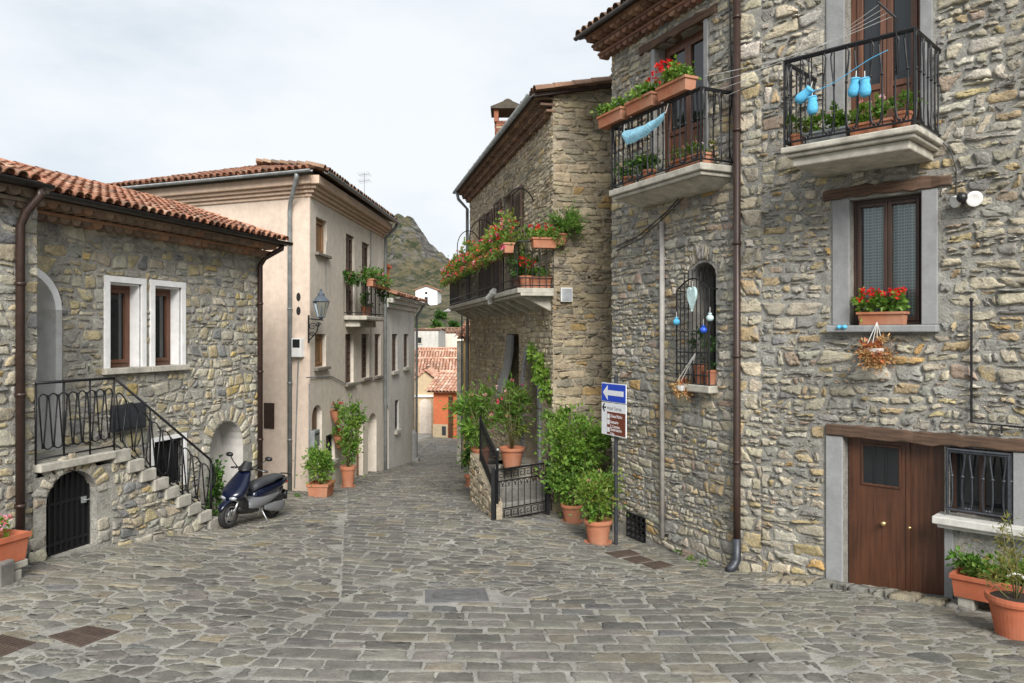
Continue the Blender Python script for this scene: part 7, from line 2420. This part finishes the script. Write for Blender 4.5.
def rows(region, d, rowh, colw, gap, rnd, holes):
    d = Vector(d).normalized(); e = Vector((-d.y, d.x))
    loc = [(Vector(p).dot(d), Vector(p).dot(e)) for p in region]
    a0, a1 = min(p[0] for p in loc), max(p[0] for p in loc); b0, b1 = min(p[1] for p in loc), max(p[1] for p in loc)
    edges = convex_edges(region)
    hs = [convex_edges(h) for h in holes]
    out = []
    b = b0
    ph = rnd.uniform(0, 6)
    while b < b1:
        h = rnd.uniform(*rowh)
        a = a0 - rnd.uniform(0, .4)
        off = rnd.gauss(0, .004)
        while a < a1:
            w = rnd.uniform(*colw)
            j = lambda: rnd.gauss(0, .012)
            wav = lambda t: .03 * math.sin(t * .9 + ph) + .015 * math.sin(t * 2.3 + b)
            g = gap * rnd.uniform(.6, 1.5) * .5
            q = [(a + g + j(), b + g + wav(a) + j()), (a + w - g + j(), b + g + wav(a + w) + j()), (a + w - g + j(), b + h - g + wav(a + w) + j()), (a + g + j(), b + h - g + wav(a) + j())]
            poly = [tuple(d * x + e * y) for x, y in q]
            for A_, B_, C_ in edges:
                poly = clip(poly, A_, B_, C_ - .012)
                if len(poly) < 3: break
            if len(poly) >= 3:
                cx = sum(p[0] for p in poly) / len(poly); cy = sum(p[1] for p in poly) / len(poly)
                for hh in hs:
                    m_ = max((A_ * cx + B_ * cy - C_, A_, B_, C_) for A_, B_, C_ in hh)
                    if m_[0] < 0: poly = []; break
                    if m_[0] < .6: poly = clip(poly, -m_[1], -m_[2], -m_[3] - .015)
                    if len(poly) < 3: break
            if len(poly) >= 3 and abs(area(poly)) > .002: out.append(poly)
            a += w
        b += h
    return out


st = MB()
rnd = random.Random(101)
fnp = lambda x, y, h: Vector((x, y, gfast(x, y) + h))
for zone, d, rh, cw in ((ZA, (1, .03), (.2, .31), (.24, .48)), (ZC, (1, -.06), (.17, .27), (.24, .5)), (ZF, (1, -.12), (.16, .25), (.22, .42))):
    for poly in rows(zone, d, rh, cw, .032, rnd, covers):
        stone(st, poly, fnp, rnd.uniform(.003, .013), pick(PAL_P, rnd, .16), rnd, .006, tilt=.003, flat=.86)
region = [(-6.6, 4.4), (7.6, 4.4), (7.6, 12.0), (2.2, 27), (-1.2, 42.5), (-4.4, 42.5), (-6.6, 20.0)]
for poly in cells(hull(region), [ZA, ZC, ZF] + covers, (.15, .26), (.18, .40), .026, rnd, 1.45, .3, .55):
    cx = sum(p[0] for p in poly) / len(poly); cy = sum(p[1] for p in poly) / len(poly)
    # pale warm worn flags by the walls, grey in the roadway
    warm = cx > 2.2 - (cy - 9) * .28 or cx < -4.0
    stone(st, poly, fnp, rnd.uniform(.002, .012), pick(PAL_PW if (warm and rnd.random() < .75) else PAL_P, rnd, .16), rnd, .007, tilt=.004, flat=.86)
pav = st.build('paving', M['paver'], smooth=True)
tag(pav, kind='structure')
lab = ['square cast iron cover with a round lid in the middle of the street', 'rusty brown drain grate, whole, in the left paving', 'rusty brown drain grate cut by the left edge of the picture',
       'first of three rusty plates beside the wall, nearest the sign', 'third of three rusty plates beside the wall, nearest the brown pipe', 'middle one of three rusty plates beside the wall']
cat_ = ['manhole', 'drain', 'drain', 'plate', 'plate', 'plate']
for i, q in enumerate(covers):
    c = Vector((sum(p[0] for p in q) / len(q), sum(p[1] for p in q) / len(q)))
    root = empty('drain_cover' if i else 'manhole_cover', (c.x, c.y, gfast(c.x, c.y)), lab[i], cat_[i], None if i == 0 else ('rusty drain grates' if i < 3 else 'rusty plates by the wall'))
    col = (.15, .15, .155) if i == 0 else (.115, .085, .07)
    s = MB()
    sc = lambda k, h: [Vector((c.x + (p[0] - c.x) * k, c.y + (p[1] - c.y) * k, gfast(c.x + (p[0] - c.x) * k, c.y + (p[1] - c.y) * k) + h)) for p in q]
    n = len(q)
    A0, A1, A2, A3 = sc(.97, -.01), sc(.96, .012), sc(.9, .012), sc(.9, .006)
    s.add(A0 + A1 + A2 + A3, [(k + r * n, (k + 1) % n + r * n, (k + 1) % n + (r + 1) * n, k + (r + 1) * n) for r in range(3) for k in range(n)], col)
    s.build('rim', M['cast'], root)
    s = MB()
    s.add(sc(.9, .006), [tuple(range(n))], col)
    # raised ribs or a round lid
    if i == 0:
        rr = min((Vector(p) - c).length for p in q) * .62
        prof = [(0.02, .009), (rr * .45, .009), (rr * .46, .013), (rr * .5, .013), (rr * .52, .009), (rr * .9, .009), (rr * .92, .014), (rr, .014), (rr * 1.01, .006)]
        K = 28
        vs = [(c.x + r * math.cos(2 * math.pi * k / K), c.y + r * math.sin(2 * math.pi * k / K), gfast(c.x + r * math.cos(2 * math.pi * k / K), c.y + r * math.sin(2 * math.pi * k / K)) + h) for r, h in prof for k in range(K)]
        s.add(vs, [(a * K + k, a * K + (k + 1) % K, (a + 1) * K + (k + 1) % K, (a + 1) * K + k) for a in range(len(prof) - 1) for k in range(K)], (.13, .13, .135))
    else:
        q0, q1, q2, q3 = [Vector(p) for p in (q[:4] if len(q) >= 4 else list(q) + [q[-1]])]
        nn = 9
        for k in range(nn):
            t0, t1 = (k + .25) / nn, (k + .75) / nn
            for m0, m1 in ((.06, .47), (.53, .94)):
                P = lambda a, b: (q0.lerp(q1, a)).lerp(q3.lerp(q2, a), b)
                pts = [P(.05 + .9 * t0, m0), P(.05 + .9 * t1, m0), P(.05 + .9 * t1, m1), P(.05 + .9 * t0, m1)]
                s.add([(p.x, p.y, gfast(p.x, p.y) + .013) for p in pts] + [(p.x, p.y, gfast(p.x, p.y) + .004) for p in pts], [(0, 1, 2, 3), (0, 4, 5, 1), (1, 5, 6, 2), (2, 6, 7, 3), (3, 7, 4, 0)], tuple(x * .8 for x in col))
    s.build('plate', M['cast'], root)

# rough kerb of stones in front of the sunken garage door
s = MB()
rnd = random.Random(7)
uu = FB.u(752)
KB = [(3, (.22, .21, .18)), (2, (.19, .185, .17)), (1, (.25, .22, .165))]
while uu < FB.u(960):
    w = rnd.uniform(.16, .38)
    o1 = .40 + rnd.uniform(-.06, .08); o0 = .16 if uu > FB.u(835) else .02
    px_t = min(1, max(0, (uu - FB.u(752)) / (FB.u(835) - FB.u(752))))
    vs = []
    hgt = (.012 + .055 * px_t) * rnd.uniform(.85, 1.1)
    if uu > FB.u(925): hgt *= .7
    poly = [(uu + .01, o0), (uu + w - .01, o0 + rnd.uniform(-.02, .02)), (uu + w - .012, o1), (uu + .012, o1 + rnd.uniform(-.03, .03))]
    def fk(x, y, h, hgt=hgt):
        p = FB.pt(x, 0, y)
        return Vector((p.x, p.y, gfast(p.x, p.y) + (h if h > 0 else -.05)))
    poly = poly[::-1]
    stone(s, poly, fk, hgt, pick(KB, rnd), rnd, .012, back=-.05, flat=.88, tilt=.012)
    uu += w
kerb = s.build('kerb', M['paver'], smooth=True); tag(kerb, kind='structure')

# ================================================================ TERRAIN AND HILL
def lerp_tab(tab, x):
    if x <= tab[0][0]: return tab[0][1]
    for (a, b), (c, d) in zip(tab, tab[1:]):
        if x <= c:
            t = (x - a) / (c - a); t = t * t * (3 - 2 * t) if False else t
            return b + (d - b) * t
    return tab[-1][1]


BASE = [(44, -6.2), (60, -5.6), (75, -2.6), (120, 4.3), (170, 9.0), (250, 14), (420, 8), (700, 0)]
RIDGE = [(-260, 10), (-200, 13), (-110, 26), (-70, 31), (-50, 33.5), (-44, 36.0), (-40, 36.2), (-38, 37.6), (-36.4, 37.6), (-34.5, 36.0), (-33, 35.5), (-30, 31.6), (-26.7, 27.7), (-23, 25.2), (-20, 22.8), (-10, 18), (10, 14), (60, 9), (260, 4)]


def terr(x, y):
    if y < 44 and -9 < x < 10:
        return gfast(x, y) - .12
    if y < 46:
        zz = gfast(min(max(x, -9), 10), min(y, 44)) - .3
        return zz
    z = lerp_tab(BASE, y)
    if y > 100:
        xs = x * 250.0 / max(y, 160)
        k = math.exp(-((y - 250) / 62.0) ** 2)
        z += (lerp_tab(RIDGE, xs) - 14) * k
        f = min(1, (y - 100) / 80)
        z += f * 3.0 * (noise.fractal(Vector((x * .06, y * .06, 3.1)), 1.0, 2.1, 6))
        z += f * 2.2 * (noise.ridged_multi_fractal(Vector((x * .09 + .04 * y, y * .05 - x * .02, 1.7)), .9, 2.2, 5, 1.0, 2.0) - 1.1)
        z += f * .9 * (noise.ridged_multi_fractal(Vector((x * .22, y * .16 + x * .05, 5.7)), .8, 2.2, 4, 1.0, 2.0) - 1.0)
    else:
        z += .25 * noise.noise(Vector((x * .2, y * .2, 0)))
    return z + EYE


xs = [-900, -500, -300] + [-200 + 8 * k for k in range(14)] + [-90 + 1.6 * k for k in range(20)] + [-58 + .8 * k for k in range(80)] + [6 + 3 * k for k in range(11)] + [40 + 10 * k for k in range(16)] + [260, 400, 900]
ys = [-300, -100, -30] + [-10 + 3 * k for k in range(18)] + [45, 46.5] + [48 + 3 * k for k in range(24)] + [121 + 2.5 * k for k in range(28)] + [191 + 1.1 * k for k in range(70)] + [269 + 3 * k for k in range(15)] + [320, 360, 420, 600, 900]
s = MB()
vs = [(x, y, terr(x, y)) for y in ys for x in xs]
nx = len(xs)
s.add(vs, [(j * nx + i, j * nx + i + 1, (j + 1) * nx + i + 1, (j + 1) * nx + i) for j in range(len(ys) - 1) for i in range(nx - 1)])
m, nt, b = new_mat('hillside')
co = N(nt, 'ShaderNodeTexCoord').outputs['Object']
n1 = noise_node(nt, co, .06, 8, .65); n2 = noise_node(nt, co, .28, 9, .75)
mp = N(nt, 'ShaderNodeMapping'); mp.inputs['Scale'].default_value = (.12, .12, .9); mp.inputs['Rotation'].default_value = (.5, .3, 0); L(nt, co, mp.inputs['Vector'])
n3 = noise_node(nt, mp.outputs['Vector'], .9, 8, .7)
rg = ramp(nt, n2.outputs['Fac'], [(.40, (.022, .032, .010)), (.48, (.10, .09, .04)), (.60, (.19, .155, .08))])
rr = ramp(nt, n3.outputs['Fac'], [(.38, (.03, .028, .024)), (.5, (.12, .112, .098)), (.64, (.25, .235, .21))])
geo = N(nt, 'ShaderNodeNewGeometry'); sp = N(nt, 'ShaderNodeSeparateXYZ'); L(nt, geo.outputs['Normal'], sp.inputs[0])
ad = N(nt, 'ShaderNodeMath', operation='MULTIPLY_ADD'); ad.inputs[1].default_value = .55; ad.inputs[2].default_value = -.27; L(nt, n1.outputs['Fac'], ad.inputs[0])
sm = N(nt, 'ShaderNodeMath', operation='ADD'); L(nt, sp.outputs[2], sm.inputs[0]); L(nt, ad.outputs[0], sm.inputs[1])
rm = ramp(nt, sm.outputs[0], [(.70, (0, 0, 0)), (.86, (1, 1, 1))])
n6 = noise_node(nt, co, .42, 5, .6); r6 = ramp(nt, n6.outputs['Fac'], [(.55, (0, 0, 0)), (.6, (1, 1, 1))])
L(nt, mixc(nt, 'MIX', r6.outputs['Color'], mixc(nt, 'MIX', rm.outputs['Color'], rr.outputs['Color'], rg.outputs['Color']), (.03, .042, .014)), b.inputs['Base Color'])
b.inputs['Roughness'].default_value = .95
bump(nt, b, n2.outputs['Fac'], 1.0, 2.2)
M['hill'] = m
terrain = s.build('terrain', m, smooth=True); tag(terrain, kind='structure')

# ================================================================ FAR HOUSES
def plain_house(name, label, o, d, w, dp, z0, ze, pitch, wallmat, tilepal, ridge='u', wins=(), door=None, over=.25, seed=1, tp=.24, group=None, side_wins=()):
    """four walls and a gabled tile roof; front wall starts at o and runs along d"""
    F = Frame(o, d)
    root = empty(name, F.pt(w / 2, z0, -dp / 2), label, 'house', group)
    b_ = MB()
    B = [F.pt(0, z0, 0), F.pt(w, z0, 0), F.pt(w, z0, -dp), F.pt(0, z0, -dp)]
    T = [Vector((p.x, p.y, ze)) for p in B]
    b_.add(B + T, [(0, 1, 5, 4), (1, 2, 6, 5), (2, 3, 7, 6), (3, 0, 4, 7)])
    tp_ = math.tan(math.radians(pitch))
    t = MB(); c, sn = math.cos(math.radians(pitch)), math.sin(math.radians(pitch))
    if ridge == 'u':
        zr = ze + dp / 2 * tp_
        b_.add([T[1], T[2], F.pt(w, zr, -dp / 2), T[0], T[3], F.pt(0, zr, -dp / 2)], [(0, 1, 2), (4, 3, 5)])
        Ls = (dp / 2 + over) / c
        for O, U, S in ((F.pt(-over, ze - over * tp_ + .03, over), F.d3, -F.n3 * c + Vector((0, 0, sn))), (F.pt(w + over, ze - over * tp_ + .03, -dp - over), -F.d3, F.n3 * c + Vector((0, 0, sn)))):
            tile_roof(t, O, U, S, w + 2 * over, Ls, tilepal, seed, tp, tp * 1.8, pans=False)
            t.quad(O, O + U * (w + 2 * over), O + U * (w + 2 * over) + S * Ls, O + S * Ls, (.22, .11, .07))
        ridge_tiles(t, F.pt(-over, zr + .06, -dp / 2), F.pt(w + over, zr + .06, -dp / 2), tilepal, seed)
    else:
        zr = ze + w / 2 * tp_
        b_.add([T[0], T[1], F.pt(w / 2, zr, 0), T[2], T[3], F.pt(w / 2, zr, -dp)], [(0, 1, 2), (3, 4, 5)])
        Ls = (w / 2 + over) / c
        for O, U, S in ((F.pt(-over, ze - over * tp_ + .03, -dp - over), F.n3, F.d3 * c + Vector((0, 0, sn))), (F.pt(w + over, ze - over * tp_ + .03, over), -F.n3, -F.d3 * c + Vector((0, 0, sn)))):
            tile_roof(t, O, U, S, dp + 2 * over, Ls, tilepal, seed, tp, tp * 1.8, pans=False)
            t.quad(O, O + U * (dp + 2 * over), O + U * (dp + 2 * over) + S * Ls, O + S * Ls, (.22, .11, .07))
        ridge_tiles(t, F.pt(w / 2, zr + .06, over), F.pt(w / 2, zr + .06, -dp - over), tilepal, seed)
    b_.build('wall', wallmat, root)
    t.build('roof', M['tile'], root, smooth=False)
    for (u0, u1, a, b2) in wins:
        s = MB(); s.fbox(F, u0 - .08, u1 + .08, a - .1, a - .002, 0, .08); s.fbox(F, u0 - .07, u0, a, b2 + .07, 0, .03); s.fbox(F, u1, u1 + .07, a, b2 + .07, 0, .03); s.fbox(F, u0, u1, b2, b2 + .07, 0, .03)
        wo = s.build('window', M['concrete'], root)
        s = MB(); s.fbox(F, u0, u1, a, b2, .004, .012); s.build('pane', M['glass'], wo)
    if door:
        u0, u1, a, b2 = door
        s = MB(); s.prism(F, arch_poly(u0, u1, a, b2 - (u1 - u0) * .3, b2, 8), .004, .05)
        s.build('door', M['shutter'], root)
    return F, root


DIRX = (1, .08)
p = at(412, 438, 45)
Fc, hc_ = plain_house('gabled_house', 'small cream gabled house with an arched door at the end of the lane', (p.x, p.y), (1, .05), 1.55, 4.5, p.z - .4, at(413, 382, 45).z, 38, M['plaster_cream'], TILE_PINK, 'n', door=None, over=.12, seed=91, tp=.2)
s = MB(); a, b2 = Fc.u(419.5), Fc.u(431.5); s.prism(Fc, arch_poly(a, b2, p.z - .2, at(425, 404, 45).z, at(425, 399, 45).z, 8), .004, .03); s.build('door', M['plaster_grey'], hc_)
s = MB(); s.fbox(Fc, .02, 1.5, at(425, 397, 45).z, at(425, 395, 45).z, 0, .12); s.build('ledge', M['tile'], hc_)
p = at(433.5, 440, 41.5)
Fo, ho = plain_house('orange_house', 'small orange plastered house with a cream base and overhanging tile roof', (p.x, p.y), (1, -.25), 2.6, 4, p.z - .3, at(440, 391, 41).z, 22, M['plaster_orange'], TILE_PINK, 'u', over=.3, seed=92, tp=.2)
s = MB(); s.fbox(Fo, -.02, .82, p.z - .3, at(436, 424, 41.5).z, 0, .04); s.build('base', M['plaster_cream'], ho)
s = MB(); s.fbox(Fo, .86, 1.12, p.z - .3, at(450, 397, 41).z, .004, .05); s.build('door', M['wood_door'], ho)
s = MB(); s.fbox(Fo, .5, .72, at(445, 436, 41).z, at(445, 427, 41).z, .04, .06); s.build('hatch', M['iron_grey'], ho)
# roofs stepping down behind
for (x0, x1, yb, yt, Z, dep, ze_y, lab_, mt, sd) in ((398, 470, 395, 372, 52, 5.5, 379, 'cream house behind with a broad pale red tile roof above the orange house', 'plaster_cream', 93),
                                                      (404, 470, 372, 355, 58, 5.0, 367.5, 'low house whose worn pinkish tile roof is second from the front', 'plaster_pale', 94),
                                                      (419, 470, 360, 352, 62, 3.2, 358.5, 'highest of the clustered tile roofs, bright orange red, below the grey ruin', 'plaster_cream', 95)):
    p0, p1 = at(x0, yb, Z), at(x1, yb, Z)
    plain_house('tile_roofed_house', lab_, (p0.x, p0.y), (1, .02), p1.x - p0.x, dep, p0.z - 3, at(430, ze_y, Z).z, 24, M[mt], TILE_PINK, 'u', over=.3, seed=sd, tp=.22, group='tile roofed houses below the hill',
                wins=((.9, 1.4, at(430, yb - 2, Z).z - 1.4, at(430, yb - 2, Z).z - .5),))
p = at(409, 352, 74)
Fr, hr_ = plain_house('grey_stone_house', 'roofless looking grey stone house with one dark window below the hill', (p.x, p.y), (1, -.05), 2.85, 5, p.z - 3.5, at(420, 331, 74).z, 3, M['plaster_pale'], TILE_OLD, 'u', over=.05, seed=96, tp=.4,
                  wins=((.88, 1.2, at(419, 343, 74).z, at(419, 337.5, 74).z),))
p = at(437, 350, 80)
plain_house('stone_shed', 'brownish ruined stone shed to the side of the grey stone house', (p.x, p.y), (1, .1), 3.2, 4, p.z - 3.5, at(445, 333, 80).z, 12, M['plaster_grey'], TILE_OLD, 'u', over=.1, seed=97, tp=.4)
p = at(415.5, 305, 122)
Fk, hk = plain_house('hillside_chapel', 'small white chapel with a tile roof standing alone under the rocky hill', (p.x, p.y), (1, .0), 3.45, 7, p.z - 2.5, at(425, 290, 122).z, 20, M['white'], TILE_PAL, 'n', over=.25, seed=98, tp=.4)
s = MB(); s.fbox(Fk, 1.45, 1.95, p.z - .4, at(425, 297, 122).z, .004, .06); s.build('door', M['dark'], hk)
s = MB(); s.add([Fk.pt(1.7 + .22 * math.cos(a), at(425, 293, 122).z + .22 * math.sin(a), .01) for a in [2 * math.pi * k / 12 for k in range(12)]], [tuple(range(12))]); s.build('round_window', M['dark'], hk)
# yellow house beyond the middle stone house
p = at(463.5, 460, 29)
Fy = Frame((p.x, p.y), (1, -.12))
Fy_, hy = plain_house('yellow_house', 'narrow glimpse of a yellow plastered house just beyond the brown stone house', (p.x, p.y), (1, -.12), 3.2, 5, p.z - .8, at(464, 338, 29).z, 16, M['plaster_yellow'], TILE_PAL, 'u', over=.22, seed=99, tp=.2)
s = MB(); s.fbox(Fy_, -.25, -.005, p.z - .8, at(464, 341, 29).z, -.3, .05); s.build('corner_pillar', M['concrete'], hy, bevel=.02)
s = MB(); s.tube([Fy_.pt(.12, p.z - .5, .06), Fy_.pt(.12, at(464, 341, 29).z, .06)], .04, 8); s.build('downpipe', M['greypipe'], hy)
# white lamp on an arm
q = at(459, 311, 26.5)
sl = empty('street_lamp', (q.x, q.y, gfast(q.x, q.y)), 'white dish street lamp on a slim arm by the far end of the balcony', 'street lamp')
s = MB(); base = Vector((q.x + .1, q.y, gfast(q.x, q.y) - .1)); s.tube([base, Vector((base.x, base.y, q.z + .05)), Vector((q.x - .15, q.y, q.z + .08)), Vector((q.x - .33, q.y, q.z + .06))], .025, 6); s.build('pole', M['iron_grey'], sl)
s = MB(); s.lathe([(.03, .09), (.08, .06), (.24, -.02), (.23, -.03), (.06, .02), (.01, .02)], (q.x - .33, q.y, q.z), 14); s.build('lamp_shade', M['whitemetal'], sl, smooth=True)

rnd = random.Random(303)
for k in range(7):
    yy = rnd.uniform(84, 150); pxx = rnd.uniform(405, 462); xx = (pxx - CX) / FOC * yy
    if 112 < yy < 132 and 412 < pxx < 450: yy -= 22; xx = (pxx - CX) / FOC * yy
    zz = terr(xx, yy); h = rnd.uniform(.4, .75)
    root = empty('hillside_shrub', (xx, yy, zz), 'dark green shrub dotted on the slope around the white chapel', 'shrub', 'shrubs on the slope around the chapel')
    f = MB(); foliage(f, (xx, yy, zz + h * .7), (h * 1.2, h, h), 260, .42, DARKG + GREEN[:2], rnd, 9, slim=.8); f.build('foliage', M['leaf'], root)
    s = MB(); s.tube([(xx, yy, zz - .3), (xx + .1, yy, zz + h * .8)], .09, 5, r2=.03); s.build('stem', M['stem'], root)

# ================================================================ SKY, SUN, CAMERA
w = bpy.data.worlds.new('World'); SC.world = w; w.use_nodes = True
nt = w.node_tree
bg = nt.nodes['Background']
SUN_EL, SUN_AZ = 36.0, 170.0
sky = N(nt, 'ShaderNodeTexSky', sky_type='NISHITA'); sky.sun_disc = False
sky.sun_elevation = math.radians(SUN_EL); sky.sun_rotation = math.radians(SUN_AZ)
sky.air_density = 1.0; sky.dust_density = 2.0
tc = N(nt, 'ShaderNodeTexCoord')
mp = N(nt, 'ShaderNodeMapping'); mp.inputs['Scale'].default_value = (1.0, 1.0, 2.6); L(nt, tc.outputs['Generated'], mp.inputs['Vector'])
c1 = noise_node(nt, mp.outputs['Vector'], 1.7, 7, .55)
c2 = noise_node(nt, mp.outputs['Vector'], 4.2, 7, .6)
cm = N(nt, 'ShaderNodeMix', data_type='FLOAT'); cm.inputs[0].default_value = .3; L(nt, c1.outputs['Fac'], cm.inputs[2]); L(nt, c2.outputs['Fac'], cm.inputs[3])
cov = ramp(nt, cm.outputs[0], [(.30, (.74, .74, .74)), (.50, (.93, .93, .93))])
shade = ramp(nt, cm.outputs[0], [(.33, (7.1, 7.95, 8.7)), (.60, (9.5, 9.85, 10.2))])
L(nt, mixc(nt, 'MIX', cov.outputs['Color'], sky.outputs['Color'], shade.outputs['Color']), bg.inputs['Color'])
bg.inputs['Strength'].default_value = 0.067
sd = bpy.data.lights.new('sun', 'SUN'); sd.energy = 3.3; sd.angle = math.radians(30); sd.color = (1.0, .965, .92)
so = bpy.data.objects.new('sun', sd); COL.objects.link(so)
el, az = math.radians(SUN_EL), math.radians(SUN_AZ)
sdir = Vector((math.cos(el) * math.sin(az), math.cos(el) * math.cos(az), math.sin(el)))
so.rotation_euler = (-sdir).to_track_quat('-Z', 'Y').to_euler()
so.location = (0, 0, 30)
cd = bpy.data.cameras.new('camera'); cd.sensor_width = 36; cd.lens = FOC * 36 / 1024
cd.shift_y = -6.5 / 1024; cd.clip_end = 3000; cd.clip_start = .1
co_ = bpy.data.objects.new('camera', cd); COL.objects.link(co_)
co_.location = (0, 0, EYE); co_.rotation_euler = (math.pi / 2, 0, 0)
SC.camera = co_
SC.render.engine = 'CYCLES'
SC.view_settings.view_transform = 'Standard'; SC.view_settings.look = 'None'
SC.view_settings.exposure = 0.62; SC.view_settings.gamma = 1.0
SC.cycles.max_bounces = 6; SC.cycles.transparent_max_bounces = 8
